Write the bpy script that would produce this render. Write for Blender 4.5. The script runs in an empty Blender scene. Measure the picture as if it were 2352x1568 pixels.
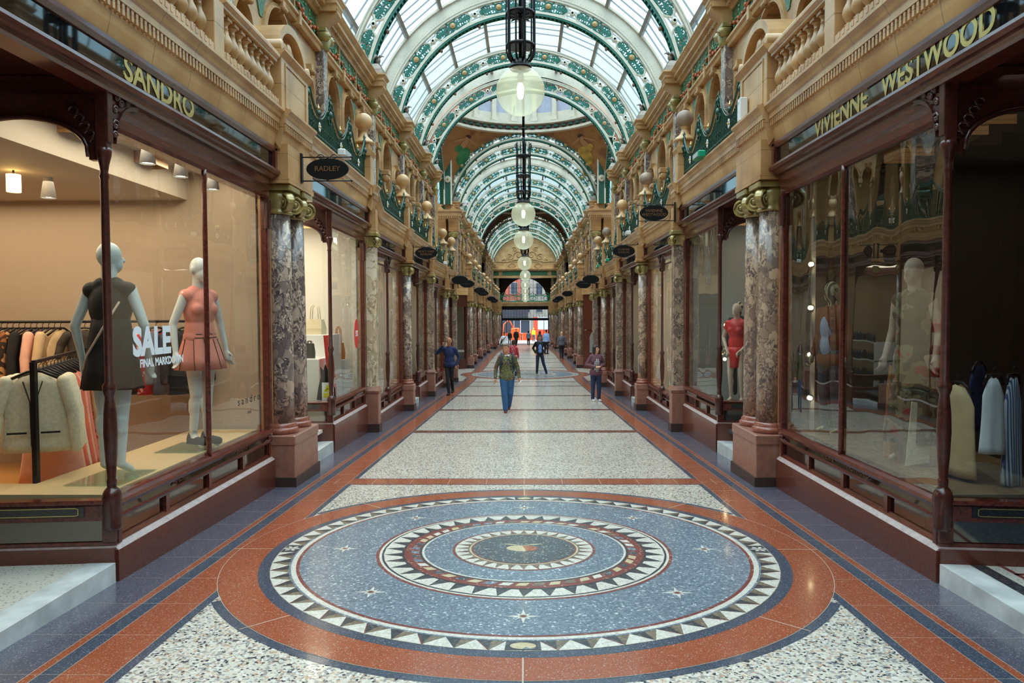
import bpy, math, random
from math import sin, cos, pi, radians, sqrt, atan2
from mathutils import Vector, Matrix
random.seed(7)
SC = bpy.context.scene
COL = SC.collection

# ------------------------------------------------------------------ camera, sky, exposure
CAMH = 1.75
cam_d = bpy.data.cameras.new('camera'); cam = bpy.data.objects.new('camera', cam_d); COL.objects.link(cam)
cam_d.sensor_fit = 'HORIZONTAL'; cam_d.sensor_width = 36.0
cam_d.lens = 1700.0 / 2352.0 * 36.0
cam_d.clip_start = 0.05; cam_d.clip_end = 600
cam.matrix_world = (Matrix.Translation((0, 0, CAMH)) @ Matrix.Rotation(radians(1.04), 4, 'Z')
                    @ Matrix.Rotation(radians(90 - 2.09), 4, 'X') @ Matrix.Rotation(radians(-0.25), 4, 'Z'))
SC.camera = cam
SC.view_settings.view_transform = 'Standard'
SC.view_settings.look = 'None'
SC.view_settings.gamma = 1.0
SC.view_settings.exposure = 0.48
SC.view_settings.use_curve_mapping = False
SC.cycles.max_bounces = 9; SC.cycles.diffuse_bounces = 4; SC.cycles.glossy_bounces = 4
SC.cycles.transparent_max_bounces = 14; SC.cycles.transmission_bounces = 4
SC.cycles.caustics_reflective = False; SC.cycles.caustics_refractive = False
SC.cycles.sample_clamp_indirect = 6.0
SC.cycles.use_denoising = True
world = bpy.data.worlds.new('overcast_sky'); SC.world = world; world.use_nodes = True
wn = world.node_tree.nodes; wl = world.node_tree.links
bg = wn['Background']
tc = wn.new('ShaderNodeTexCoord'); sp = wn.new('ShaderNodeSeparateXYZ'); wl.new(tc.outputs['Generated'], sp.inputs[0])
rp = wn.new('ShaderNodeValToRGB'); wl.new(sp.outputs['Z'], rp.inputs[0])
rp.color_ramp.elements[0].position = 0.0; rp.color_ramp.elements[0].color = (0.14, 0.19, 0.22, 1)
rp.color_ramp.elements[1].position = 0.85; rp.color_ramp.elements[1].color = (1.0, 1.0, 1.0, 1)
_e = rp.color_ramp.elements.new(.25); _e.color = (.13, .20, .235, 1)
_e = rp.color_ramp.elements.new(.5); _e.color = (.30, .41, .47, 1)
wl.new(rp.outputs[0], bg.inputs[0]); bg.inputs[1].default_value = 5.0

# ------------------------------------------------------------------ materials
MATS = {}
def srgb(r, g, b):
    f = lambda c: (c/255/12.92) if c <= 10 else ((c/255+0.055)/1.055)**2.4
    return (f(r), f(g), f(b), 1)
def base_mat(name, col, rough=0.5, metal=0.0, coat=0.0, spec=0.5):
    m = bpy.data.materials.new(name); m.use_nodes = True
    b = m.node_tree.nodes['Principled BSDF']
    b.inputs['Base Color'].default_value = col if len(col) == 4 else (*col, 1)
    b.inputs['Roughness'].default_value = rough; b.inputs['Metallic'].default_value = metal
    b.inputs['Coat Weight'].default_value = coat; b.inputs['Coat Roughness'].default_value = 0.08
    b.inputs['Specular IOR Level'].default_value = spec
    m.diffuse_color = b.inputs['Base Color'].default_value
    MATS[name] = m
    return m, m.node_tree.nodes, m.node_tree.links, b
def pos_vec(n, l, scale=(1, 1, 1), obj=False):
    if obj:
        g = n.new('ShaderNodeTexCoord'); o = g.outputs['Object']
    else:
        g = n.new('ShaderNodeNewGeometry'); o = g.outputs['Position']
    mp = n.new('ShaderNodeMapping'); mp.inputs['Scale'].default_value = scale
    l.new(o, mp.inputs[0]); return mp.outputs[0]
def ramp(n, l, fac, stops, const=False):
    r = n.new('ShaderNodeValToRGB'); l.new(fac, r.inputs[0])
    cr = r.color_ramp
    if const: cr.interpolation = 'CONSTANT'
    while len(cr.elements) < len(stops): cr.elements.new(0.5)
    for e, (p, c) in zip(cr.elements, stops):
        e.position = p; e.color = c if len(c) == 4 else (*c, 1)
    return r.outputs[0]
def noise(n, l, vec, scale, detail=3, dist=0.0, out=0):
    t = n.new('ShaderNodeTexNoise'); t.inputs['Scale'].default_value = scale
    t.inputs['Detail'].default_value = detail; t.inputs['Distortion'].default_value = dist
    l.new(vec, t.inputs['Vector']); return t.outputs[out]
def voro(n, l, vec, scale, feat='F1', out='Color', rnd=1.0):
    t = n.new('ShaderNodeTexVoronoi'); t.feature = feat; t.inputs['Scale'].default_value = scale
    t.inputs['Randomness'].default_value = rnd
    l.new(vec, t.inputs['Vector']); return t.outputs[out]
def mixc(n, l, fac, a, b, mode='MIX'):
    x = n.new('ShaderNodeMix'); x.data_type = 'RGBA'; x.blend_type = mode
    for i, v in ((0, fac), (6, a), (7, b)):
        if hasattr(v, 'is_linked') or hasattr(v, 'links'): l.new(v, x.inputs[i])
        else: x.inputs[i].default_value = v
    return x.outputs[2]
def math_n(n, l, op, a, b=None):
    x = n.new('ShaderNodeMath'); x.operation = op
    for i, v in enumerate((a, b)):
        if v is None: continue
        if hasattr(v, 'links'): l.new(v, x.inputs[i])
        else: x.inputs[i].default_value = v
    return x.outputs[0]
def bump(n, l, b, height, strength=0.3, dist=0.02):
    x = n.new('ShaderNodeBump'); x.inputs['Strength'].default_value = strength; x.inputs['Distance'].default_value = dist
    l.new(height, x.inputs['Height']); l.new(x.outputs[0], b.inputs['Normal'])
def simple(name, col, rough=0.5, metal=0.0, coat=0.0, var=0.0, vs=6.0, spec=0.5, bmp=0.0, scale=(1, 1, 1), obj=False):
    m, n, l, b = base_mat(name, col, rough, metal, coat, spec)
    if var or bmp:
        v = pos_vec(n, l, scale, obj); f = noise(n, l, v, vs, 4)
        if var:
            c = col[:3]
            dk = tuple(max(0, x*(1-var)) for x in c); lt = tuple(min(1, x*(1+var)) for x in c)
            l.new(ramp(n, l, f, [(0.3, dk), (0.7, lt)]), b.inputs['Base Color'])
        if bmp: bump(n, l, b, f, bmp)
    return m
# glazed faience tile with block joints
def tile_mat(name, c0, c1, jy=0.45, jz=0.30):
    m, n, l, b = base_mat(name, c0, 0.33, 0, 0.15)
    v = pos_vec(n, l); f = noise(n, l, v, 2.2, 5)
    col = ramp(n, l, f, [(0.32, c0), (0.68, c1)])
    f2 = noise(n, l, v, 30, 2); col = mixc(n, l, math_n(n, l, 'MULTIPLY', f2, 0.22), col, (c0[0]*.5, c0[1]*.45, c0[2]*.4, 1))
    s = n.new('ShaderNodeSeparateXYZ'); l.new(v, s.inputs[0])
    def line(o, step, ph, w):
        a = math_n(n, l, 'FRACT', math_n(n, l, 'DIVIDE', math_n(n, l, 'ADD', o, 50+ph), step))
        return math_n(n, l, 'LESS_THAN', a, w)
    j = math_n(n, l, 'MAXIMUM', line(s.outputs[1], jy, 0, .014), line(s.outputs[2], jz, .07, .02))
    col = mixc(n, l, math_n(n, l, 'MULTIPLY', j, 0.6), col, (c0[0]*.25, c0[1]*.2, c0[2]*.2, 1))
    l.new(col, b.inputs['Base Color'])
    return m
TILE = tile_mat('glazed_tan_tile', (.41, .195, .070, 1), (.63, .355, .150, 1))
TILE2 = tile_mat('glazed_buff_tile', (.45, .235, .092, 1), (.67, .405, .185, 1), .62, .5)
CARVE = simple('carved_buff_stone', (.47, .265, .11), 0.35, var=.25, vs=4, coat=.15)
BALL = simple('buff_ball_stone', (.56, .33, .145), 0.35, var=.18, vs=5, coat=.1)
BALLG = simple('sooty_ball_stone', (.30, .21, .15), 0.5, var=.35, vs=6)
def wood(name, c0, c1, rough=.22):
    m, n, l, b = base_mat(name, c0, rough, 0, .35)
    v = pos_vec(n, l, (8, .8, 8)); f = noise(n, l, v, 3.5, 5, 1.2)
    l.new(ramp(n, l, f, [(0.3, c0), (0.7, c1)]), b.inputs['Base Color']); return m
MAHO = wood('polished_mahogany', (.05, .011, .008), (.15, .032, .021))
MAHD = wood('dark_carved_mahogany', (.03, .008, .006), (.085, .02, .014), .3)
PALEW = simple('pale_birch_board', (.62, .44, .22), .45, var=.12, vs=2, scale=(1, .3, 1))
def marble(name, dark, mid, light, sc=5.0):
    m, n, l, b = base_mat(name, mid, .2, 0, .25)
    v = pos_vec(n, l, (1, 1, .7))
    nz = noise(n, l, v, sc*1.6, 5, 0, 1); s_ = n.new('ShaderNodeVectorMath'); s_.operation = 'SCALE'; s_.inputs[3].default_value = .26
    vv = n.new('ShaderNodeVectorMath'); vv.operation = 'ADD'; l.new(v, vv.inputs[0]); l.new(nz, s_.inputs[0]); l.new(s_.outputs[0], vv.inputs[1])
    def cellcol(scale, stops):
        c = voro(n, l, vv.outputs[0], scale); q = n.new('ShaderNodeSeparateColor'); l.new(c, q.inputs[0]); return ramp(n, l, q.outputs[0], stops)
    lm = tuple((a+b_)/2 for a, b_ in zip(light, mid)); dm = tuple((a*.6+b_*.4) for a, b_ in zip(dark, mid))
    big = cellcol(sc*1.5, [(.1, dm), (.45, mid), (.6, lm), (.85, light)])
    sml = cellcol(sc*8, [(.2, dark), (.5, mid), (.9, light)])
    pick = noise(n, l, v, sc*1.1, 4, .6)
    col = mixc(n, l, ramp(n, l, pick, [(.46, (0, 0, 0)), (.53, (1, 1, 1))]), big, sml)
    ed = voro(n, l, vv.outputs[0], sc*1.5, 'DISTANCE_TO_EDGE', 'Distance')
    col = mixc(n, l, ramp(n, l, ed, [(0, (.8, .8, .8)), (.05, (0, 0, 0))]), col, dark)
    l.new(col, b.inputs['Base Color']); return m
MARB = marble('violet_grey_breccia_marble', (.08, .062, .068, 1), (.25, .185, .165, 1), (.60, .46, .35, 1))
MARBW = marble('warm_breccia_marble', (.12, .085, .08, 1), (.31, .21, .15, 1), (.52, .37, .25, 1))
MARBP = marble('pale_yellow_marble', (.35, .27, .17, 1), (.6, .48, .33, 1), (.75, .66, .52, 1), 3)
PINK = simple('pinkish_granite_block', (.30, .135, .095), .35, var=.18, vs=14, coat=.1)
PINKB = simple('polished_red_granite', (.27, .085, .055), .22, var=.25, vs=30, coat=.2)
PLIN = simple('dark_red_granite_plinth', (.12, .032, .02), .25, var=.35, vs=130, coat=.3)
PLIT = simple('worn_plinth_top', (.42, .33, .32), .3, var=.2, vs=20)
BASEB = simple('dark_brown_base', (.055, .03, .025), .35, var=.2)
OLIVE = simple('olive_gold_glaze', (.36, .27, .095), .28, .2, .3, var=.3, vs=9)
BRACK = simple('black_ironwork', (.012, .012, .016), .35, .3)
BLKG = simple('black_sign_glass', (.006, .006, .007), .03, 0, 0, spec=1.0)
STALL = simple('dark_mirror_panel', (.20, .185, .17), .07, 1.0, 0)
GOLD = simple('gilt_lettering', (.80, .60, .22), .22, .85)
GOLDD = simple('dull_gold_lettering', (.26, .12, .05), .4, .3)
GREEN = simple('dark_green_iron_paint', (.004, .055, .034), .32, 0, .1, var=.3, vs=25)
GREENP = simple('deep_green_panel', (.006, .075, .045), .35, var=.2)
GREENR = simple('bright_green_glaze', (.030, .125, .05), .3, 0, .2, var=.6, vs=28, bmp=.8)
GLEAF = simple('green_leaf_relief', (.10, .25, .11), .3, 0, .2, var=.5, vs=30, bmp=.5)
ORANGE = simple('orange_fruit_glaze', (.46, .10, .02), .3, 0, .2, var=.3, vs=20)
CREAMI = simple('cream_painted_iron', (.66, .60, .49), .45, var=.12, vs=5)
WHITEI = simple('off_white_painted_steel', (.62, .55, .45), .5, var=.08, vs=4)
PURL = simple('grey_brown_purlin', (.24, .195, .165), .5, var=.1)
GBAR = simple('grey_glazing_bar', (.33, .34, .36), .5)
RIBG = simple('rib_scroll_green', (.008, .125, .085), .3, 0, .2, var=.3, vs=20)
RGOLD = simple('ochre_rosette', (.40, .23, .09), .35, .2, var=.3, vs=40)
BROWNB = simple('brown_rib_boss', (.20, .10, .07), .4)
WMARB = simple('white_step_marble', (.58, .62, .63), .25, 0, .15, var=.22, vs=5)
CREAMT = None
def glass(name, tint=(1, 1, 1), ior=1.55, rough=0.0, wave=0.0, diff=0.0, dcol=(1, 1, 1), wsc=1.2):
    m = bpy.data.materials.new(name); m.use_nodes = True; n = m.node_tree.nodes; l = m.node_tree.links
    n.remove(n['Principled BSDF']); out = n['Material Output']
    tr = n.new('ShaderNodeBsdfTransparent'); tr.inputs[0].default_value = (*tint, 1)
    gl = n.new('ShaderNodeBsdfGlossy'); gl.inputs['Roughness'].default_value = rough
    ge = n.new('ShaderNodeNewGeometry'); dp = n.new('ShaderNodeVectorMath'); dp.operation = 'DOT_PRODUCT'
    l.new(ge.outputs['Normal'], dp.inputs[0]); l.new(ge.outputs['Incoming'], dp.inputs[1])
    f0 = ((ior-1)/(ior+1))**2
    c1 = math_n(n, l, 'SUBTRACT', 1.0, math_n(n, l, 'ABSOLUTE', dp.outputs['Value']))
    fr = math_n(n, l, 'ADD', math_n(n, l, 'MULTIPLY', math_n(n, l, 'POWER', c1, 5.0), 1-f0), f0)
    mx = n.new('ShaderNodeMixShader'); l.new(fr, mx.inputs[0]); l.new(tr.outputs[0], mx.inputs[1]); l.new(gl.outputs[0], mx.inputs[2])
    o = mx.outputs[0]
    if wave:
        v = pos_vec(n, l, (1, 1, .35)); h = noise(n, l, v, wsc, 1)
        b = n.new('ShaderNodeBump'); b.inputs['Strength'].default_value = 1.0; b.inputs['Distance'].default_value = wave
        l.new(h, b.inputs['Height']); l.new(b.outputs[0], gl.inputs['Normal'])
    if diff:
        d = n.new('ShaderNodeBsdfTranslucent'); d.inputs[0].default_value = (*dcol, 1)
        m2 = n.new('ShaderNodeMixShader'); m2.inputs[0].default_value = diff
        l.new(o, m2.inputs[1]); l.new(d.outputs[0], m2.inputs[2]); o = m2.outputs[0]
    l.new(o, out.inputs[0]); MATS[name] = m; return m
PANE = glass('shop_window_glass', (.95, .97, .96), 1.5, 0, .014)
PANER = glass('reflecting_shop_window_glass', (.90, .93, .92), 2.1, 0, .018)
PANE2 = glass('plain_thin_glass', (.95, .97, .97), 1.5)
ROOFG = glass('roof_glazing', (.74, .92, .96), 1.3, .1, diff=.09, dcol=(.78, .92, .96))
def emis(name, col, s):
    m = bpy.data.materials.new(name); m.use_nodes = True; n = m.node_tree.nodes; l = m.node_tree.links
    e = n.new('ShaderNodeEmission'); e.inputs[0].default_value = (*col, 1); e.inputs[1].default_value = s
    l.new(e.outputs[0], n['Material Output'].inputs[0]); MATS[name] = m; return m
BULB = emis('glowing_bulb', (1.0, .93, .62), 9.0)
SPOTE = emis('glowing_spot_face', (1.0, .92, .75), 14.0)
WARME = emis('warm_lit_shade', (1.0, .62, .22), 5.0)
GLOBE = glass('hazy_globe_glass', (.93, .94, .84), 1.5, .02, diff=.30, dcol=(.93, .94, .80))
# terrazzo and mosaics
def chips(name, cols, scale, rough=.22, dark=None, coat=.25):
    m, n, l, b = base_mat(name, cols[0][1], rough, 0, coat)
    v = pos_vec(n, l, (1, 1, .2)); c = voro(n, l, v, scale)
    s = n.new('ShaderNodeSeparateColor'); l.new(c, s.inputs[0])
    col = ramp(n, l, s.outputs[0], cols, True)
    big = noise(n, l, v, 1.1, 3)
    col = mixc(n, l, math_n(n, l, 'MULTIPLY', big, .25), col, (.05, .05, .06, 1))
    l.new(col, b.inputs['Base Color']); return m
TERR = chips('pebble_terrazzo', [(0, (.03, .035, .05)), (.09, (.30, .30, .30)), (.22, (.62, .59, .52)), (.42, (.72, .68, .60)),
             (.60, (.55, .36, .24)), (.68, (.68, .60, .50)), (.82, (.40, .36, .32)), (.93, (.80, .78, .74))], 70)
TRED = chips('red_terrazzo', [(0, (.27, .058, .022)), (.3, (.34, .078, .03)), (.7, (.40, .10, .042)), (.93, (.42, .19, .12)), (.97, (.5, .4, .3))], 190)
TBLU = chips('slate_blue_terrazzo', [(0, (.04, .055, .085)), (.4, (.055, .075, .115)), (.8, (.08, .10, .145)), (.95, (.2, .24, .32))], 190)
TPUR = chips('violet_grey_terrazzo', [(0, (.075, .08, .115)), (.4, (.10, .098, .135)), (.8, (.12, .118, .16)), (.95, (.27, .28, .34))], 190)
TBAR = chips('brown_bar_terrazzo', [(0, (.15, .05, .035)), (.5, (.19, .068, .05)), (.9, (.25, .1, .07))], 190)
TESB = chips('blue_grey_tesserae', [(0, (.12, .16, .21)), (.35, (.165, .215, .275)), (.7, (.21, .265, .33)), (.9, (.34, .40, .46)), (.97, (.6, .66, .7))], 75, .25)
TESW = chips('white_tesserae', [(0, (.60, .58, .52)), (.5, (.72, .70, .64)), (.93, (.5, .47, .4))], 75, .3)
TESK = chips('black_tesserae', [(0, (.025, .03, .04)), (.6, (.05, .055, .06)), (.9, (.12, .12, .12))], 75, .3)
TESN = chips('brown_tesserae', [(0, (.14, .11, .075)), (.5, (.2, .16, .11)), (.85, (.28, .22, .15))], 75, .3)
TESR = chips('red_tesserae', [(0, (.17, .03, .025)), (.5, (.22, .05, .04)), (.95, (.45, .3, .25))], 75, .3)
TESY = chips('cream_tesserae', [(0, (.55, .45, .27)), (.6, (.62, .53, .34))], 75, .3)
TESG = chips('charcoal_tesserae', [(0, (.04, .05, .06)), (.5, (.065, .08, .09)), (.9, (.3, .32, .33))], 80, .3)
TPALE = chips('pale_speckled_terrazzo', [(0, (.25, .24, .2)), (.06, (.62, .62, .56)), (.6, (.68, .68, .62))], 90, .3)
JOINT = simple('pale_joint_strip', (.46, .36, .29), .4)

# ------------------------------------------------------------------ mesh builder
class MB:
    def __init__(s, *mats):
        s.v = []; s.f = []; s.m = []; s.sm = []; s.mats = list(mats); s.cur = 0; s.smooth = False
    def mat(s, m):
        if m not in s.mats: s.mats.append(m)
        s.cur = s.mats.index(m); return s
    def add(s, vs, fs, smooth=None):
        k = len(s.v); s.v += [tuple(p) for p in vs]
        sm = s.smooth if smooth is None else smooth
        for f in fs:
            s.f.append(tuple(i+k for i in f)); s.m.append(s.cur); s.sm.append(sm)
        return s
    def box(s, x0, x1, y0, y1, z0, z1):
        if x0 > x1: x0, x1 = x1, x0
        if y0 > y1: y0, y1 = y1, y0
        if z0 > z1: z0, z1 = z1, z0
        return s.add([(x0,y0,z0),(x1,y0,z0),(x1,y1,z0),(x0,y1,z0),(x0,y0,z1),(x1,y0,z1),(x1,y1,z1),(x0,y1,z1)],
                     [(0,3,2,1),(4,5,6,7),(0,1,5,4),(1,2,6,5),(2,3,7,6),(3,0,4,7)], False)
    def bev(s, x0, x1, y0, y1, z0, z1, c):
        # box with chamfered vertical and top edges
        if x0 > x1: x0, x1 = x1, x0
        if y0 > y1: y0, y1 = y1, y0
        def ring(x0,x1,y0,y1,z): return [(x0+c,y0,z),(x1-c,y0,z),(x1,y0+c,z),(x1,y1-c,z),(x1-c,y1,z),(x0+c,y1,z),(x0,y1-c,z),(x0,y0+c,z)]
        return s.rings([ring(x0,x1,y0,y1,z0), ring(x0,x1,y0,y1,z1-c), ring(x0+c,x1-c,y0+c,y1-c,z1)], False)
    def hexa(s, p):   # 8 points as box order
        return s.add(p, [(0,3,2,1),(4,5,6,7),(0,1,5,4),(1,2,6,5),(2,3,7,6),(3,0,4,7)], False)
    def poly(s, pts): return s.add(pts, [tuple(range(len(pts)))], False)
    def rings(s, rs, smooth=True, caps=True, closed=False):
        n = len(rs[0]); vs = [p for r in rs for p in r]; fs = []
        m = len(rs)
        for i in range(m if closed else m-1):
            a = i*n; b = ((i+1) % m)*n
            for j in range(n):
                k = (j+1) % n; fs.append((a+j, a+k, b+k, b+j))
        s.add(vs, fs, smooth)
        if caps and not closed:
            k = len(s.v)-len(vs)
            s.f.append(tuple(k+j for j in reversed(range(n)))); s.m.append(s.cur); s.sm.append(False)
            s.f.append(tuple(k+(m-1)*n+j for j in range(n))); s.m.append(s.cur); s.sm.append(False)
        return s
    def lathe(s, prof, c=(0, 0, 0), n=20, smooth=True, axis='Z'):
        rs = []
        for r, z in prof:
            ring = []
            for i in range(n):
                a = 2*pi*i/n
                p = (r*cos(a), r*sin(a), z)
                if axis == 'X': p = (z, r*cos(a), r*sin(a))
                if axis == 'Y': p = (r*sin(a), z, r*cos(a))
                ring.append((c[0]+p[0], c[1]+p[1], c[2]+p[2]))
            rs.append(ring)
        return s.rings(rs, smooth)
    def tube(s, pts, r, n=6, closed=False, smooth=True, flat=None):
        P = [Vector(p) for p in pts]; m = len(P); rs = []
        up = Vector((0, 0, 1)); rr = r if isinstance(r, (list, tuple)) else [r]*m
        prev = None
        for i in range(m):
            t = (P[(i+1) % m]-P[i-1]) if closed else (P[min(i+1, m-1)]-P[max(i-1, 0)])
            if t.length < 1e-9: t = Vector((0, 0, 1))
            t.normalize()
            if prev is None:
                a = t.cross(up)
                if a.length < 1e-3: a = t.cross(Vector((1, 0, 0)))
            else: a = prev - t*prev.dot(t)
            if a.length < 1e-6: a = t.cross(Vector((0.3, 1, 0)))
            a.normalize(); prev = a; b = t.cross(a)
            rs.append([tuple(P[i]+a*rr[i]*cos(2*pi*j/n+pi/n)+b*rr[i]*sin(2*pi*j/n+pi/n)) for j in range(n)])
        return s.rings(rs, smooth and n > 4, True, closed)
    def prism(s, prof, y0, y1, axis='Y', smooth=False):
        # prof in the plane across the axis
        if axis == 'Y': a = [(p, y0, q) for p, q in prof]; b = [(p, y1, q) for p, q in prof]
        elif axis == 'X': a = [(y0, p, q) for p, q in prof]; b = [(y1, p, q) for p, q in prof]
        else: a = [(p, q, y0) for p, q in prof]; b = [(p, q, y1) for p, q in prof]
        return s.rings([a, b], smooth)
    def ball(s, c, r, n=16, m=10, sz=1.0, sx=1.0, sy=1.0):
        rs = []
        for i in range(m+1):
            t = -pi/2+pi*i/m; k = max(cos(t), .012)
            rs.append([(c[0]+r*sx*k*cos(2*pi*j/n), c[1]+r*sy*k*sin(2*pi*j/n), c[2]+r*sz*sin(t)) for j in range(n)])
        return s.rings(rs, True)
    def sphere_uv(s, *a, **k): return s.ball(*a, **k)
    def xf(s, M, start=0):
        for i in range(start, len(s.v)): s.v[i] = tuple(M @ Vector(s.v[i]))
        return s
    def flip(s):      # mirror in x
        s.v = [(-x, y, z) for x, y, z in s.v]; s.f = [tuple(reversed(f)) for f in s.f]; return s
    def merge(s, o, M=None):
        k = len(s.v); s.v += [tuple(M @ Vector(p)) if M else p for p in o.v]
        for f, mi, sm in zip(o.f, o.m, o.sm):
            mt = o.mats[mi] if o.mats else None
            if mt is not None and mt not in s.mats: s.mats.append(mt)
            s.f.append(tuple(i+k for i in f)); s.m.append(s.mats.index(mt) if mt is not None else 0); s.sm.append(sm)
        return s
    def mesh(s, name):
        me = bpy.data.meshes.new(name); me.from_pydata(s.v, [], s.f)
        for mt in s.mats: me.materials.append(mt)
        if len(s.mats) > 1: me.polygons.foreach_set('material_index', s.m)
        me.polygons.foreach_set('use_smooth', s.sm); me.update(); return me
    def obj(s, name, parent=None, loc=None, **props):
        o = bpy.data.objects.new(name, s.mesh(name)); COL.objects.link(o)
        if loc: o.location = loc
        if parent: o.parent = parent
        for k, v in props.items(): o[k] = v
        return o
def link_mesh(name, me, parent=None, loc=None, rz=None, **props):
    o = bpy.data.objects.new(name, me); COL.objects.link(o)
    if parent: o.parent = parent
    if loc: o.location = loc
    if rz: o.rotation_euler[2] = rz
    for k, v in props.items(): o[k] = v
    return o
def thing(name, label, cat, loc=(0, 0, 0), rz=0.0, group=None, sx=1):
    o = bpy.data.objects.new(name, None); COL.objects.link(o); o.empty_display_size = .1
    o.location = loc; o.rotation_euler = (0, 0, rz); o.scale = (sx, 1, 1)
    o['label'] = label; o['category'] = cat
    if group: o['group'] = group
    return o
def tag(o, label, cat, group=None):
    o['label'] = label; o['category'] = cat
    if group: o['group'] = group
    return o
KIDS = {}
def dup(root, loc, label, rz=None, sx=None, group=None):
    r = root.copy(); COL.objects.link(r); r.location = loc; r['label'] = label
    if rz is not None: r.rotation_euler[2] = rz
    if sx is not None: r.scale = (sx, 1, 1)
    if group: r['group'] = group
    if root.name not in KIDS:
        KIDS[root.name] = [(c, [g for g in ALLOBJ(c)]) for c in ALLOBJ(root)]
    for c, gs in KIDS[root.name]:
        k = c.copy(); COL.objects.link(k); k.parent = r
        for g in gs:
            q = g.copy(); COL.objects.link(q); q.parent = k
    return r
def ALLOBJ(p): return [o for o in bpy.data.objects if o.parent == p]
ORD = ['first', 'second', 'third', 'fourth', 'fifth', 'sixth', 'seventh', 'eighth', 'ninth', 'tenth', 'eleventh', 'twelfth', 'thirteenth', 'fourteenth', 'fifteenth', 'sixteenth', 'seventeenth', 'eighteenth', 'nineteenth', 'twentieth', 'twenty-first', 'twenty-second', 'twenty-third', 'twenty-fourth', 'twenty-fifth', 'twenty-sixth']
SIDE = {-1: 'left', 1: 'right'}
def text_mesh(txt, size, depth=.002, mat=None, sp=1.0, shear=0.0, bold=0.0):
    cu = bpy.data.curves.new('lettering', 'FONT'); cu.body = txt; cu.size = size; cu.extrude = depth
    cu.align_x = 'CENTER'; cu.align_y = 'CENTER'; cu.space_character = sp; cu.resolution_u = 4; cu.shear = shear; cu.offset = bold
    o = bpy.data.objects.new('tmp', cu); COL.objects.link(o)
    dg = bpy.context.evaluated_depsgraph_get(); dg.update()
    me = bpy.data.meshes.new_from_object(o.evaluated_get(dg)); me.name = 'lettering'
    bpy.data.objects.remove(o); bpy.data.curves.remove(cu)
    me.materials.clear()
    if mat: me.materials.append(mat)
    return me
def place_text(txt, size, xaxis, zaxis, loc, mat, parent=None, name='lettering', sx=1.0, sy=1.0, depth=.002, sp=1.0, bold=0.0):
    me = text_mesh(txt, size, depth, mat, sp, 0.0, bold)
    X = Vector(xaxis).normalized(); Z = Vector(zaxis).normalized(); Y = Z.cross(X)
    M = Matrix((X, Y, Z)).transposed().to_4x4()
    me.transform(Matrix.Translation(loc) @ M @ Matrix.Diagonal((sx, sy, 1, 1)))
    o = bpy.data.objects.new(name, me); COL.objects.link(o)
    if parent: o.parent = parent
    return o

# ------------------------------------------------------------------ floor profile and key lines
FP = [(-12, .389), (30.3, -.982), (53, -1.10), (85, -1.75), (88, -1.85), (140, -1.85)]
def fz(y):
    for (a, za), (b, zb) in zip(FP, FP[1:]):
        if y <= b: return za+(zb-za)*(y-a)/(b-a)
    return FP[-1][1]
CX = -0.02        # arcade centre line
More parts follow.
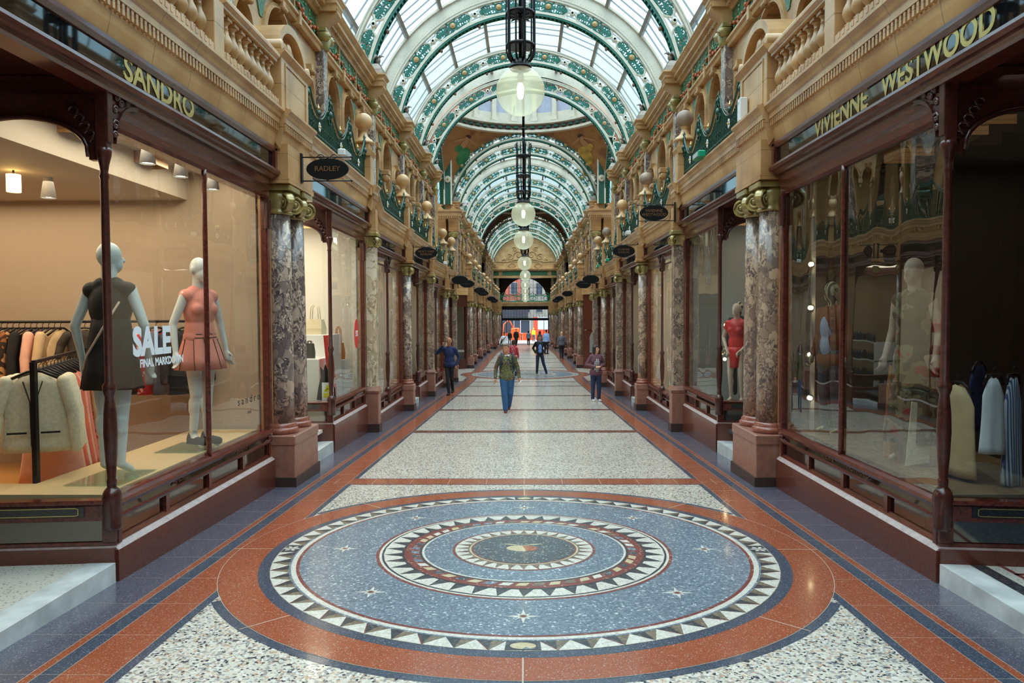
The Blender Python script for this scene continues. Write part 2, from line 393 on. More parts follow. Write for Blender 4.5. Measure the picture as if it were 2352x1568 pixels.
# ------------------------------------------------------------------ floor (one mesh, inlaid pattern)
def build_floor():
    B = MB()
    def P(x, y, L): return (x, y, fz(y)+L*.0004)
    ST = [-12, 30.3, 53, 85, 88, 140]
    def strip(x0, x1, y0, y1, L, mt):
        B.mat(mt); ys = [y0]+[s for s in ST if y0 < s < y1]+[y1]
        for a, b in zip(ys, ys[1:]): B.poly([P(x0, a, L), P(x1, a, L), P(x1, b, L), P(x0, b, L)])
    def polyl(pts, L, mt): B.mat(mt).poly([P(x, y, L) for x, y in pts])
    def ann(cx, cy, r0, r1, L, mt, n=128, clip=None, a0=0, a1=2*pi):
        B.mat(mt)
        for i in range(n):
            a = a0+(a1-a0)*i/n; b = a0+(a1-a0)*(i+1)/n
            pts = [(cx+r0*cos(a), cy+r0*sin(a)), (cx+r1*cos(a), cy+r1*sin(a)), (cx+r1*cos(b), cy+r1*sin(b)), (cx+r0*cos(b), cy+r0*sin(b))]
            if clip and max(abs(p[0]-cx) for p in pts) > clip: continue
            if r0 < 1e-4: pts = pts[:3][1:]+[(cx, cy)]; pts = [pts[-1]]+pts[:-1]+[(cx+r1*cos(b), cy+r1*sin(b))]
            B.poly([P(x, y, L) for x, y in pts])
    c = CX
    strip(c-6.5, c+6.5, -12, 85, -3, TERR)
    for (a, b) in ((-12, 30.2), (38.2, 88)):
        for s in (-1, 1):
            lo, hi = sorted((c+s*2.53, c+s*3.05)); strip(lo, hi, a, b, 0, TPUR)
    for s in (-1, 1):
        for (d0, d1, mt, L) in ((2.08, 2.14, TBLU, 0), (2.14, 2.42, TRED, 1), (2.42, 2.53, TBLU, 1), (2.53, 2.585, TRED, 1)):
            lo, hi = sorted((c+s*d0, c+s*d1)); strip(lo, hi, -12, 85, L, mt)
        # corners of the crossing: border turns outwards
        for y0, y1 in ((29.9, 30.35), (38.0, 38.45)):
            lo, hi = sorted((c+s*2.5, c+s*5.4)); strip(lo, hi, y0, y1, 1, TPUR)
        for d in (2.14, 2.42, 2.53, 2.585):
            lo, hi = sorted((c+s*(d-.0016), c+s*(d+.0016))); strip(lo, hi, -12, 60, 2, JOINT)
    # cross bars
    bars = [(8.82, .33), (13.7, .28), (17.95, .27), (22.4, .27), (26.9, .25), (29.7, .25), (38.3, .25)]+[(38.3+4.45*k, .24) for k in range(1, 10)]+[(4.45-4.4, .3), (-4.3, .3)]
    for y, w in bars:
        strip(c-2.14, c+2.14, y-.03, y+w+.03, 1, TBLU); strip(c-2.2, c+2.2, y, y+w, 1.5, TBAR if y > 10 or y < 8 else TRED)
    for y in (8.98, ):
        for k in range(-5, 6): strip(c+k*.46-.002, c+k*.46+.002, y-.16, y+.17, 2.2, JOINT)
    # joints across the borders
    y = -3.0
    while y < 30:
        for s in (-1, 1):
            lo, hi = sorted((c+s*2.14, c+s*2.95)); strip(lo, hi, y, y+.0022, 2.3, JOINT)
        y += .52
    rnd = random.Random(3)
    def mosaic(cx, cy, R, outer, clip):
        k = R/2.007; L = 3
        if outer:
            ann(cx, cy, 2.36*k, 2.43*k, 0.6, TBLU, clip=clip)
            ann(cx, cy, 0, 2.36*k, L, TRED)
        ann(cx, cy, 0, 2.09*k, L+1, TBLU)
        ann(cx, cy, 0, 2.007*k, L+2, TESN)
        n = 64
        for i in range(n):
            a = 2*pi*(i+.5)/n
            if i % 16 == 11: pass
            def q(r, t): return (cx+r*k*cos(t), cy+r*k*sin(t))
            w = pi/n
            if (i*4) % n in (0,) or True:
                polyl([q(1.868, a-w*.0), q(1.868, a+w*1.05), q(2.0, a+w*.98)], L+3, TESK)
                polyl([q(2.004, a-w*.98), q(2.004, a+w*.98), q(1.868, a)], L+4, TESW)
                if i % 2 == 0 and cy < 10: polyl([q(1.872, a+w*.02), q(1.878, a+w*.13), q(2.0, a+w*1.08), q(2.0, a+w*.95)], L+5, TESR)
        for j in range(4):
            a = -pi/2+j*pi/2
            def q2(r, t): return (cx+r*k*cos(t), cy+r*k*sin(t))
            polyl([q2(1.87, a-.052), q2(2.0, a-.052), q2(2.0, a+.052), q2(1.87, a+.052)], L+6, TESK)
            mx, my = q2(1.937, a)
            if j % 2:
                for t in range(6):
                    tt = a+t*pi/3; polyl([(mx, my), (mx+.05*k*cos(tt-.35), my+.05*k*sin(tt-.35)), (mx+.075*k*cos(tt), my+.075*k*sin(tt)), (mx+.05*k*cos(tt+.35), my+.05*k*sin(tt+.35))], L+7, TESW)
            else:
                polyl([(mx+.075*k*cos(t*pi/8), my+.045*k*sin(t*pi/8)) for t in range(16)], L+7, TESY)
                polyl([(mx-.01, my-.05), (mx+.06, my-.045), (mx+.015, my-.02)], L+8, TESB)
        ann(cx, cy, 0, 1.87*k, L+3, TESB); ann(cx, cy, 0, 1.853*k, L+4, TESW); ann(cx, cy, 0, 1.815*k, L+5, TESR); ann(cx, cy, 0, 1.79*k, L+6, TESB)
        for j in range(8):
            a = -pi/2+j*pi/4; mx, my = cx+1.49*k*cos(a), cy+1.49*k*sin(a)
            for t in range(4):
                for (rr, off, ww) in ((.115, 0, .02), (.065, pi/4, .02)):
                    tt = t*pi/2+off
                    polyl([(mx-ww*sin(tt), my+ww*cos(tt)), (mx+ww*sin(tt), my-ww*cos(tt)), (mx+rr*cos(tt), my+rr*sin(tt))], L+7, TESW)
            polyl([(mx+.022*cos(t*pi/2), my+.022*sin(t*pi/2)) for t in range(4)], L+8, TESR)
        for r, mt in ((1.206, TESR), (1.18, TESW), (1.16, TESK), (1.148, TESK)): ann(cx, cy, 0, r*k, L+7, mt) if r == 1.206 else ann(cx, cy, 0, r*k, L+8+(1.18-r)*40, mt)
        n = 40
        for i in range(n):
            a = 2*pi*(i+.5)/n; w = pi/n
            polyl([(cx+1.145*k*cos(a-w), cy+1.145*k*sin(a-w)), (cx+1.145*k*cos(a+w), cy+1.145*k*sin(a+w)), (cx+1.0*k*cos(a+w*.55), cy+1.0*k*sin(a+w*.55)), (cx+1.0*k*cos(a-w*.1), cy+1.0*k*sin(a-w*.1))], L+10.5, TESW)
        ann(cx, cy, 0, .99*k, L+11, TESK, 96); ann(cx, cy, 0, .98*k, L+12, TESR, 96); 
        for i in range(48):
            a = 2*pi*i/48; w = 2*pi/48*.5; mt = rnd.choice([TESY, TESB, TESN, TESY, TESW, TESG])
            polyl([(cx+.925*k*cos(a-w), cy+.925*k*sin(a-w)), (cx+.925*k*cos(a+w*.3), cy+.925*k*sin(a+w*.3)), (cx+.865*k*cos(a+w*.8), cy+.865*k*sin(a+w*.8)), (cx+.865*k*cos(a-w*.5), cy+.865*k*sin(a-w*.5))], L+13, mt)
        ann(cx, cy, 0, .857*k, L+13, TESK, 96); ann(cx, cy, 0, .838*k, L+14, TESW, 96); ann(cx, cy, 0, .82*k, L+15, TESB, 96)
        ann(cx, cy, 0, .59*k, L+16, TESR, 64); ann(cx, cy, 0, .572*k, L+17, TESN, 64)
        n = 32
        for i in range(n):
            a = 2*pi*(i+.5)/n; w = pi/n
            polyl([(cx+.568*k*cos(a-w), cy+.568*k*sin(a-w)), (cx+.568*k*cos(a+w), cy+.568*k*sin(a+w)), (cx+.462*k*cos(a+w*.3), cy+.462*k*sin(a+w*.3)), (cx+.462*k*cos(a-w*.3), cy+.462*k*sin(a-w*.3))], L+18, TESW)
            if i % 2: polyl([(cx+.575*k*cos(a-w), cy+.575*k*sin(a-w)), (cx+.575*k*cos(a-w*.8), cy+.575*k*sin(a-w*.8)), (cx+.46*k*cos(a-w*.8), cy+.46*k*sin(a-w*.8)), (cx+.46*k*cos(a-w), cy+.46*k*sin(a-w))], L+19, TESR)
        ann(cx, cy, 0, .45*k, L+19, TESY, 64); ann(cx, cy, 0, .435*k, L+20, TESR, 64); ann(cx, cy, 0, .42*k, L+21, TESG, 64)
        # apple with two leaves in the middle
        polyl([(cx-.02+(.115+.01*cos(2*t*pi/12))*k*cos(t*pi/12), cy+(.09-.012*(1 if 4 < t < 8 else 0))*k*sin(t*pi/12)) for t in range(24)], L+22, TESY)
        polyl([(cx+.02+.1*k*cos(t*pi/10), cy-.01+.08*k*sin(t*pi/10)) for t in range(-5, 7)], L+23, TRED)
        polyl([(cx, cy+.09*k), (cx+.07*k, cy+.12*k), (cx+.17*k, cy+.13*k), (cx+.09*k, cy+.09*k)], L+23, TESY)
        polyl([(cx-.02, cy+.09*k), (cx-.13*k, cy+.13*k), (cx-.19*k, cy+.12*k), (cx-.09*k, cy+.09*k)], L+23, TESY)
        for j in range(8) if outer else ():
            a = -pi/2+(j+.0)*pi/4
            polyl([(cx+2.09*k*cos(a-.002), cy+2.09*k*sin(a-.002)), (cx+2.42*k*cos(a-.0018), cy+2.42*k*sin(a-.0018)), (cx+2.42*k*cos(a+.0018), cy+2.42*k*sin(a+.0018)), (cx+2.09*k*cos(a+.002), cy+2.09*k*sin(a+.002))], L+3, JOINT)
        if outer: ann(cx, cy, 2.363*k, 2.367*k, L+1, JOINT)
    mosaic(c, 6.077, 2.007, True, 2.12)
    mosaic(c, 34.05, 2.46, True, None)
    # street beyond the far portal
    strip(-30, 30, 88.5, 140, 0, simple('grey_street_paving', (.35, .34, .32), .6, var=.2, vs=1))
    # solid under-slab
    B.mat(BASEB)
    for a, b in zip(ST, ST[1:]):
        B.hexa([(-7, a, fz(a)-.4), (7, a, fz(a)-.4), (7, b, fz(b)-.4), (-7, b, fz(b)-.4), (-7, a, fz(a)-.006), (7, a, fz(a)-.006), (7, b, fz(b)-.006), (-7, b, fz(b)-.006)])
    o = B.obj('floor'); o['kind'] = 'structure'
build_floor()

# ------------------------------------------------------------------ roof: ribs, glazing, walls ends
ZC = 6.88
def arc(r, a0, a1, n, y=0.0): return [(r*cos(a0+(a1-a0)*i/n), y, ZC+r*sin(a0+(a1-a0)*i/n)) for i in range(n+1)]
def arch_band(B, r0, r1, y0, y1, a0=0.0, a1=pi, n=48, smooth=False):
    rs = []
    for i in range(n+1):
        a = a0+(a1-a0)*i/n; c_, s_ = cos(a), sin(a)
        rs.append([(r0*c_, y0, ZC+r0*s_), (r1*c_, y0, ZC+r1*s_), (r1*c_, y1, ZC+r1*s_), (r0*c_, y1, ZC+r0*s_)])
    return B.rings(rs, smooth)
A0 = radians(3)
def spiral(B, c, r, a0, turns, w, y0, y1, f, n=12):
    # flat scroll ribbon; f maps (u,v) local to (x,z)
    pts = []
    for i in range(n+1):
        t = i/n; a = a0+turns*2*pi*t; rr = r*(1-t*.85)
        pts.append((c[0]+rr*cos(a), c[1]+rr*sin(a)))
    q = []
    for i, p in enumerate(pts):
        d = Vector(pts[min(i+1, n)])-Vector(pts[max(i-1, 0)]); d.normalize(); nn = Vector((-d.y, d.x))*w*.5*(1-.4*i/n)
        q.append(((p[0]+nn.x, p[1]+nn.y), (p[0]-nn.x, p[1]-nn.y)))
    rs = []
    for a, b in q:
        A = f(*a); Bq = f(*b); rs.append([(A[0], y0, A[1]), (Bq[0], y0, Bq[1]), (Bq[0], y1, Bq[1]), (A[0], y1, A[1])])
    B.rings(rs, False)
def make_rib(plate):
    t = thing('roof_rib', 'x', 'roof rib')
    B = MB(WHITEI); arch_band(B, 3.78, 3.85, -.055, .055, A0, pi-A0); arch_band(B, 3.755, 3.79, -.13, -.10, A0, pi-A0); arch_band(B, 3.755, 3.79, .10, .13, A0, pi-A0); B.obj('inner_chord', t)
    B = MB(WHITEI); arch_band(B, 4.20, 4.27, -.07, .07, A0, pi-A0); arch_band(B, 4.27, 4.30, -.085, .085, A0, pi-A0); B.obj('outer_chord', t)
    B = MB(RIBG)
    arch_band(B, 3.745, 3.765, -.11, .11, A0, pi-A0); arch_band(B, 3.70, 3.745, -.12, -.09, A0, pi-A0); arch_band(B, 3.70, 3.745, .09, .12, A0, pi-A0)
    for i in range(90):
        a = A0+(pi-2*A0)*(i+.5)/90; arch_band(B, 3.71, 3.745, -.1, .1, a-.006, a+.006, 1)
    B.obj('soffit_grille', t)
    if plate:
        B = MB(WHITEI); arch_band(B, 4.32, 4.66, -.02, .02, A0, pi-A0); arch_band(B, 4.62, 4.68, -.08, .08, A0, pi-A0)
        for i in range(150):
            a = A0+(pi-2*A0)*(i+.5)/150
            for r in (4.36, 4.58): B.ball((r*cos(a), -.022, ZC+r*sin(a)), .011, 5, 4)
        B.obj('riveted_plate', t)
    nodes = [radians(v) for v in (6, 27, 48, 69, 90, 111, 132, 153, 174)]
    for a in nodes:
        B = MB(WHITEI); C = (4.03*cos(a), 0, ZC+4.03*sin(a))
        B.lathe([(.034, -.07), (.075, -.07), (.075, .07), (.034, .07), (.034, -.07)], C, 16, True, 'Y')
        for da in (-.075, .075):
            for r in (3.83, 4.23):
                B.tube([(C[0], 0, C[2]), (4.03*cos(a+da*.35), 0, ZC+4.03*sin(a+da*.35)+0), (r*cos(a+da), 0, ZC+r*sin(a+da))], .036, 5)
        B.mat(BROWNB).lathe([(.03, -.065), (.028, 0), (.0, 0)], C, 10, True, 'Y')
        B.mat(BROWNB)
        cc = (3.66*cos(a), 0, ZC+3.66*sin(a)); B.ball(cc, .06, 10, 6, 1, .8, 1.3)
        B.obj('rib_node', t)
    rr = random.Random(5)
    spans = list(zip(nodes, nodes[1:]))
    for a, b in spans:
        am = (a+b)/2; ha = (b-a)/2-.034
        def f(u, v): # u along, v radial
            an = am+u/4.03; r = 4.03+v; return (r*cos(an), ZC+r*sin(an))
        B = MB(RIBG); L = ha*4.03; h = .165
        # rounded frame
        pts = []
        for i in range(9): q = -pi/2+pi*i/8; pts.append((L-h+h*cos(q), h*sin(q)))
        for i in range(9): q = pi/2+pi*i/8; pts.append((-L+h+h*cos(q), h*sin(q)))
        fp = []
        for u, v in pts: x, z = f(u, v); fp.append((x, 0, z))
        B.mat(CREAMI); B.tube(fp, .032, 6, True)
        B.mat(RIBG)
        def f2(u, v): return f(u, v)
        for sx in (-1, 1):
            for sz in (-1, 1):
                spiral(B, (sx*L*.27, sz*.070), .078, pi/2*sz, .95*sx*sz, .046, -.03, .03, f2)
                spiral(B, (sx*L*.47, sz*.078), .070, -pi/2*sz, 1.0*sx*sz, .044, -.03, .03, f2)
                spiral(B, (sx*L*.65, sz*.070), .072, pi/2*sz, .95*sx*sz, .042, -.03, .03, f2)
                spiral(B, (sx*L*.82, sz*.058), .058, pi*.3*sz, 1.1*sx, .038, -.03, .03, f2, 9)
                spiral(B, (sx*L*.93, sz*.030), .035, pi*.8*sz, 1.0*sx, .026, -.03, .03, f2, 7)
            rs = []
            for i in range(11):
                u = sx*L*(.12+.86*i/10); w = .024+.014*sin(i*1.9)
                p, q = f2(u, w), f2(u, -w); rs.append([(p[0], -.03, p[1]), (q[0], -.03, q[1]), (q[0], .03, q[1]), (p[0], .03, p[1])])
            B.rings(rs, False)
            for sz in (-1, 1):
                rs = []
                for i in range(9):
                    u = sx*L*(.05+.80*i/8); w = sz*(h-.012)
                    p, q = f2(u, w), f2(u, w-sz*.024); rs.append([(p[0], -.025, p[1]), (q[0], -.025, q[1]), (q[0], .025, q[1]), (p[0], .025, p[1])])
                B.rings(rs, False)
        c0 = f(0, 0)
        B.lathe([(.07, -.02), (.135, -.03), (.14, 0), (.135, .03), (.07, .02)], (c0[0], 0, c0[1]), 14, False, 'Y')
        pn = B.obj('scroll_panel', t)
        B = MB(RGOLD); B.lathe([(.001, -.075), (.05, -.065), (.085, -.05), (.088, .05), (.05, .065), (.001, .075)], (c0[0], 0, c0[1]), 12, False, 'Y')
        B.obj('rosette', pn)
    return t
RIBS = [-3.9, .5, 4.85, 9.2, 13.6, 17.96, 22.3, 26.6, 29.85, 37.95, 41.5, 46.6, 51.6, 56.6, 61.4, 68.2, 72.5, 76.8, 81.0, 84.6]
PLATE = {9.2, 22.3, 41.5, 46.6, 72.5}
rib_a = make_rib(False); rib_b = make_rib(True)
ia = ib = False
for i, y in enumerate(RIBS):
    where = 'before' if y < 30 else 'beyond'
    if y in PLATE:
        lab = 'white and green scrollwork roof rib with riveted outer plate, rib %s from the near end' % ORD[i]
    else:
        lab = 'slender white and green scrollwork roof rib without plate, rib %s from the near end' % ORD[i]
    src = rib_b if y in PLATE else rib_a
    first = (not ib) if y in PLATE else (not ia)
    if first:
        o = src; o['label'] = lab; o.location = (CX, y, 0)
        if y in PLATE: ib = True
        else: ia = True
    else: o = dup(src, (CX, y, 0), lab)
    o['group'] = 'scrollwork ribs carrying the glass roof'
# glazed barrel
def build_glazing(y0, y1, name):
    ang = [radians(a) for a in (6, 26, 42, 58, 74, 90, 106, 122, 138, 154, 174)]
    R = 4.72
    p = [(CX+R*cos(a), ZC+R*sin(a)) for a in ang]
    G = MB(ROOFG)
    for (xa, za), (xb, zb) in zip(p, p[1:]): G.poly([(xa, y0, za), (xb, y0, zb), (xb, y1, zb), (xa, y1, za)])
    G.mat(PURL)
    for (x, z), a in zip(p, ang):
        s = MB(PURL); s.box(-.11, .04, y0, y1, -.05, .05)
        G.merge(s, Matrix.Translation((x, 0, z)) @ Matrix.Rotation(-a, 4, 'Y'))
    n = max(1, round((y1-y0)/.5)); G.mat(GBAR)
    for i in range(1, n):
        y = y0+(y1-y0)*i/n
        for (xa, za), (xb, zb) in zip(p, p[1:]):
            G.tube([(xa*.995, y, za-.02), (xb*.995, y, zb-.02)], .024, 4)
    # brackets: low side upstands
    o = G.obj(name); o['kind'] = 'structure'; return o
k = 0
for y0, y1 in ((-9.5, -3.9), (-3.9, .5), (.5, 4.85), (4.85, 9.2), (9.2, 13.6), (13.6, 17.96), (17.96, 22.3), (22.3, 26.6), (26.6, 29.85), (37.95, 41.5), (41.5, 46.6), (46.6, 51.6), (51.6, 56.6), (56.6, 61.4), (68.2, 72.5), (72.5, 76.8), (76.8, 81), (81, 85)):
    k += 1; build_glazing(y0, y1, 'ceiling_glazing_%d' % k)
# ------------------------------------------------------------------ lower cornice, piers, balustrades
def smooth01(t): t = max(0, min(1, t)); return t*t*(3-2*t)
def zcor(y):
    if y < 30.5: return -.32*smooth01((y-13.98)/.75)-.35*smooth01((y-22.62)/.75)
    return -.50-.22*smooth01((y-49.5)/.8)-.12*smooth01((y-68)/.8)
def zshop(y):
    if y < 30.5: return 0.0 if y < 13.95 else (-.32 if y < 22.6 else -.67)
    return -.85 if y < 49.5 else (-1.02 if y < 62 else -1.3)
def sweep_y(B, prof, ys, zf, dd=0.0, off=0.0):
    rs = []
    for y in ys: rs.append([(d-dd, y, z+zf(y)+off) for d, z in prof])
    return B.rings(rs, False)
CPROF = [(3.9, 3.68), (2.90, 3.68), (2.89, 3.72), (2.87, 3.80), (2.86, 3.86), (2.855, 3.865), (2.855, 3.97), (2.82, 3.97), (2.82, 4.03), (2.80, 4.045), (2.79, 4.08), (2.76, 4.11), (2.76, 4.135), (3.9, 4.135)]
def yrange(a, b, step=.12): 
    n = max(1, int(math.ceil((b-a)/step))); return [a+(b-a)*i/n for i in range(n+1)]
BREAKS = [(8.62, 9.70), (13.62, 14.0), (17.75, 18.2), (22.2, 22.6), (26.5, 26.95), (29.8, 30.25)]
def cornice(s, y0, y1, breaks, name, dent=True):
    B = MB(TILE2); ys = yrange(y0, y1, .12 if y1 < 31 else .4)
    sweep_y(B, CPROF, ys, zcor)
    for a, b in breaks:
        sweep_y(B, [(d, z) for d, z in CPROF[1:]]+[(3.2, 4.135)], [a, b], lambda y, a=a, b=b: zcor(a)-.0, .075, .004)
    if dent:
        B.mat(TILE); y = y0+.03
        while y < y1-.03:
            bk = any(a-.02 < y < b+.02 for a, b in breaks); dd = .075 if bk else 0
            z = zcor(y); B.box(2.825-dd, 2.862-dd, y-.016, y+.016, 3.885+z, 3.968+z); y += .062
    # course under the dentils: block line
    if s < 0: B.flip()
    for i, v in enumerate(B.v): B.v[i] = (v[0]+CX, v[1], v[2])
    o = B.obj(name); o['kind'] = 'structure'; return o
cornice(-1, -9, 30.28, BREAKS, 'trim_1'); cornice(1, -9, 30.28, BREAKS, 'trim_2')
FS = [38.4, 41.6, 46.5, 51.4, 56.4, 61.3, 68.3, 72.6, 76.9, 81.0, 84.7]
FB = [(y-.22, y+.22) for y in FS]
cornice(-1, 38.0, 86, FB, 'trim_3', False); cornice(1, 38.0, 86, FB, 'trim_4', False)

# ball finials on piers
def make_ball(mat, hgt, name='ball_finial'):
    # origin at cap level (top of pier)
    t = thing(name, 'x', 'ball finial')
    B = MB(TILE2); B.bev(-.15, .15, -.15, .15, -hgt, -.10, .004); B.box(-.155, -.15, -.10, .10, -hgt+.12, -.16)
    B.prism([(-.15, -.24), (.15, -.24), (.185, -.16), (.185, -.13), (-.185, -.13), (-.185, -.16)], -.185, .185)
    B.bev(-.13, .13, -.13, .13, -.13, 0, .01); B.obj('pier', t)
    B = MB(BALL); B.lathe([(.0, .0), (.19, .0), (.195, .03), (.165, .05), (.16, .075), (.12, .095), (.085, .13), (.06, .19), (.058, .235), (.075, .25), (.075, .265), (.05, .27), (0, .275)], n=28); B.obj('neck', t)
    B = MB(mat); B.ball((0, 0, .405), .16, 32, 20); B.obj('ball', t)
    return t
bsrc = None; gsrc = None
BALLS = [(13.65, 4.88), (17.96, 4.58), (22.3, 4.60), (26.6, 4.27), (29.75, 4.29)]
FBALLS = [(39.1, 4.40), (43.3, 4.38), (47.4, 4.36), (52.2, 4.13), (57.0, 4.12), (61.2, 4.10), (68.5, 4.1), (72.6, 4.1), (77, 4.1), (81.5, 4.1)]
for s in (-1, 1):
    for i, (y, z) in enumerate(BALLS+FBALLS):
        sooty = s > 0 and i in (0, 1, 3)
        lab = '%s stone ball finial on a square pier of the %s gallery, %s along' % ('sooty grey-brown' if sooty else 'buff', SIDE[s], ORD[i])
        g = 'ball finials along the galleries'
        loc = (CX+s*2.93, y, z)
        if sooty:
            if gsrc is None: gsrc = make_ball(BALLG, .95); gsrc.location = loc; gsrc['label'] = lab; gsrc['group'] = g
            else: dup(gsrc, loc, lab, group=g)
        else:
            if bsrc is None: bsrc = make_ball(BALL, .95); bsrc.location = loc; bsrc['label'] = lab; bsrc['group'] = g
            else: dup(bsrc, loc, lab, group=g)

# stone balustrades over the first shops
def balus_mesh():
    B = MB(CARVE)
    B.bev(-.055, .055, -.055, .055, 0, .04, .006)
    B.lathe([(.05, .04), (.05, .055), (.032, .065), (.036, .08), (.062, .12), (.07, .16), (.06, .205), (.036, .255), (.026, .30), (.03, .305), (.03, .315), (.024, .32), (.03, .335), (.03, .345), (.045, .36), (.05, .375)], n=14)
    B.bev(-.055, .055, -.055, .055, .375, .42, .006); return B.mesh('baluster')
BAL = balus_mesh()
def balustrade(s, y0, y1, lab):
    zb = 4.135; t = thing('stone_balustrade', lab, 'balustrade', (CX+s*2.9, (y0+y1)/2, zb), group='stone balustrades over the nearest shops')
    L = (y1-y0)/2
    B = MB(TILE2); B.bev(-.10, .10, -L, L, 0, .10, .01)
    n = int((y1-y0)/.09)
    for i in range(n): B.box(-.104*s, -.09*s, -L+.045+i*.09-.02, -L+.045+i*.09+.02, .045, .095)
    B.obj('base_rail', t)
    B = MB(TILE2); B.prism([(-.085, .52), (.085, .52), (.085, .55), (.12, .57), (.12, .60), (.10, .63), (-.10, .63), (-.12, .60), (-.12, .57), (-.085, .55)], -L, L); B.obj('top_rail', t)
    n = int(round((y1-y0)/.18)); 
    for i in range(n):
        link_mesh('baluster', BAL, t, (0, -L+(i+.5)*(y1-y0)/n, .10))
def stone_pier(s, y0, y1, lab, big=False):
    zb = 4.137; t = thing('stone_pier', lab, 'pier', (CX+s*2.9, (y0+y1)/2, zb), sx=s)
    L = (y1-y0)/2
    B = MB(TILE2); x0 = -.11 if big else -.10
    B.bev(x0, .14, -L, L, 0, .62 if big else .53, .006)
    if big:
        for (p, q) in ((.05, .07), (.545, .565)): B.box(x0-.012, x0, -L+.12, L-.12, p, q)
        for (a) in (-L+.12, L-.14): B.box(x0-.012, x0, a, a+.02, .07, .545)
        B.prism([(x0, .60), (.14, .60), (.14, .68), (x0-.06, .68), (x0-.06, .66), (x0-.02, .62)], -L-.05, L+.05)
    B.obj('shaft', t)
    if big:
        # curved hood above the pier, running back to the wall
        pr = []
        R = L+.02
        for i in range(17): a = pi*i/16; pr.append((-(R)*cos(a)*1.0, .70+.42*sin(a)))
        inn = [(-(R-.09)*cos(pi*i/16)*1.0, .70+.32*sin(pi*i/16)) for i in range(17)]
        H = MB(CARVE)
        rs = [[(-.09, a[0], a[1]), (-.09, b[0], b[1]), (.75, b[0], b[1]), (.75, a[0], a[1])] for a, b in zip(pr, inn)]
        H.rings(rs, False)
        H.mat(TILE2); H.rings([[(.02, b[0], b[1]), (.02, b[0], .68), (.7, b[0], .68), (.7, b[0], b[1])] for b in inn], False)
        H.mat(TILE2).poly([(.03, b[0], b[1]) for b in inn]+[(.03, inn[-1][0], .68), (.03, inn[0][0], .68)]); H.mat(CARVE)
        for i in range(7):
            yy = -.28+.56*i/6; H.ball((0.0, yy, .74+.12*cos(yy*4)), .06, 8, 6, 1.2, .5)
        H.ball((-.02, 0, .82), .09, 10, 8, 1.3, .5)
        for sgn in (-1, 1): H.lathe([(.02, -.12), (.075, -.12), (.075, .7), (.02, .7)], (0, sgn*(R-.03), .73), 12, True, 'X')
        H.obj('scroll_hood', t)
for s in (-1, 1):
    balustrade(s, 7.02, 8.55, 'stone balustrade over the %s front shop between the mid pier and the hooded pier' % SIDE[s])
    balustrade(s, 4.75, 6.78, 'stone balustrade at the top %s edge, nearer than the mid pier' % SIDE[s])
    stone_pier(s, 6.79, 7.01, 'narrow pale stone pier in the middle of the %s balustrade' % SIDE[s])
    stone_pier(s, 8.62, 9.68, 'wide panelled stone pier with a scroll hood above the %s paired columns' % SIDE[s], True)

# green iron railings
def make_railing(L, name='gallery_railing'):
    t = thing(name, 'x', 'railing')
    per = 1.4; npk = max(1, int(round(L/per))); per = L/npk
    B = MB(GREEN)
    def top(y):
        ph = ((y/per) % 1.0); return .36+.25*abs(cos(pi*ph))**2.2
    n = int(L/.062)
    for i in range(n+1):
        y = L*i/n; B.box(-.008, .008, y-.0075, y+.0075, 0, top(y))
    B.box(-.02, .02, 0, L, .02, .045); B.box(-.012, .012, 0, L, .13, .145)
    # low scroll tracery filling
    rr = random.Random(2)
    for i in range(int(L/.11)):
        y = .055+i*.11
        for z0 in (.085, .24):
            pts = [(-.012, y+.04*cos(a*.9)*(1-a/12), z0+.045*sin(a*.9)*(1-a/12)) for a in range(8)]
            B.tube(pts, .005, 3)
    B.obj('bar_panel', t)
    for k in range(npk):
        c = (k+.5)*per
        B = MB(GREEN)
        for sc_ in (0, .05):
            pts = [(-.03, c-per/2+.12+(per-.24)*i/14, .36+sc_+.34*((i/7-1)**2)) for i in range(15)]
            B.tube(pts, .011-.003*(sc_ > 0), 5)
        for e in (-1, 1):
            pts = [(-.03, c+e*(per/2-.12)+e*.05*(1-cos(a*.7)), .70+.06*sin(a*.7)) for a in range(8)]
            B.tube(pts, .013, 4)
        B.obj('swag_rail', t)
        B = MB(GREEN); B.ball((-.02, c, .43), .035, 8, 6, 1.5); B.mat(GOLD); B.lathe([(.001, .48), (.018, .49), (.02, .51), (.008, .53), (.001, .56)], (-.02, c, 0), 8); B.obj('small_tip', t)
        B = MB(simple_white()); 
        for a in range(8): B.ball((-.035, c+.035*cos(a*pi/4), .24+.05*sin(a*pi/4)), .017, 6, 4, 1.2, .5)
        B.mat(GOLD).ball((-.045, c, .24), .016, 6, 5); B.obj('porcelain_flower', t)
    for k in range(npk+1):
        c = min(max(k*per, .06), L-.06)
        B = MB(GREEN)
        for e in (-1, 1):
            B.tube([(-.02, c+e*.055*cos(a*.55)*(1.1-a*.06), .62+a*.022) for a in range(9)], .014, 4)
            B.tube([(-.02, c+e*(.03+.05*sin(a*.8)), .42+a*.03) for a in range(8)], .014, 4)
        B.ball((-.02, c, .72), .03, 8, 6, 2.0); B.ball((-.02, c, .56), .045, 8, 6, 1.4)
        B.lathe([(.001, .76), (.022, .78), (.026, .80), (.012, .83), (.001, .87)], (-.02, c, 0), 8); B.obj('peak_ornament', t)
    return t
_w = []
def simple_white():
    if not _w: _w.append(simple('white_porcelain', (.82, .80, .76), .2, 0, .4))
    return _w[0]
RAILS = [(9.80, 3.62), (14.75, 2.98), (18.2, 3.9), (23.3, 3.1), (26.85, 2.75)]
srcs = {}
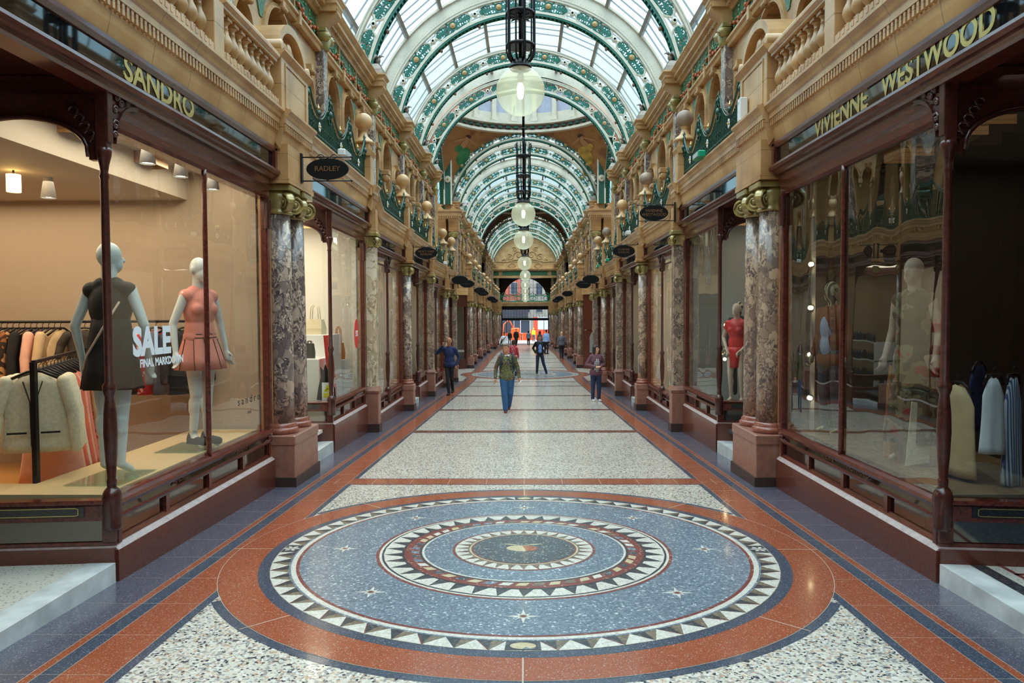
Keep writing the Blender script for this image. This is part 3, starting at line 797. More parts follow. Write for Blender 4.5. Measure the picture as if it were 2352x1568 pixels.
for s in (-1, 1):
    for i, (y, L) in enumerate(RAILS):
        z = 4.137+zcor(y+L*.5)
        lab = 'green wrought iron gallery railing with swags and white flowers, %s side, %s along' % (SIDE[s], ORD[i])
        key = round(L, 2); loc = (CX+s*2.88, y, z)
        if key not in srcs:
            o = make_railing(L); o['label'] = lab; o.location = loc; o.scale = (s, 1, 1); srcs[key] = o
        else: o = dup(srcs[key], loc, lab, sx=s)
        o['group'] = 'green iron railings along the galleries'
    for i, (y, z) in enumerate(FBALLS[:-1]):
        y2 = FBALLS[i+1][0]
        if y2-y > 6: continue
        lab = 'distant green iron railing beyond the first dome, %s side, %s stretch' % (SIDE[s], ORD[i])
        if 'far' not in srcs:
            o = make_railing(3.6); srcs['far'] = o; o['label'] = lab; o.location = (CX+s*2.88, y+.3, 4.137+zcor(y+2)); o.scale = (s, 1, 1)
        else: o = dup(srcs['far'], (CX+s*2.88, y+.3, 4.137+zcor(y+2)), lab, sx=s)
        o['group'] = 'green iron railings along the galleries'

# ------------------------------------------------------------------ upper gallery walls
def arch_open(B, yc, r, z0, zs, ya, yb, zt, d=3.75, dep=.32, n=14, rim=None):
    # wall face from ya..yb, z0..zt with an arched opening centred on yc
    def F(pts): B.poly([(d, y, z) for y, z in pts])
    F([(ya, z0), (yc-r, z0), (yc-r, zs), (ya, zs)]); F([(yc+r, z0), (yb, z0), (yb, zs), (yc+r, zs)])
    pts = [(yc-r*cos(pi*i/n), zs+r*sin(pi*i/n)) for i in range(n+1)]
    F([(ya, zs), (yc-r, zs), (yc-r, zt), (ya, zt)]); F([(yc+r, zs), (yb, zs), (yb, zt), (yc+r, zt)])
    for a, b in zip(pts, pts[1:]): F([a, b, (b[0], zt), (a[0], zt)])
    path = [(yc-r, z0)]+pts+[(yc+r, z0)]
    for a, b in zip(path, path[1:]): B.poly([(d, a[0], a[1]), (d+dep, a[0], a[1]), (d+dep, b[0], b[1]), (d, b[0], b[1])])
    return pts
def rimring(B, yc, r, zs, zlow, w=.085, d0=3.69, d1=3.76, n=16):
    rs = []
    path = [(yc-r, zlow, -1, 0)]+[(yc-r*cos(pi*i/n), zs+r*sin(pi*i/n), -cos(pi*i/n), sin(pi*i/n)) for i in range(n+1)]+[(yc+r, zlow, 1, 0)]
    for y, z, ny, nz in path:
        rs.append([(d1, y, z), (d0, y+ny*.015, z+nz*.015), (d0, y+ny*w*.45, z+nz*w*.45), (d0+.03, y+ny*w*.55, z+nz*w*.55), (d0+.02, y+ny*w, z+nz*w), (d1, y+ny*w*1.1, z+nz*w*1.1)])
    B.rings(rs, False)
SASH = wood('upper_window_sash', (.03, .01, .008), (.07, .02, .014), .35)
UPPANE = simple('unlit_upper_window_pane', (.012, .012, .012), .25, spec=.3)
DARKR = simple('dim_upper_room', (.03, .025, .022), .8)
def make_bay(kind, W):
    t = thing('gallery_arcade_bay', 'x', 'gallery wall bay')
    wall = MB(TILE); z0 = 3.3; zt = 6.5
    if kind == 'A': ops = [(.95, .43, 5.92, False), (2.18, .43, 5.92, False), (3.41, .43, 5.92, False)]
    else: ops = [(.72, .30, 5.62, True), (2.18, .60, 5.78, False), (3.64, .30, 5.62, True)]
    ops = [(y*W/4.36, r, zs, g) for y, r, zs, g in ops]
    edges = [0]+[(a[0]+b[0])/2 for a, b in zip(ops, ops[1:])]+[W]
    for (yc, r, zs, g), a, b in zip(ops, edges, edges[1:]): arch_open(wall, yc, r, z0, zs, a, b, zt)
    wall.box(3.76, 4.1, 0, W, zt, 7.6)
    wall.obj('wall_face', t)
    for (yc, r, zs, g), a, b in zip(ops, edges, edges[1:]):
        B = MB(CARVE); rimring(B, yc, r, zs, 4.4 if g else 3.9)
        B.mat(CARVE).bev(3.63, 3.76, yc-.05, yc+.05, zs+r-.02, zs+r+.16, .01)
        B.lathe([(.01, -.06), (.04, -.06), (.04, .06), (.01, .06)], (3.63, yc, zs+r+.02), 10, True, 'Y')
        B.obj('arch_moulding', t)
        w = MB(SASH)
        if g:
            w = MB(GREENR); w.box(3.95, 4.0, yc-r, yc+r, 3.4, zs+r)
            w.mat(CARVE)
            for k, zz in enumerate((zs-.45, zs-.2, zs+.02)):
                w.tube([(3.93, yc+.13*cos(q*.8)*(1-q*.07), zz+.11*sin(q*.8)*(1-q*.07)) for q in range(10)], .022, 5)
                w.tube([(3.93, yc-.13*cos(q*.8)*(1-q*.07), zz+.11*sin(q*.8)*(1-q*.07)) for q in range(10)], .022, 5)
            w.ball((3.93, yc, zs-.33), .06, 8, 6, 1.5, .5); w.bev(3.88, 3.95, yc-.16, yc+.16, zs-.72, zs-.62, .01)
            w.obj('green_niche', t)
        else:
            for q in (-r+.03, r-.03): w.box(4.0, 4.05, yc+q-.03, yc+q+.03, 3.4, zs+.05)
            w.box(4.0, 4.05, yc-.02, yc+.02, 3.4, zs+r); w.box(3.98, 4.05, yc-r, yc+r, zs-.18, zs-.1); w.box(4.0, 4.05, yc-r, yc+r, 4.55, 4.62)
            wf = w.obj('window_frame', t)
            g_ = MB(UPPANE); g_.box(4.03, 4.045, yc-r, yc+r, 3.4, zs+r); g_.obj('dark_pane', wf)
    # impost brackets between the openings
    for e in edges[1:-1]:
        B = MB(CARVE); zi = 5.18
        B.bev(3.50, 3.76, e-.11, e+.11, zi+.22, zi+.34, .015); B.lathe([(.02, -.1), (.085, -.1), (.085, .1), (.02, .1)], (3.60, e, zi+.14), 14, True, 'Y')
        B.bev(3.62, 3.76, e-.07, e+.07, zi-.25, zi+.1, .01); B.tube([(3.54, e, zi+.16), (3.50, e, zi+.08), (3.54, e, zi), (3.60, e, zi-.05)], .02, 5); B.obj('impost_bracket', t)
        B = MB(GREENR)
        h = min(edges[2]-edges[1], 1.2)/2
        B.prism([(e-.25, 6.42), (e+.25, 6.42), (e+.05, 6.02), (e-.05, 6.02)], 3.735, 3.76, 'X'); B.obj('green_spandrel', t)
    # string course, frieze, top cornice
    B = MB(TILE2); B.prism([(3.76, 6.5), (3.66, 6.5), (3.64, 6.54), (3.66, 6.58), (3.62, 6.60), (3.62, 6.64), (3.76, 6.64)], 0, W)
    for i in range(4):
        y = W*(i+.0)/3; y = min(max(y, .03), W-.03); B.bev(3.60, 3.76, y-.05, y+.05, 6.46, 6.68, .01); B.box(3.70, 3.76, y-.025, y+.025, 6.64, 7.15)
    B.obj('string_course', t)
    for i in range(3):
        a, b = W*i/3+.06, W*(i+1)/3-.06
        B = MB(GREENR); B.box(3.735, 3.76, a, b, 6.66, 7.14)
        rr = random.Random(int(i*7+W*10)); B.mat(GLEAF)
        for q in range(44):
            y = rr.uniform(a+.05, b-.05); z = rr.uniform(6.70, 7.10); B.ball((3.73, y, z), rr.uniform(.025, .05), 6, 4, rr.uniform(.4, 1), .5, rr.uniform(.5, 1.2))
        fp = B.obj('frieze_panel', t)
        B = MB(ORANGE)
        for q in range(6):
            y = a+(b-a)*(q+.5)/6+rr.uniform(-.03, .03); z = 6.98-.14*sin(pi*(q+.5)/6)+rr.uniform(-.06, .04)-.04
            B.ball((3.70, y, z), .036, 8, 6, 1.1); 
            if q % 2: B.ball((3.70, y+.02, z-.075), .034, 8, 6, 1.1)
        B.tube([(3.715, a+(b-a)*(q+.5)/6, 6.94-.14*sin(pi*(q+.5)/6)) for q in range(-0, 6)], .02, 5)
        B.obj('fruit_swag', fp)
    B = MB(TILE2)
    B.prism([(3.76, 7.14), (3.70, 7.14), (3.68, 7.18), (3.60, 7.24), (3.60, 7.29), (3.54, 7.30), (3.54, 7.36), (3.50, 7.39), (3.46, 7.44), (3.46, 7.47), (4.1, 7.47)], 0, W)
    y = .05
    while y < W: B.box(3.60, 3.66, y-.02, y+.02, 7.19, 7.27); y += .085
    B.obj('top_cornice', t)
    return t
def make_upilaster():
    t = thing('gallery_pilaster', 'x', 'pilaster')
    B = MB(MARB); B.bev(3.60, 3.76, -.13, .13, 3.4, 6.55, .01); B.obj('shaft', t)
    B = MB(OLIVE); B.bev(3.54, 3.76, -.17, .17, 6.86, 6.93, .01); B.lathe([(.10, 6.55), (.13, 6.58), (.13, 6.62), (.16, 6.70), (.13, 6.86)], (3.66, 0, 0), 12)
    for e in (-1, 1):
        B.lathe([(.01, -.11), (.06, -.11), (.085, -.08), (.085, .08), (.01, .08)], (3.60, e*.14, 6.77), 14, True, 'X')
        B.lathe([(.01, -.135), (.03, -.12), (.035, -.1)], (3.60, e*.14, 6.77), 8, True, 'X')
    B.obj('ionic_capital', t)
    B = MB(TILE2)
    B.rings([[(d0, -.14, z), (d0, .14, z), (3.76, .14, z), (3.76, -.14, z)] for d0, z in ((3.60, 6.93), (3.56, 6.99), (3.53, 7.04), (3.46, 7.08), (3.38, 7.13), (3.34, 7.18), (3.34, 7.24))], False)
    B.obj('console', t)
    B = MB(TILE2)
    B.rings([[(3.76, -.2-q, z), (3.36-q, -.2-q, z), (3.36-q, .2+q, z), (3.76, .2+q, z)] for q, z in ((0, 7.2), (0, 7.30), (.03, 7.33), (.03, 7.38), (.08, 7.44), (.08, 7.48), (.05, 7.49))], False)
    for k in range(6): B.box(3.33, 3.36, -.17+k*.068-.012, -.17+k*.068+.012, 7.24, 7.295)
    B.obj('corbel_block', t)
    B = MB(simple('grey_stone_gable', (.36, .30, .26), .5, var=.2) if 'grey_stone_gable' not in MATS else MATS['grey_stone_gable'])
    B.rings([[(3.72, -.16*k, z), (3.38+j, -.16*k, z), (3.38+j, .16*k, z), (3.72, .16*k, z)] for k, j, z in ((1, 0, 7.48), (1, 0, 7.62), (.75, .08, 7.74), (.3, .14, 7.78))], False)
    B.obj('gable_block', t)
    B = MB(simple('grey_iron_eagle', (.23, .19, .16), .5, .2) if 'grey_iron_eagle' not in MATS else MATS['grey_iron_eagle'])
    B.ball((3.50, 0, 7.86), .075, 10, 8, 1.1, .9); B.ball((3.45, 0, 7.95), .04, 8, 6); B.tube([(3.42, 0, 7.96), (3.37, 0, 7.955), (3.35, 0, 7.925)], [.022, .014, .004], 6)
    for e in (-1, 1): B.tube([(3.50, e*.04, 7.90), (3.53, e*.13, 7.93), (3.58, e*.17, 7.82)], [.04, .035, .01], 6)
    B.obj('eagle', t)
    return t
BL = [-8.5, -3.9, .5, 4.85, 9.2, 13.6, 17.96, 22.3, 26.6, 29.85]
FBL = [38.0, 41.5, 46.6, 51.6, 56.6, 61.4]; FBL2 = [68.2, 72.5, 76.8, 81.0, 85.0]
bsr = {}; psr = None
for s in (-1, 1):
    cnt = 0
    for lines in (BL, FBL, FBL2):
        for i, (a, b) in enumerate(zip(lines, lines[1:])):
            W = 4.36 if b-a > 3.8 else b-a
            kind = 'B' if (cnt % 2 == 0) else 'A'
            if b-a < 3.8: kind = 'B'
            key = (kind, round(W, 2)); sc_y = (b-a)/W
            lab = 'tiled gallery bay %s, %s side, %s along' % ('with one wide arch between green niches' if kind == 'B' else 'with three narrow arches', SIDE[s], ORD[cnt])
            loc = (CX, a, 0)
            if key not in bsr: o = make_bay(kind, W); bsr[key] = o; o['label'] = lab; o.location = loc
            else: o = dup(bsr[key], loc, lab)
            o.scale = (s, sc_y, 1); o['group'] = 'arched gallery wall bays'; cnt += 1
        for i, a in enumerate(lines):
            yy = a
            lab = 'marble gallery pilaster carrying a corbel with an eagle, %s side at roof rib, %.0f metres along' % (SIDE[s], a)
            lab = 'marble gallery pilaster with ionic capital and eagle-topped corbel, %s side, %s along' % (SIDE[s], ORD[(0 if lines is BL else len(BL) if lines is FBL else len(BL)+len(FBL))+i])
            if psr is None: psr = make_upilaster(); o = psr; o['label'] = lab; o.location = (CX, yy, 0); o.scale = (s, 1, 1)
            else: o = dup(psr, (CX, yy, 0), lab, sx=s)
            o['group'] = 'eagle-topped gallery pilasters'
    # closed walls behind (structure)
    def wallbox(name, d0, d1, y0, y1, z0, z1, mt):
        B = MB(mt); B.box(CX+s*d0, CX+s*d1, y0, y1, z0, z1); o = B.obj(name); o['kind'] = 'structure'
    wallbox('wall_%s' % SIDE[s], 4.15, 4.3, -9.5, 30.3, 3.6, 7.45, DARKR)
    wallbox('wall_%s_far' % SIDE[s], 4.15, 4.3, 38, 86, 3.2, 7.45, DARKR)
# ------------------------------------------------------------------ columns
def volute(B, c, ax, r=.075, t=.05):
    # disc scroll with its axis along ax ('X' or 'Y'), or diagonal angle
    n0 = len(B.v)
    B.lathe([(.01, -t*.75), (r*.85, -t*.75), (r*.9, -t), (r, -t), (r, t), (r*.9, t), (r*.85, t*.75), (.01, t*.75)], (0, 0, 0), 18, False, 'Y')
    for k in range(2):
        yy = -t if k == 0 else t; sg = -1 if k == 0 else 1
        pts = [((r*.90*(1-q/21))*cos(q*.62), yy, (r*.90*(1-q/21))*sin(q*.62)) for q in range(19)]
        B.tube(pts, r*.13, 5)
        B.ball((0, yy+sg*.004, 0), r*.24, 8, 6)
    M = Matrix.Translation(c) @ Matrix.Rotation(ax, 4, 'Z')
    for i in range(n0, len(B.v)): B.v[i] = tuple(M @ Vector(B.v[i]))
def ionic(B, z, r, w, big=1.0):
    # four diagonal volutes under an abacus; z = bottom
    B.lathe([(r*1.0, 0+z), (r*1.12, .01+z), (r*1.12, .03+z), (r*1.0, .045+z), (r*1.15, .09*big+z), (r*1.38, .15*big+z), (r*1.3, .20*big+z), (r*1.2, .24*big+z)], n=18)
    for k in range(4):
        a = pi/4+k*pi/2; rr = r*1.35
        volute(B, (rr*cos(a), rr*sin(a), z+.12*big), a, .098*w, .032*w)
    q = r*1.45
    B.bev(-q, q, -q, q, z+.235*big, z+.30*big, .02)
def make_round_column(r, hs, ped, mt, topz):
    # local: column base (pedestal top) at z=0; ped block below; shaft to hs, capital above
    t = thing('marble_column', 'x', 'column')
    B = MB(PINK); w = r*1.55; B.bev(-w, w, -w, w, -ped, -.12, .01); B.bev(-w-.01, w+.01, -w-.01, w+.01, -.13, 0, .012); B.obj('pedestal', t)
    B = MB(BASEB); B.box(-w-.015, w+.015, -w-.015, w+.015, -ped-.16, -ped+.0); B.obj('dark_plinth', t)
    B = MB(PINKB); B.lathe([(r*1.0, 0), (r*1.42, 0), (r*1.5, .02), (r*1.5, .05), (r*1.35, .065), (r*1.25, .07), (r*1.3, .09), (r*1.3, .11), (r*1.12, .12), (r*1.05, .13)], n=28); B.obj('base_ring', t)
    B = MB(mt); B.lathe([(r*1.06, .12), (r*1.06, hs*.35), (r*1.02, hs*.7), (r*.95, hs)], n=28); B.obj('shaft', t)
    B = MB(OLIVE); ionic(B, hs, r*.95, 1.0 if r > .12 else .85, 1.0); B.obj('ionic_capital', t)
    if topz:
        B = MB(TILE); q = r*1.5; B.box(-q, q, -q, q, hs+.30, topz); B.bev(-q-.02, q+.02, -q-.02, q+.02, hs+.30, hs+.36, .01); B.obj('tile_block', t)
    return t
def make_square_column(w, hs, ped, mt, topz):
    t = thing('marble_pilaster', 'x', 'pilaster')
    B = MB(PINK); B.bev(-w-.03, w+.03, -w-.03, w+.03, -ped, -.1, .01); B.rings([[(-q, -q, z), (q, -q, z), (q, q, z), (-q, q, z)] for q, z in ((w+.035, -.1), (w+.05, -.05), (w+.03, -.01), (w+.01, .03))], False); B.obj('pedestal', t)
    B = MB(BASEB); B.box(-w-.045, w+.045, -w-.045, w+.045, -ped-.16, -ped); B.obj('dark_plinth', t)
    B = MB(mt); B.bev(-w, w, -w, w, .03, hs, .008); B.obj('shaft', t)
    B = MB(OLIVE)
    B.bev(-w-.02, w+.02, -w-.02, w+.02, hs, hs+.04, .01); B.bev(-w-.01, w+.01, -w-.01, w+.01, hs+.04, hs+.2, .01)
    for k in range(4):
        a = pi/4+k*pi/2; volute(B, (w*1.3*cos(a), w*1.3*sin(a), hs+.10), a, .088, .028)
    B.bev(-w-.05, w+.05, -w-.05, w+.05, hs+.2, hs+.27, .02); B.obj('ionic_capital', t)
    B = MB(TILE); B.box(-w-.01, w+.01, -w-.01, w+.01, hs+.27, topz); B.bev(-w-.03, w+.03, -w-.03, w+.03, hs+.27, hs+.33, .01); B.obj('tile_block', t)
    return t
cnt = {'r': None, 's': None}
# paired columns on one tall pedestal
def paired(s):
    fy = fz(9.15); zb = .33
    t = thing('marble_column_pair', 'pair of %s marble columns with gold volutes on one tall pink pedestal, %s side' % ('violet grey' if s < 0 else 'warm mottled', SIDE[s]), 'column', (CX+s*2.88, 9.15, zb), group=None)
    B = MB(PINK); B.bev(-.165, .2, -.49, .49, -.52, -.10, .008); B.bev(-.175, .2, -.50, .50, -.11, 0, .012); B.xf(Matrix.Diagonal((s, 1, 1, 1))) if s > 0 else B.xf(Matrix.Diagonal((-1, 1, 1, 1)))
    if s < 0: B.f = [tuple(reversed(f)) for f in B.f]
    B.obj('pedestal', t)
    B = MB(BASEB); B.box(-.185*s, .2*s, -.51, .51, -.70, -.50); B.obj('dark_plinth', t)
    hs = 2.62
    for y in (-.26, .27):
        r = .145
        b = MB(PINKB); b.lathe([(r, 0), (r*1.32, 0), (r*1.38, .02), (r*1.38, .055), (r*1.25, .07), (r*1.2, .075), (r*1.24, .095), (r*1.1, .115), (r*1.05, .13)], (0, y, 0), n=28); b.xf(Matrix.Translation((s*.06, 0, 0))); b.obj('base_ring', t)
        b = MB(MARB if s < 0 else MARBW); b.lathe([(r*1.06, .12), (r*1.05, hs*.35), (r*1.0, hs*.7), (r*.93, hs)], (s*.06, y, 0), n=32); b.obj('shaft', t)
        b = MB(OLIVE); ionic(b, hs, r*.95, 1.15, 1.15); b.xf(Matrix.Translation((s*.05, y, 0))); b.obj('ionic_capital', t)
    B = MB(TILE); B.box(-.14, .2, -.50, .50, hs+.35, 3.42) if s > 0 else B.box(-.2, .14, -.50, .50, hs+.35, 3.42)
    for a in (-.01,): B.box(-.15*s, .2*s, -.51, .51, hs+.345, hs+.40)
    B.obj('tile_block', t)
    return t
for s in (-1, 1): paired(s)
SQ = []; RD = []
for s in (-1, 1):
    plan = [(13.88, 'Q'), (18.0, 'R'), (22.45, 'Q'), (26.72, 'R'), (30.1, 'Q')]
    plan += [(y, 'R' if k % 2 == 0 else 'Q') for k, y in enumerate(FS)]
    for i, (y, ty) in enumerate(plan):
        zs = zshop(y-.05) if y < 14.5 or (y > 22 and y < 23) else zshop(y)
        zt = 3.72+zcor(y); zb = .38+zs; capz = 3.02+zs
        if y > 31: capz = 3.0+zs
        ped = zb-fz(y)-.16
        nm = ORD[min(i, 25)]
        if ty == 'R':
            lab = 'mottled marble round column with gold volutes on a pink pedestal, %s side, number %d after the column pair' % (SIDE[s], i+1)
            lab = '%s marble round column with gold volutes, %s side, %s support after the paired columns' % ('mottled grey' if (i % 4 == 1) else 'mottled', SIDE[s], nm)
            o = make_round_column(.105, capz-zb, ped, MARB if (s < 0 and i < 3) else MARBW, zt-zb) if y < 31 else None
            if o is None:
                key = ('R', round(zs, 2))
                if key in srcs: o = dup(srcs[key], (0, 0, 0), lab)
                else: o = make_round_column(.115, capz-zb, ped, MARBW, zt-zb); srcs[key] = o
        else:
            lab = 'square marble pilaster with gold volutes, %s side, %s support after the paired columns' % (SIDE[s], nm)
            key = ('Q', round(zs, 2), y > 31)
            if key in srcs and y > 31: o = dup(srcs[key], (0, 0, 0), lab)
            else: o = make_square_column(.095, capz-zb, ped, MARBP if s < 0 and y < 15 else MARBW, zt-zb); srcs[key] = o
        o['label'] = lab; o.location = (CX+s*(2.86 if y < 31 else 2.84), y, zb); o['group'] = 'marble columns and pilasters between the shops'

# ------------------------------------------------------------------ shopfronts
WD = 2.98
def shopfront(s, y0, y1, dz, mull=(), posts=(), label='', npan=4, frame_end=True, letter=None):
    t = thing('shopfront', label, 'shopfront', (CX, 0, 0), group='mahogany shopfronts')
    P = .08+dz; S = .43+dz; H = 3.10+dz
    def ob(B, name, par=t, **k):
        if s < 0: B.flip()
        return B.obj(name, par, **k)
    B = MB(PLIN)
    B.hexa([(2.93, y0, fz(y0)-.03), (3.14, y0, fz(y0)-.03), (3.14, y1, fz(y1)-.03), (2.93, y1, fz(y1)-.03), (2.93, y0, P-.02), (3.14, y0, P-.02), (3.14, y1, P-.02), (2.93, y1, P-.02)])
    ob(B, 'granite_plinth')
    B = MB(PLIT); B.prism([(2.93, P-.02), (3.14, P-.02), (3.14, P+.012), (2.965, P+.012)], y0, y1); ob(B, 'plinth_top')
    B = MB(MAHO)
    B.box(3.02, 3.12, y0, y1, P+.012, S-.02)
    B.prism([(2.975, P+.012), (3.03, P+.012), (3.03, P+.05), (2.99, P+.05)], y0, y1)
    B.prism([(2.965, P+.185), (3.03, P+.185), (3.03, P+.225), (2.965, P+.225), (2.955, P+.205)], y0, y1)
    n = npan
    for i in range(n+1):
        y = y0+(y1-y0)*i/n; y = min(max(y, y0+.03), y1-.03); B.box(2.975, 3.03, y-.03, y+.03, P+.04, P+.19)
    for y in (y0+.05, y1-.05): B.box(2.965, 3.04, y-.05, y+.05, P+.2, S-.05)
    B.prism([(2.95, S-.075), (3.05, S-.075), (3.05, S), (2.975, S), (2.945, S-.02), (2.935, S-.045)], y0, y1)
    ob(B, 'stall_riser')
    for i in range(n):
        a = y0+(y1-y0)*i/n+.03; b = y0+(y1-y0)*(i+1)/n-.03
        B = MB(STALL); B.box(3.004, 3.02, a, b, P+.05, P+.185); ob(B, 'stall_panel')
    B = MB(BLKG); B.hexa([(2.968, y0+.1, P+.225), (3.02, y0+.1, P+.225), (3.02, y1-.1, P+.225), (2.968, y1-.1, P+.225), (2.985, y0+.07, S-.075), (3.02, y0+.07, S-.075), (3.02, y1-.07, S-.075), (2.985, y1-.07, S-.075)])
    ob(B, 'letter_strip')
    # glass lights
    cuts = [y0]+sorted(list(mull)+list(posts))+[y1]
    for a, b in zip(cuts, cuts[1:]):
        B = MB(PANER if s > 0 and y0 < 6 else PANE); B.box(WD+.010, WD+.0125, a+.012, b-.012, S-.01, H+.02); ob(B, 'window_pane')
    for y in mull:
        B = MB(MAHO); B.lathe([(.022, S-.01), (.026, S+.05), (.022, H-.05), (.024, H+.02)], (WD, y, 0), 10); ob(B, 'mullion')
    for y in posts: ob(turned_post(WD-.02, y, S, H), 'turned_post')
    if frame_end:
        B = MB(MAHO); B.bev(WD-.03, WD+.05, y1-.09, y1, S-.02, H+.05, .012); B.mat(MAHD).bev(WD-.06, WD, y1-.11, y1-.02, H-.35, H, .02); ob(B, 'end_jamb')
    B = MB(MAHO)
    B.prism([(2.97, H), (3.08, H), (3.08, 3.33+dz), (2.93, 3.33+dz), (2.93, 3.24+dz), (2.955, 3.20+dz), (2.955, H+.03)], y0, y1)
    ob(B, 'window_head')
    for y in list(posts)+[y0] if (posts or mull) and y0 < 6 else list(posts):
        for e in ((1,) if y == y0 else (-1, 1)): ob(carved_bracket(WD-.02, y, e, H), 'carved_bracket')
    if letter:
        for (yc, tx) in letter:
            q = place_text(tx, .075, (0, 1 if s < 0 else -1, 0), (-s, 0, .15), (s*2.972, yc, P+.265), GOLDD, t)
    return t
def turned_post(d, y, S, H, B=None):
    B = B or MB(MAHD)
    B.lathe([(.055, S-.22), (.062, S-.20), (.065, S-.05), (.066, S+.02), (.06, S+.05), (.045, S+.075), (.03, S+.09), (.034, S+.11), (.034, S+.14), (.028, S+.15), (.04, S+.30), (.048, S+.48), (.044, S+.62), (.032, S+.74), (.046, S+.78), (.048, S+.82), (.03, S+.85),
             (.028, H-.45), (.026, H-.2), (.034, H-.18), (.026, H-.15), (.032, H-.10), (.05, H-.03), (.055, H), (.05, H+.02), (.04, H+.03)], (d, y, 0), 18)
    return B
def carved_bracket(d, y, e, H):
    B = MB(MAHD)
    pr = []
    for i in range(9): a = pi/2*i/8; pr.append((y+e*(.06+.30*(1-cos(a))), H-.08+.30*sin(a)-.02))
    poly = [(y+e*.02, H-.12)]+pr+[(y+e*.40, H+.26), (y+e*.02, H+.26)]
    if e < 0: poly = list(reversed(poly))
    B.prism(poly, d-.02, d+.03, 'X')
    rs = [[(d-.05, p[0], p[1]-.015), (d-.05, p[0]+e*.012, p[1]+.02), (d+.04, p[0]+e*.012, p[1]+.02), (d+.04, p[0], p[1]-.015)] for p in pr]
    B.rings(rs, False)
    for k, (a, b, r) in enumerate(((.07, .02, .045), (.07, .13, .035), (.15, .19, .035), (.23, .215, .025), (.10, .22, .03), (.06, -.05, .03))):
        B.tube([(d-.04, y+e*(a+r*(1-q/9)*cos(q)), H+b+r*(1-q/9)*sin(q)) for q in range(8)], .012, 5); B.ball((d-.04, y+e*a, H+b), .014, 6, 5)
    B.bev(d-.045, d+.03, y-.035, y+.035, H-.12, H+.28, .006)
    return B
def splay(s, y0, dz, u1, label, plaque=None, plinth_from=None):
    # window set across the entrance, facing the near end: runs from the corner post outwards
    t = thing('splayed_shopfront', label, 'shopfront', (CX, 0, 0), group='splayed entrance windows')
    P = .08+dz; S = .43+dz; H = 3.10+dz
    n = Vector((u1, -.16, 0)); L = n.length; n.normalize()
    M = Matrix.Translation((2.97, y0, 0)) @ Matrix(((n.x, -n.y, 0, 0), (n.y, n.x, 0, 0), (0, 0, 1, 0), (0, 0, 0, 1)))
    def ob(B, name, par=t):
        B.xf(M)
        if s < 0: B.flip()
        return B.obj(name, par)
    B = MB(PLIN); B.box(-.02, L, -.03, .10, fz(y0)+.10, P); ob(B, 'granite_plinth')
    B = MB(PLIT); B.box(-.02, L, -.025, .10, P, P+.012); ob(B, 'plinth_top')
    B = MB(MAHO); B.box(-.02, L, 0.02, .10, P+.012, S-.02); B.box(-.02, L, -.01, .05, P+.012, P+.04)
    B.box(-.02, .07, -.01, .05, P+.03, S-.15); B.bev(-.02, L, -.03, .06, P+.2, S-.03, .01); B.bev(-.02, L, -.045, .06, S-.03, S, .01); ob(B, 'stall_riser')
    B = MB(STALL); B.box(.08, L-.1, .008, .02, P+.04, P+.2); ob(B, 'stall_panel')
    B = MB(BLKG); B.box(.18, min(L-.2, .95), -.036, -.028, P+.235, P+.305); pl = ob(B, 'name_plaque')
    B = MB(GOLD); B.tube([(.22, -.037, P+.25), (.24, -.037, P+.243), (.86 if L > 1 else L-.28, -.037, P+.243), (.88 if L > 1 else L-.26, -.037, P+.25), (.88 if L > 1 else L-.26, -.037, P+.29), (.86 if L > 1 else L-.28, -.037, P+.297), (.24, -.037, P+.297), (.22, -.037, P+.29)], .0035, 4, True)
    if plaque is None: ob(B, 'gilt_line', pl)
    B = MB(PANER if s > 0 and y0 < 6 else PANE); B.box(.03, L, .03, .0325, S-.01, 3.25+dz); ob(B, 'window_pane')
    # arched spandrel
    B = MB(MAHD); w = min(.9, L-.25); c0 = .10+w/2; zs = 2.88+dz; rise = .27; pts = [(c0-w/2*cos(pi*i/16), zs+rise*sin(pi*i/16)**.8) for i in range(17)]
    top = 3.50+dz
    for k, yy in enumerate((0.0, .06)):
        for a, b in zip(pts, pts[1:]): B.poly([(a[0], yy, a[1]), (b[0], yy, b[1]), (b[0], yy, top), (a[0], yy, top)])
    for a, b in zip(pts, pts[1:]): B.poly([(a[0], 0, a[1]), (b[0], 0, b[1]), (b[0], .06, b[1]), (a[0], .06, a[1])])
    B.box(.0, c0-w/2, 0, .06, zs-.02, top); B.box(c0+w/2, L, 0, .06, zs-.02, top)
    B.tube([(p[0], -.01, p[1]) for p in pts], .018, 6)
    for z in (3.30+dz, 3.42+dz): B.box(0, L, -.02, 0, z-.012, z+.012)
    for k in range(5): 
        a = .05+.035*k; B.tube([(a+.035*cos(q), -.02, zs+.10+k*.055+.03*sin(q)) for q in range(6)], .012, 5)
    B.box(c0+w/2, c0+w/2+.07, -.02, .07, S-.02, zs+.05)
    ob(B, 'arched_head')
    B = turned_post(0.0, 0.0, S, H-.18); B.bev(-.04, .04, -.04, .04, H-.18, top, .006); ob(B, 'turned_post')
    return t
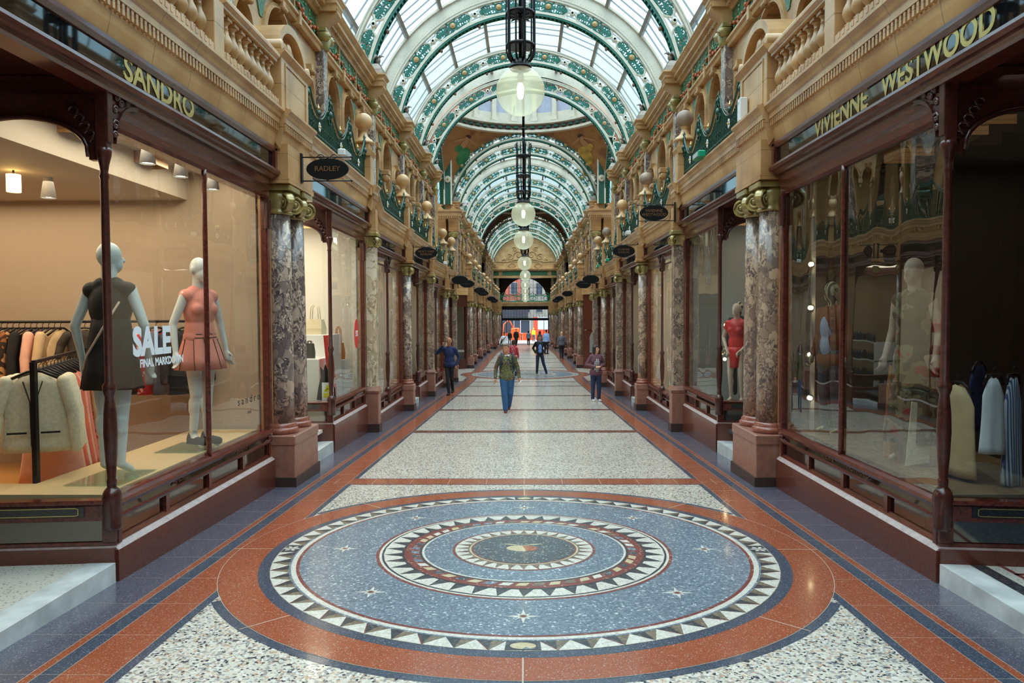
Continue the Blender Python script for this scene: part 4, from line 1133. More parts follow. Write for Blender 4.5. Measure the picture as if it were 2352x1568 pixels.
def fascia(s, y0, y1, dz, label, ztop=None, dz2=None):
    t = thing('shop_fascia', label, 'fascia', (CX, 0, 0), group='dark glass fascias over the shops')
    zt = 3.70+(dz if ztop is None else ztop)
    def ob(B, name, par=t):
        if s < 0: B.flip()
        return B.obj(name, par)
    b = 3.33+dz
    B = MB(MAHO); B.prism([(3.06, b), (2.90, b), (2.885, b+.02), (2.875, b+.045), (2.84, b+.05), (2.825, b+.08), (2.83, b+.105), (2.87, b+.12), (2.90, b+.13), (3.06, b+.13)], y0, y1)
    B.box(2.86, 3.06, y0, y0+.07, b+.12, zt-.02); B.box(2.86, 3.06, y1-.07, y1, b+.12, zt-.02)
    B.prism([(3.06, zt-.07), (2.885, zt-.07), (2.86, zt-.04), (2.86, zt-.005), (3.06, zt-.005)], y0, y1); ob(B, 'frame_moulding')
    B = MB(BLKG); B.box(2.90, 2.95, y0+.06, y1-.06, b+.12, zt-.06); ob(B, 'sign_glass')
    return t
def entrance(s, y0, y1, dz, nm, pale=True):
    # soffit, marble step, side wall of the recess
    st = thing('entrance_step', 'white marble step %s' % nm, 'step', (CX, 0, 0), group='marble entrance steps')
    B = MB(WMARB); h = .13
    f0, f1 = fz(y0), fz(y1); z = max(f0, f1)+h if dz > -.2 else max(f0, f1)+.06
    if y0 < 8: z = fz(y1)+.145
    B.hexa([(2.94, y0, f0-.02), (3.14, y0, f0-.02), (3.14, y1, f1-.02), (2.94, y1, f1-.02), (2.94, y0, z), (3.14, y0, z), (3.14, y1, z), (2.94, y1, z)])
    if s < 0: B.flip()
    B.obj('kerb', st)
    B = MB(TPALE); B.box(3.14, 4.9, y0, y1, z-.03, z-.002)
    if s > 0 and y0 < 8:
        B.mat(TESK).box(3.14, 3.24, y0, y1, z-.002, z+.0); B.mat(TESR).box(3.33, 3.36, y0, y1, z-.002, z+.001); B.box(3.33, 4.6, y1-.22, y1-.19, z-.002, z+.001); B.mat(TESB).box(3.42, 4.5, y0, y1-.3, z-.002, z+.0008)
    if s < 0: B.flip()
    B.obj('terrazzo_threshold', st)
    B = MB(MAHD); B.box(2.97, 5.0, y0, y1, 3.44+dz, 3.50+dz); B.box(4.85, 4.95, y0, y1, z-.1, 3.5+dz); B.box(2.97, 4.95, y0-.06, y0-.01, z-.1, 3.5+dz)
    for k in range(3): B.box(4.80, 4.86, y0+.1+k*.5, y0+.16+k*.5, z, 3.3+dz)
    if s < 0: B.flip()
    o = B.obj('wall_recess_%s_%d' % (SIDE[s], int(y0)), None, (CX, 0, 0)); o['kind'] = 'structure'
names = {(-1, 0): 'SANDRO', (1, 0): 'VIVIENNE WESTWOOD'}
shopfront(-1, 5.25, 8.60, 0, (6.92,), (), 'mahogany shopfront with warm-lit dress window, first on the left', 4, letter=((6.3, 'SANDRO'), (7.7, 'SANDRO')))
shopfront(1, 5.25, 8.60, 0, (6.97,), (), 'mahogany shopfront with dim reflecting window, first on the right', 4, letter=((7.25, 'VIVIENNE'), (6.6, 'WESTWOOD')))
SF = [(11.33, 13.72, 0, (), (), 3, 'between the splayed entrance window and the first square pilaster'), (14.05, 17.85, -.32, (), (15.95,), 5, 'with a turned centre post after the first square pilaster'),
      (20.55, 22.33, -.32, (), (), 3, 'just before the second square pilaster'), (22.58, 26.58, -.67, (), (24.6,), 5, 'after the second square pilaster'), (28.5, 29.98, -.67, (), (), 2, 'at the corner of the domed crossing')]
for s in (-1, 1):
    for (a, b, dz, mu, po, n, w) in SF: shopfront(s, a, b, dz, mu, po, 'mahogany shopfront %s, %s side' % (w, SIDE[s]), n, letter=((12.9, 'RADLEY'),) if (a < 12 and s < 0) else None)
    splay(s, 5.25, 0, 1.6, 'splayed %s window with arched head and turned corner post, nearest %s' % ('warm-lit' if s < 0 else 'dark', SIDE[s]))
    splay(s, 11.3, 0, 1.3, 'splayed arched window beyond the %s paired columns' % SIDE[s], plaque=True)
    splay(s, 20.5, -.32, 1.2, 'splayed arched window beyond the %s first round column' % SIDE[s], plaque=True)
    splay(s, 28.4, -.67, 1.2, 'splayed arched window just before the crossing, %s side' % SIDE[s], plaque=True)
    for (a, b, dz, zt, w) in ((1.0, 8.64, 0, 0, 'lettered in gold, nearest'), (9.66, 13.76, 0, 0, 'beyond the paired columns'), (14.0, 17.88, -.32, -.32, 'between pilaster and first round column'), (18.14, 22.34, -.32, -.32, 'beyond the first round column'),
                              (22.56, 26.6, -.67, -.67, 'beyond the second square pilaster'), (26.84, 30.0, -.67, -.67, 'next to the domed crossing')):
        f = fascia(s, a, b, dz, 'dark glass shop fascia in mahogany moulding %s, %s side' % (w, SIDE[s]), zt)
        if a == 1.0:
            if s < 0: place_text('SANDRO', .245, (0, 1, 0), (1, 0, 0), (-2.897, 5.98, 3.555), GOLD, f, sx=1.15, bold=.005)
            else:
                place_text('VIVIENNE', .245, (0, -1, 0), (-1, 0, 0), (2.897, 6.9, 3.555), GOLD, f, sx=1.08, bold=.005)
                place_text('WESTWOOD', .245, (0, -1, 0), (-1, 0, 0), (2.897, 5.36, 3.555), GOLD, f, sx=.98, bold=.005)
    entrance(s, 1.2, 5.22, 0, 'of the nearest %s shop' % SIDE[s]); entrance(s, 9.68, 11.28, 0, 'beyond the %s paired columns' % SIDE[s])
    entrance(s, 18.2, 20.45, -.32, 'after the first round column, %s side' % SIDE[s]); entrance(s, 26.9, 28.35, -.67, 'near the crossing, %s side' % SIDE[s])
    # gaps over square pilasters / columns closed by tile piers
    B = MB(TILE)
    for a, b, dz in ((13.76, 14.0, -.3), (17.88, 18.14, -.32), (22.34, 22.56, -.6), (26.6, 26.84, -.67), (30.0, 30.3, -.67), (8.64, 9.66, 0)):
        B.box(2.90, 3.1, a, b, 3.3+dz, 3.75+zcor(b)+.02); B.box(2.99, 3.1, a, b, fz(b)-.1, 3.4+dz)
    if s < 0: B.flip()
    o = B.obj('wall_piers_%s' % SIDE[s], None, (CX, 0, 0)); o['kind'] = 'structure'
for s in (-1, 1):
    B = MB(MAHD); B.box(CX+s*2.98, CX+s*3.1, -9.5, 1.15, -.1, 3.72); o = B.obj('wall_near_%s' % SIDE[s]); o['kind'] = 'structure'
# far arcade shops beyond the dome: shop windows between the supports
for s in (-1, 1):
    for k, (a, b) in enumerate(zip(FS, FS[1:])):
        if b-a > 6: continue
        a += .14; b -= .14; dz = zshop(a+1); lab = 'distant mahogany shopfront beyond the first dome, %s side, %s from the dome' % (SIDE[s], ORD[k])
        o = shopfront(s, a, b, dz, (), ((a+b)/2,), lab, 4, True)
        B = MB(MAHO); B.prism([(3.06, 3.33+dz), (2.90, 3.33+dz), (2.83, 3.40+dz), (2.90, 3.46+dz), (2.90, 3.72+zcor(a)), (3.06, 3.72+zcor(a))], a-.28, b+.28)
        B.mat(BLKG).box(2.89, 2.905, a+.1, b-.1, 3.50+dz, 3.60+zcor(a))
        if s < 0: B.flip()
        B.obj('fascia_board', o)

# ------------------------------------------------------------------ shop rooms
def room(s, y0, y1, z0, z1, depth, wallm, floorm, ceilm, name):
    B = MB(wallm)
    B.box(depth, depth+.05, y0, y1, z0, z1); B.box(3.12, depth, y0-.04, y0, z0, z1) if y0 > 6 else B.box(4.58, depth, y0-.04, y0, z0, z1); B.box(3.12, depth, y1, y1+.04, z0, z1)
    B.mat(floorm).box(3.10, depth, y0, y1, z0-.05, z0); B.mat(ceilm).box(3.06, depth, y0, y1, z1, z1+.05)
    if s < 0: B.flip()
    o = B.obj('wall_room_%s' % name, None, (CX, 0, 0)); o['kind'] = 'structure'
def area(loc, sx, sy, power, col=(1, .82, .6), rot=(0, 0, 0)):
    d = bpy.data.lights.new('shop_ceiling_light', 'AREA'); d.shape = 'RECTANGLE'; d.size = sx; d.size_y = sy; d.energy = power; d.color = col
    o = bpy.data.objects.new('shop_ceiling_light', d); COL.objects.link(o); o.location = loc; o.rotation_euler = rot
    o.visible_camera = False; return o
RTAN = simple('warm_taupe_wall', (.42, .33, .24), .7); RTAN2 = simple('pale_taupe_ceiling', (.52, .46, .37), .7)
RFLO = simple('amber_wood_floor', (.50, .24, .07), .3, var=.15, vs=3); RWH = simple('warm_white_wall', (.74, .70, .62), .6)
RDK = simple('dim_brown_wall', (.10, .08, .065), .7); RDK2 = simple('dark_carpet', (.05, .05, .055), .8); RGY = simple('pale_grey_wall', (.42, .42, .38), .7)
room(-1, 5.36, 8.62, .02, 3.42, 8.2, RTAN, RFLO, RTAN2, 'dress_shop')
room(1, 5.36, 8.62, .02, 3.42, 7.6, RDK, RDK2, RDK, 'designer_shop')
room(-1, 9.75, 13.72, .0, 3.42, 6.6, RWH, RWH, RWH, 'handbag_shop')
room(1, 9.75, 13.72, .0, 3.42, 6.2, RGY, RDK2, RDK, 'evening_wear_shop')
B = MB(RTAN2); B.box(CX-8.2, CX-3.92, 5.3, 8.62, 3.10, 3.42); o = B.obj('ceiling_bulkhead'); o['kind'] = 'structure'
cols = [RWH, RTAN, RGY, RDK]
k = 0
for s in (-1, 1):
    for (a, b, z) in ((14.0, 18.0, -.32), (18.2, 22.4, -.32), (22.55, 26.7, -.67), (26.9, 30.0, -.67)):
        room(s, a, b, z, 3.4+z, 5.6, cols[k % 4], RDK2 if k % 2 else RFLO, RWH if k % 3 else RDK, 'inner_%d' % k); k += 1
    room(s, 38.3, 49.5, -.85, 2.5, 5.0, RDK, RDK2, RDK, 'far_%s_a' % SIDE[s]); room(s, 49.6, 61, -1.02, 2.3, 5.0, RDK, RDK2, RDK, 'far_%s_b' % SIDE[s]); room(s, 61.3, 86, -1.4, 2.0, 5.0, RDK, RDK2, RDK, 'far_%s_c' % SIDE[s])
area((-5.7, 6.9, 3.06), 3.2, 3.0, 75, (1, .78, .54)); area((-3.45, 6.9, 3.36), .5, 3.0, 30, (1, .86, .66))
area((4.6, 6.6, 3.38), 2.6, 3, 6, (1, .85, .65)); area((-4.6, 11.6, 3.38), 2.4, 3.2, 110, (1, .87, .68)); area((4.3, 11.8, 3.38), 1.6, 3, 16, (1, .9, .75))
for s in (-1, 1):
    for (y, z, e) in ((16, 3.02, 45), (20.3, 3.0, 30), (24.6, 2.65, 40), (43.9, 2.4, 90), (55.3, 2.2, 80), (73, 1.9, 110)): area((s*4.2, y, z), 1.6, 2.6 if y < 30 else 9, e, (1, .86, .66))
# raised display platforms in the two nearest windows
for s, m_, w in ((-1, PALEW, .75), (1, simple('tan_leather_platform', (.22, .12, .05), .5, var=.3), 1.2)):
    B = MB(m_); B.box(3.13, 3.13+w, 5.42, 8.58, .025, .42); B.box(3.13+w, 4.5, 5.42, 5.78, .025, .42)
    if s < 0: B.flip()
    tag(B.obj('display_platform', None, (CX, 0, 0)), '%s raised display platform behind the first %s shop window' % ('pale wood' if s < 0 else 'tan', SIDE[s]), 'platform')
# ------------------------------------------------------------------ domed crossings
PAINT = None; LILAC = simple('lilac_grey_painted_drum', (.40, .40, .50), .6, var=.1)
def painted():
    m, n, l, b = base_mat('ochre_painted_ground', (.3, .12, .04, 1), .5)
    v = pos_vec(n, l); f = noise(n, l, v, 1.2, 4, .6)
    l.new(ramp(n, l, f, [(.35, (.20, .075, .025)), (.5, (.36, .16, .045)), (.7, (.25, .10, .04))]), b.inputs['Base Color']); return m
PAINT = painted(); BROWNP = simple('brown_painted_plaster', (.11, .05, .03), .5, var=.2)
def crossing(yc, hy, hx, name, detail):
    R2 = hx*hx*2; zc = ZC
    rows = 14; cols = 96
    B = MB(PAINT if detail else BROWNP)
    rs = []
    for i in range(cols):
        a = 2*pi*(i+.0)/cols; m = max(abs(cos(a)), abs(sin(a))); rho1 = hx/m-.001
        line = []
        for j in range(rows+1):
            rho = hx+(rho1-hx)*j/rows; z = zc+sqrt(max(R2-rho*rho, 0)); line.append((CX+rho*cos(a), yc+rho*sin(a)*hy/hx, z))
        rs.append(line)
    vs = [p for r in rs for p in r]; n = rows+1; fs = []
    for i in range(cols):
        for j in range(rows): fs.append((i*n+j, i*n+j+1, ((i+1) % cols)*n+j+1, ((i+1) % cols)*n+j))
    B.add(vs, fs, True)
    zr = zc+hx
    if detail:
        # two painted figures on each far pendentive (plain drapery and limbs)
        skin = simple('painted_flesh', (.42, .20, .08), .6); drg = simple('painted_green_drapery', (.03, .17, .06), .6, var=.4, vs=3); dry = simple('painted_yellow_drapery', (.42, .25, .04), .6, var=.4, vs=3); hair = simple('painted_dark_hair', (.05, .02, .012), .6)
        def on(a, rho): return (CX+rho*cos(a), yc+rho*sin(a)*hy/hx, zc+sqrt(max(R2-rho*rho, 0)))
        for sgn, dr in ((-1, drg), (1, dry)):
            a0 = pi/2-sgn*radians(40)
            def blob2(da, rho, ra, rr_, mt, rot=0):
                c = Vector(on(a0+sgn*da, rho)); nrm = (Vector((CX, yc, zc))-c).normalized(); tu = nrm.cross(Vector((0, 0, 1))).normalized(); tv = nrm.cross(tu)
                B.mat(mt); pts = []
                for q in range(14):
                    t_ = 2*pi*q/14; u = ra*cos(t_)*cos(rot)-rr_*sin(t_)*sin(rot); w = ra*cos(t_)*sin(rot)+rr_*sin(t_)*cos(rot)
                    p = c+tu*u+tv*w+nrm*.03; pts.append(tuple(p))
                B.poly(pts)
            blob2(.02, 4.95, .36, .50, dr, .4*sgn); blob2(.05, 5.25, .22, .42, dr, -.3*sgn); blob2(-.05, 4.75, .30, .2, dr, .2)
            blob2(-.02, 4.62, .17, .34, skin, .5*sgn); blob2(-.10, 4.50, .36, .06, skin, -.4*sgn); blob2(.08, 4.50, .34, .06, skin, .5*sgn); blob2(-.01, 4.40, .12, .14, skin); blob2(.0, 4.34, .16, .1, hair); blob2(.1, 5.1, .06, .34, skin, .8*sgn)
    # ring mouldings and drum
    def circ(r, z): return [(CX+r*cos(2*pi*i/72), yc+r*sin(2*pi*i/72)*hy/hx, z) for i in range(72)]
    B.mat(WHITEI); B.rings([circ(hx+.03, zr-.02), circ(hx-.20, zr+.0), circ(hx-.20, zr+.09), circ(hx-.12, zr+.15)], False, False)
    B.mat(BROWNP); B.rings([circ(hx-.12, zr+.15), circ(hx-.12, zr+.36)], False, False)
    B.mat(GREENP)
    for i in range(60):
        a = 2*pi*i/60; c_, s_ = CX+(hx-.13)*cos(a), yc+(hx-.13)*sin(a)*hy/hx; B.box(c_-.1, c_+.1, s_-.1, s_+.1, zr+.20, zr+.31)
    B.mat(WHITEI); B.rings([circ(hx-.12, zr+.36), circ(hx-.30, zr+.40), circ(hx-.30, zr+.52), circ(hx-.1, zr+.56)], False, False)
    if detail:
        B.rings([circ(hx-.02, zr+.56), circ(hx-.02, zr+1.0)], False, False); B.rings([circ(hx-.02, zr+2.5), circ(hx-.2, zr+2.55), circ(hx-.2, zr+2.8)], False, False)
        for i in range(24):
            a = 2*pi*(i+.5)/24; r = hx-.06; M = Matrix.Translation((CX+r*cos(a), yc+r*sin(a), 0)) @ Matrix.Rotation(a, 4, 'Z')
            q = MB(WHITEI); q.bev(-.1, .12, -.12, .12, zr+.56, zr+2.6, .02); q.box(-.15, .1, -.16, .16, zr+2.3, zr+2.5); q.box(-.15, .1, -.16, .16, zr+.56, zr+.72)
            q.mat(RIBG); q.box(-.11, -.1, -.05, .05, zr+.9, zr+1.3) if i % 3 == 0 else None
            B.merge(q, M)
        B.mat(LILAC); B.rings([circ(hx, zr+.9), circ(hx, zr+2.6)], False, False); B.mat(ROOFG)
        prof = [(hx-.05, 2.8), (hx*.93, 3.9), (hx*.75, 5.0), (hx*.5, 5.8), (hx*.2, 6.2), (.02, 6.3)]
        B.rings([circ(r, zr+z) for r, z in prof], True, False)
        B.mat(WHITEI)
        for i in range(16):
            a = 2*pi*i/16; B.tube([(CX+(r-.05)*cos(a), yc+(r-.05)*sin(a), zr+z) for r, z in prof], .05, 4)
    else:
        B.rings([circ(hx-.1, zr+.56), circ(.02, zr+1.6)], True, False)
    # outer base wall of the dome over the near arch
    B.mat(WHITEI)
    for i in range(32):
        a, b = pi*i/32, pi*(i+1)/32; yy = yc-hy-.06
        B.poly([(CX+4.35*cos(a), yy, zc+4.35*sin(a)), (CX+4.35*cos(b), yy, zc+4.35*sin(b)), (CX+5.2*cos(b), yy, zc+(7.0 if detail else 5.0)*sin(b)), (CX+5.2*cos(a), yy, zc+(7.0 if detail else 5.0)*sin(a))])
    o = B.obj(name); o['kind'] = 'structure'
crossing(33.9, 4.05, 4.05, 'ceiling_dome_1', True)
crossing(64.8, 3.4, 4.05, 'ceiling_dome_2', False)
# transept arches left and right of the first crossing
for s in (-1, 1):
    o = dup(rib_a, (CX+s*4.15, 33.9, 0), 'scrollwork rib turned sideways over the %s arm of the first domed crossing' % SIDE[s], rz=pi/2)
    o['group'] = 'scrollwork ribs carrying the glass roof'
    # arm roof and back wall
    B = MB(ROOFG); pts = [(33.9+4.6*cos(radians(a)), ZC+4.6*sin(radians(a))) for a in (4, 26, 48, 69, 90, 111, 132, 154, 176)]
    for a, b in zip(pts, pts[1:]): B.poly([(CX+s*4.3, a[0], a[1]), (CX+s*8, a[0], a[1]), (CX+s*8, b[0], b[1]), (CX+s*4.3, b[0], b[1])])
    o = B.obj('ceiling_arm_%s' % SIDE[s]); o['kind'] = 'structure'
    B = MB(TILE); B.box(CX+s*7.9, CX+s*8.1, 29.3, 38.6, -1.5, 11.6); B.box(CX+s*5.0, CX+s*8, 29.3, 29.6, -1.5, 7.3); B.box(CX+s*5.0, CX+s*8, 38.3, 38.6, -1.5, 7.3)
    B.mat(TILE2)
    for a, b in ((2.95, 30.15), (2.95, 37.85)):
        # diagonal corner walls above the shops
        e = 1 if a < 34 and b < 34 else -1
        q = [(CX+s*2.9, b), (CX+s*5.0, b+e*1.6), (CX+s*5.2, b+e*1.5-e*.3), (CX+s*3.1, b-e*.25)]
        B.hexa([(x, y, 2.75) for x, y in q]+[(x, y, 3.65) for x, y in q])
        q = [(CX+s*3.55, b+e*.3), (CX+s*5.2, b+e*1.7), (CX+s*5.4, b+e*1.5), (CX+s*3.8, b)] if b < 34 else [(CX+s*3.5, 37.85), (CX+s*5.6, 37.85), (CX+s*5.6, 38.1), (CX+s*3.5, 38.1)]
        B.hexa([(x, y, 3.4) for x, y in q]+[(x, y, 7.4) for x, y in q])
    o = B.obj('wall_crossing_%s' % SIDE[s]); o['kind'] = 'structure'
    # far corner pier with doubled consoles
    t = thing('crossing_corner_pier', 'tall corner pier with twin consoles under the dome, %s far corner of the crossing' % SIDE[s], 'pier', (CX+s*3.88, 37.45, -.32), rz=0, sx=s, group='corner piers of the crossing')
    B = MB(TILE2); B.rings([[(-.62-q, -.35-q, z), (.7, -.35-q, z), (.7, .4, z), (-.62-q, .4, z)] for q, z in ((0, 6.85), (0, 6.95), (.05, 7.0), (.05, 7.15), (.12, 7.22), (.12, 7.3))], False)
    for k in range(14): B.box(-.61+.09*k, -.57+.09*k, -.42, -.35, 6.90, 6.98)
    B.obj('entablature', t)
    for k in (-.32, .32):
        B = MB(TILE); B.rings([[(k-.26, y0, z), (k+.26, y0, z), (k+.26, .3, z), (k-.26, .3, z)] for y0, z in ((-.16, 6.25), (-.18, 6.45), (-.24, 6.65), (-.33, 6.80), (-.33, 6.86))], False); B.obj('console', t)
        B = MB(OLIVE); B.bev(k-.22, k+.22, -.2, .3, 5.95, 6.24, .05)
        for e in (-1, 1): volute(B, (k+e*.17, -.2, 6.10), 0, .09, .05)
        B.obj('capital', t)
        B = MB(MARB); B.box(k-.17, k+.17, -.12, .3, 3.6, 5.96); B.obj('marble_panel', t)
    for k in (-.32, .32):
        B = MB(CARVE); B.prism([(k-.2, 7.3), (k+.2, 7.3), (k, 7.52)], -.25, .1); B.ball((k, -.1, 7.56), .05, 8, 6); B.obj('small_gable', t)
    # green strip with bosses rising beside the painting
    t = thing('green_dome_strip', 'tall green strip with white edges and round bosses beside the dome painting, %s side' % SIDE[s], 'strip', (CX+s*3.86, 37.50, 0))
    B = MB(GREENP); B.box(-.14, .14, -.06, .06, 7.3, 11.1); B.obj('green_band', t)
    B = MB(CREAMI); B.box(-.21, -.14, -.09, .06, 7.3, 11.1); B.box(.14, .21, -.09, .06, 7.3, 11.1); B.obj('white_edges', t)
    for z in (8.55, 9.85):
        B = MB(CREAMI); B.lathe([(.06, -.12), (.17, -.12), (.17, -.02), (.06, -.02), (.06, -.12)], (0, 0, z), 18, True, 'Y'); B.mat(OLIVE).ball((0, -.08, z), .075, 10, 8); B.obj('round_boss', t)
    # second crossing walls
    B = MB(TILE); B.box(CX+s*4.6, CX+s*4.8, 61.2, 68.4, -2, 7.5); B.box(CX+s*4.06, CX+s*4.2, 61.3, 68.3, 7, 11.5)
    o = B.obj('wall_second_crossing_%s' % SIDE[s]); o['kind'] = 'structure'
# shopfronts set on the diagonal corners of the crossing
def diag_shop(s, label, ptx, door=False):
    t = thing('corner_shopfront', label, 'shopfront', (CX, 0, 0))
    p0 = Vector((2.98, 37.95, 0)); p1 = Vector((4.6, 36.55, 0)); n = (p1-p0); L = n.length; n.normalize(); zf = fz(37)
    M = Matrix.Translation(p0) @ Matrix(((n.x, -n.y, 0, 0), (n.y, n.x, 0, 0), (0, 0, 1, 0), (0, 0, 0, 1)))
    def ob(B, nm, par=t):
        B.xf(M)
        if s < 0: B.flip()
        return B.obj(nm, par)
    if not door:
        B = MB(MAHD); B.box(0, L, -.02, .15, zf, zf+.5); B.box(0, .1, -.03, .1, zf, 3.0); B.box(L-.1, L, -.03, .1, zf, 3.0); B.box(0, L, -.05, .12, 2.15, 2.75); ob(B, 'frame')
        B = MB(PANE); B.box(.1, L-.1, .02, .03, zf+.5, 2.15); ob(B, 'window_pane')
        B = MB(RDK); B.box(0, L, .8, .85, zf, 2.4); ob(B, 'back_panel')
    else:
        B = MB(MAHO); B.box(0, L, 0, .12, zf, 2.75); B.bev(.1, L-.1, -.06, .0, zf, .95, .02)
        B.prism([(.25+.0, .95), (1.1, .95), (1.1, 1.1), (.9, 1.3), (.67, 1.38), (.45, 1.3), (.25, 1.1)], -.09, 0, 'Y'); ob(B, 'door_leaf')
        B = MB(PANE2); B.prism([(.45, -.2), (.9, -.2), (.9, .6), (.8, .8), (.67, .86), (.55, .8), (.45, .6)], -.075, -.062, 'Y'); B.mat(RGY).prism([(.45, -.2), (.9, -.2), (.9, .6), (.8, .8), (.67, .86), (.55, .8), (.45, .6)], -.062, -.055, 'Y'); ob(B, 'leaded_light')
        B = MB(GOLD); B.box(.55, .8, -.08, -.06, -.42, -.38); ob(B, 'letter_plate')
    if ptx:
        m2 = Vector((s*3.42, 37.52, zf+1.05)); place_text(ptx, .13, (s*-n.x if s > 0 else n.x*-s*-1*-1, 0, 0), (0, -1, 0), m2, simple('white_vinyl', (.85, .85, .85), .5), t)
    return t
place = diag_shop(-1, 'dark corner shopfront with pale lettering at the far left corner of the domed crossing', None)
place_text('REISS', .14, (1, -.0, 0), (0, -1, 0), (-3.25, 37.6, -.1), simple('white_vinyl', (.85, .85, .85), .5), place)
diag_shop(1, 'dark mahogany door with leaded oval light at the far right corner of the domed crossing', None, True)
# thick round red pedestal column near the crossing on the right
t = thing('corner_column', 'stout mottled column on a round red pedestal by the right corner of the crossing', 'column', (CX+2.98, 30.75, fz(30.75)))
B = MB(PINKB); B.lathe([(.27, .0), (.27, .08), (.25, .1), (.25, .62), (.29, .68), (.29, .72), (.22, .78)], n=28); B.obj('pedestal', t)
B = MB(MARBW); B.lathe([(.20, .76), (.19, 2.0), (.175, 3.28)], n=28); B.obj('shaft', t)
B = MB(OLIVE); ionic(B, 3.28, .19, 1.3, 1.2); B.obj('ionic_capital', t)
B = MB(TILE); B.box(-.25, .25, -.25, .25, 3.6, 4.1); B.obj('tile_block', t)

# ------------------------------------------------------------------ the far end
t = thing('end_gable', 'tan tiled gable wall with carved scrolls closing the far end of the glass roof', 'gable wall', (CX, 85.0, 0))
B = MB(TILE2)
pts = [(4.9, 6.9)]+[(4.9*cos(pi*i/32), 6.88+4.9*sin(pi*i/32)) for i in range(33)]+[(-4.9, 6.9)]
B.prism(pts[1:-1], 0, .3, 'Y'); B.obj('wall_face', t)
B = MB(CARVE)
for e in (-1, 1):
    for (cx, cz, r, a0) in ((.75, 8.55, .5, 0), (1.7, 8.3, .42, 1), (2.5, 7.95, .3, 2), (1.2, 9.2, .3, .5)):
        B.tube([(e*(cx+r*(1-q/15)*cos(a0+q*.6)), -.05, cz+r*(1-q/15)*sin(a0+q*.6)) for q in range(13)], .06, 5)
    B.tube([(e*.2, -.05, 8.1), (e*1.2, -.05, 8.0), (e*2.2, -.05, 7.75), (e*3.2, -.05, 7.8)], .06, 5)
    B.tube([(e*1.5+.45, -.05, 7.35), (e*1.5, -.05, 7.65), (e*1.5-.45, -.05, 7.35), (e*1.5, -.05, 7.05)], .04, 4, True)
B.tube([(-.6, -.05, 9.6), (0, -.05, 9.9), (.6, -.05, 9.6)], .06, 5); B.box(-3.5, 3.5, -.06, 0, 7.76, 7.84); B.obj('carved_scrolls', t)
B = MB(TILE2); B.prism([(-.35, 6.75), (.3, 6.75), (.3, 7.0), (-.45, 7.0), (-.45, 6.9)], -4.3, 4.3, 'X'); B.v = [(x, y, z) for x, y, z in B.v]
B.prism([(-.05, 6.05), (.3, 6.05), (.3, 6.75), (-.05, 6.75)], -4.3, 4.3, 'X'); B.prism([(-.15, 5.92), (.3, 5.92), (.3, 6.08), (-.15, 6.08)], -4.3, 4.3, 'X'); B.obj('lintel_cornice', t)
B = MB(GREENR); 
for a, b in ((-4.0, -3.0), (-2.6, 2.6), (3.0, 4.0)): B.box(a, b, -.09, 0, 6.22, 6.68)
B.obj('green_frieze', t)
LOB = simple('dark_brown_lobby', (.045, .032, .02), .5); LOBG = simple('dull_gold_lobby_panel', (.32, .23, .07), .4)
B = MB(LOB)
for s in (-1, 1):
    B.box(CX+s*3.3, CX+s*4.4, 85.3, 92.6, -2, 6.3)
    B.mat(LOBG).box(CX+s*3.2, CX+s*3.3, 85.4, 92, 3.4, 6.2); B.mat(LOB)
B.box(-4.4, 4.4, 85.3, 92.6, 6.2, 6.4); o = B.obj('wall_lobby'); o['kind'] = 'structure'
# portal wall with fanlight and door opening
B = MB(LOB); r = 2.85; zs = 3.45
pts = [(r*cos(pi*i/24), zs+r*sin(pi*i/24)) for i in range(25)]
for a, b in zip(pts, pts[1:]): B.poly([(CX+a[0], 92.4, a[1]), (CX+b[0], 92.4, b[1]), (CX+b[0], 92.4, 6.4), (CX+a[0], 92.4, 6.4)])
for s in (-1, 1): B.box(CX+s*r, CX+s*4.4, 92.4, 92.6, -2, 6.4)
o = B.obj('wall_portal'); o['kind'] = 'structure'
t = thing('fanlight', 'arched fanlight with black iron scroll tracery above the far entrance', 'fanlight', (CX, 92.45, 0))
B = MB(BRACK)
B.tube([(p[0]*.98, 0, p[1]) for p in pts], .07, 4)
for k in range(-5, 6): h = sqrt(max(0, 2.8**2-(k*.5)**2)); B.box(k*.5-.02, k*.5+.02, -.02, .02, zs, zs+h)
for k in (1, 2): B.box(-sqrt(2.8**2-(k*.8)**2), sqrt(2.8**2-(k*.8)**2), -.02, .02, zs+k*.8-.02, zs+k*.8+.02)
for k in range(-4, 5):
    for j in range(3):
        x, z = k*.5+.25, zs+.35+j*.75
        if x*x+(z-zs)**2 < 6.2: B.tube([(x+.17*cos(q*.8), -.0, z+.17*sin(q*.8)) for q in range(9)], .02, 3)
B.obj('iron_tracery', t)
t = thing('portal_balcony', 'green iron balcony with white rosettes on a stone beam below the fanlight', 'balcony', (CX, 86.2, 0))
MG = simple('mid_green_balcony_paint', (.02, .24, .12), .4)
B = MB(MG)
B.box(-3.3, 3.3, -.3, -.22, 3.22, 3.32); B.box(-3.3, 3.3, -.3, -.24, 3.86, 3.94)
for k in range(46): B.box(-3.27+k*.143, -3.24+k*.143, -.29, -.25, 3.3, 3.9)
for k in (-2.5, -.85, .85, 2.5):
    B.mat(MG); B.tube([(k+.4*cos(q*.5), -.27, 3.6+.26*sin(q*.5)) for q in range(13)], .05, 4); B.tube([(k-.5, -.27, 3.92), (k-.2, -.27, 4.1), (k, -.27, 4.3), (k+.2, -.27, 4.1), (k+.5, -.27, 3.92)], .05, 4); B.mat(WHITEI).ball((k, -.34, 3.6), .1, 8, 6)
B.obj('green_balcony_rail', t)
B = MB(TILE2); B.prism([(-.35, 2.72), (.2, 2.72), (.2, 3.2), (-.45, 3.2), (-.45, 3.05)], -3.4, 3.4, 'X'); B.obj('balcony_beam', t)
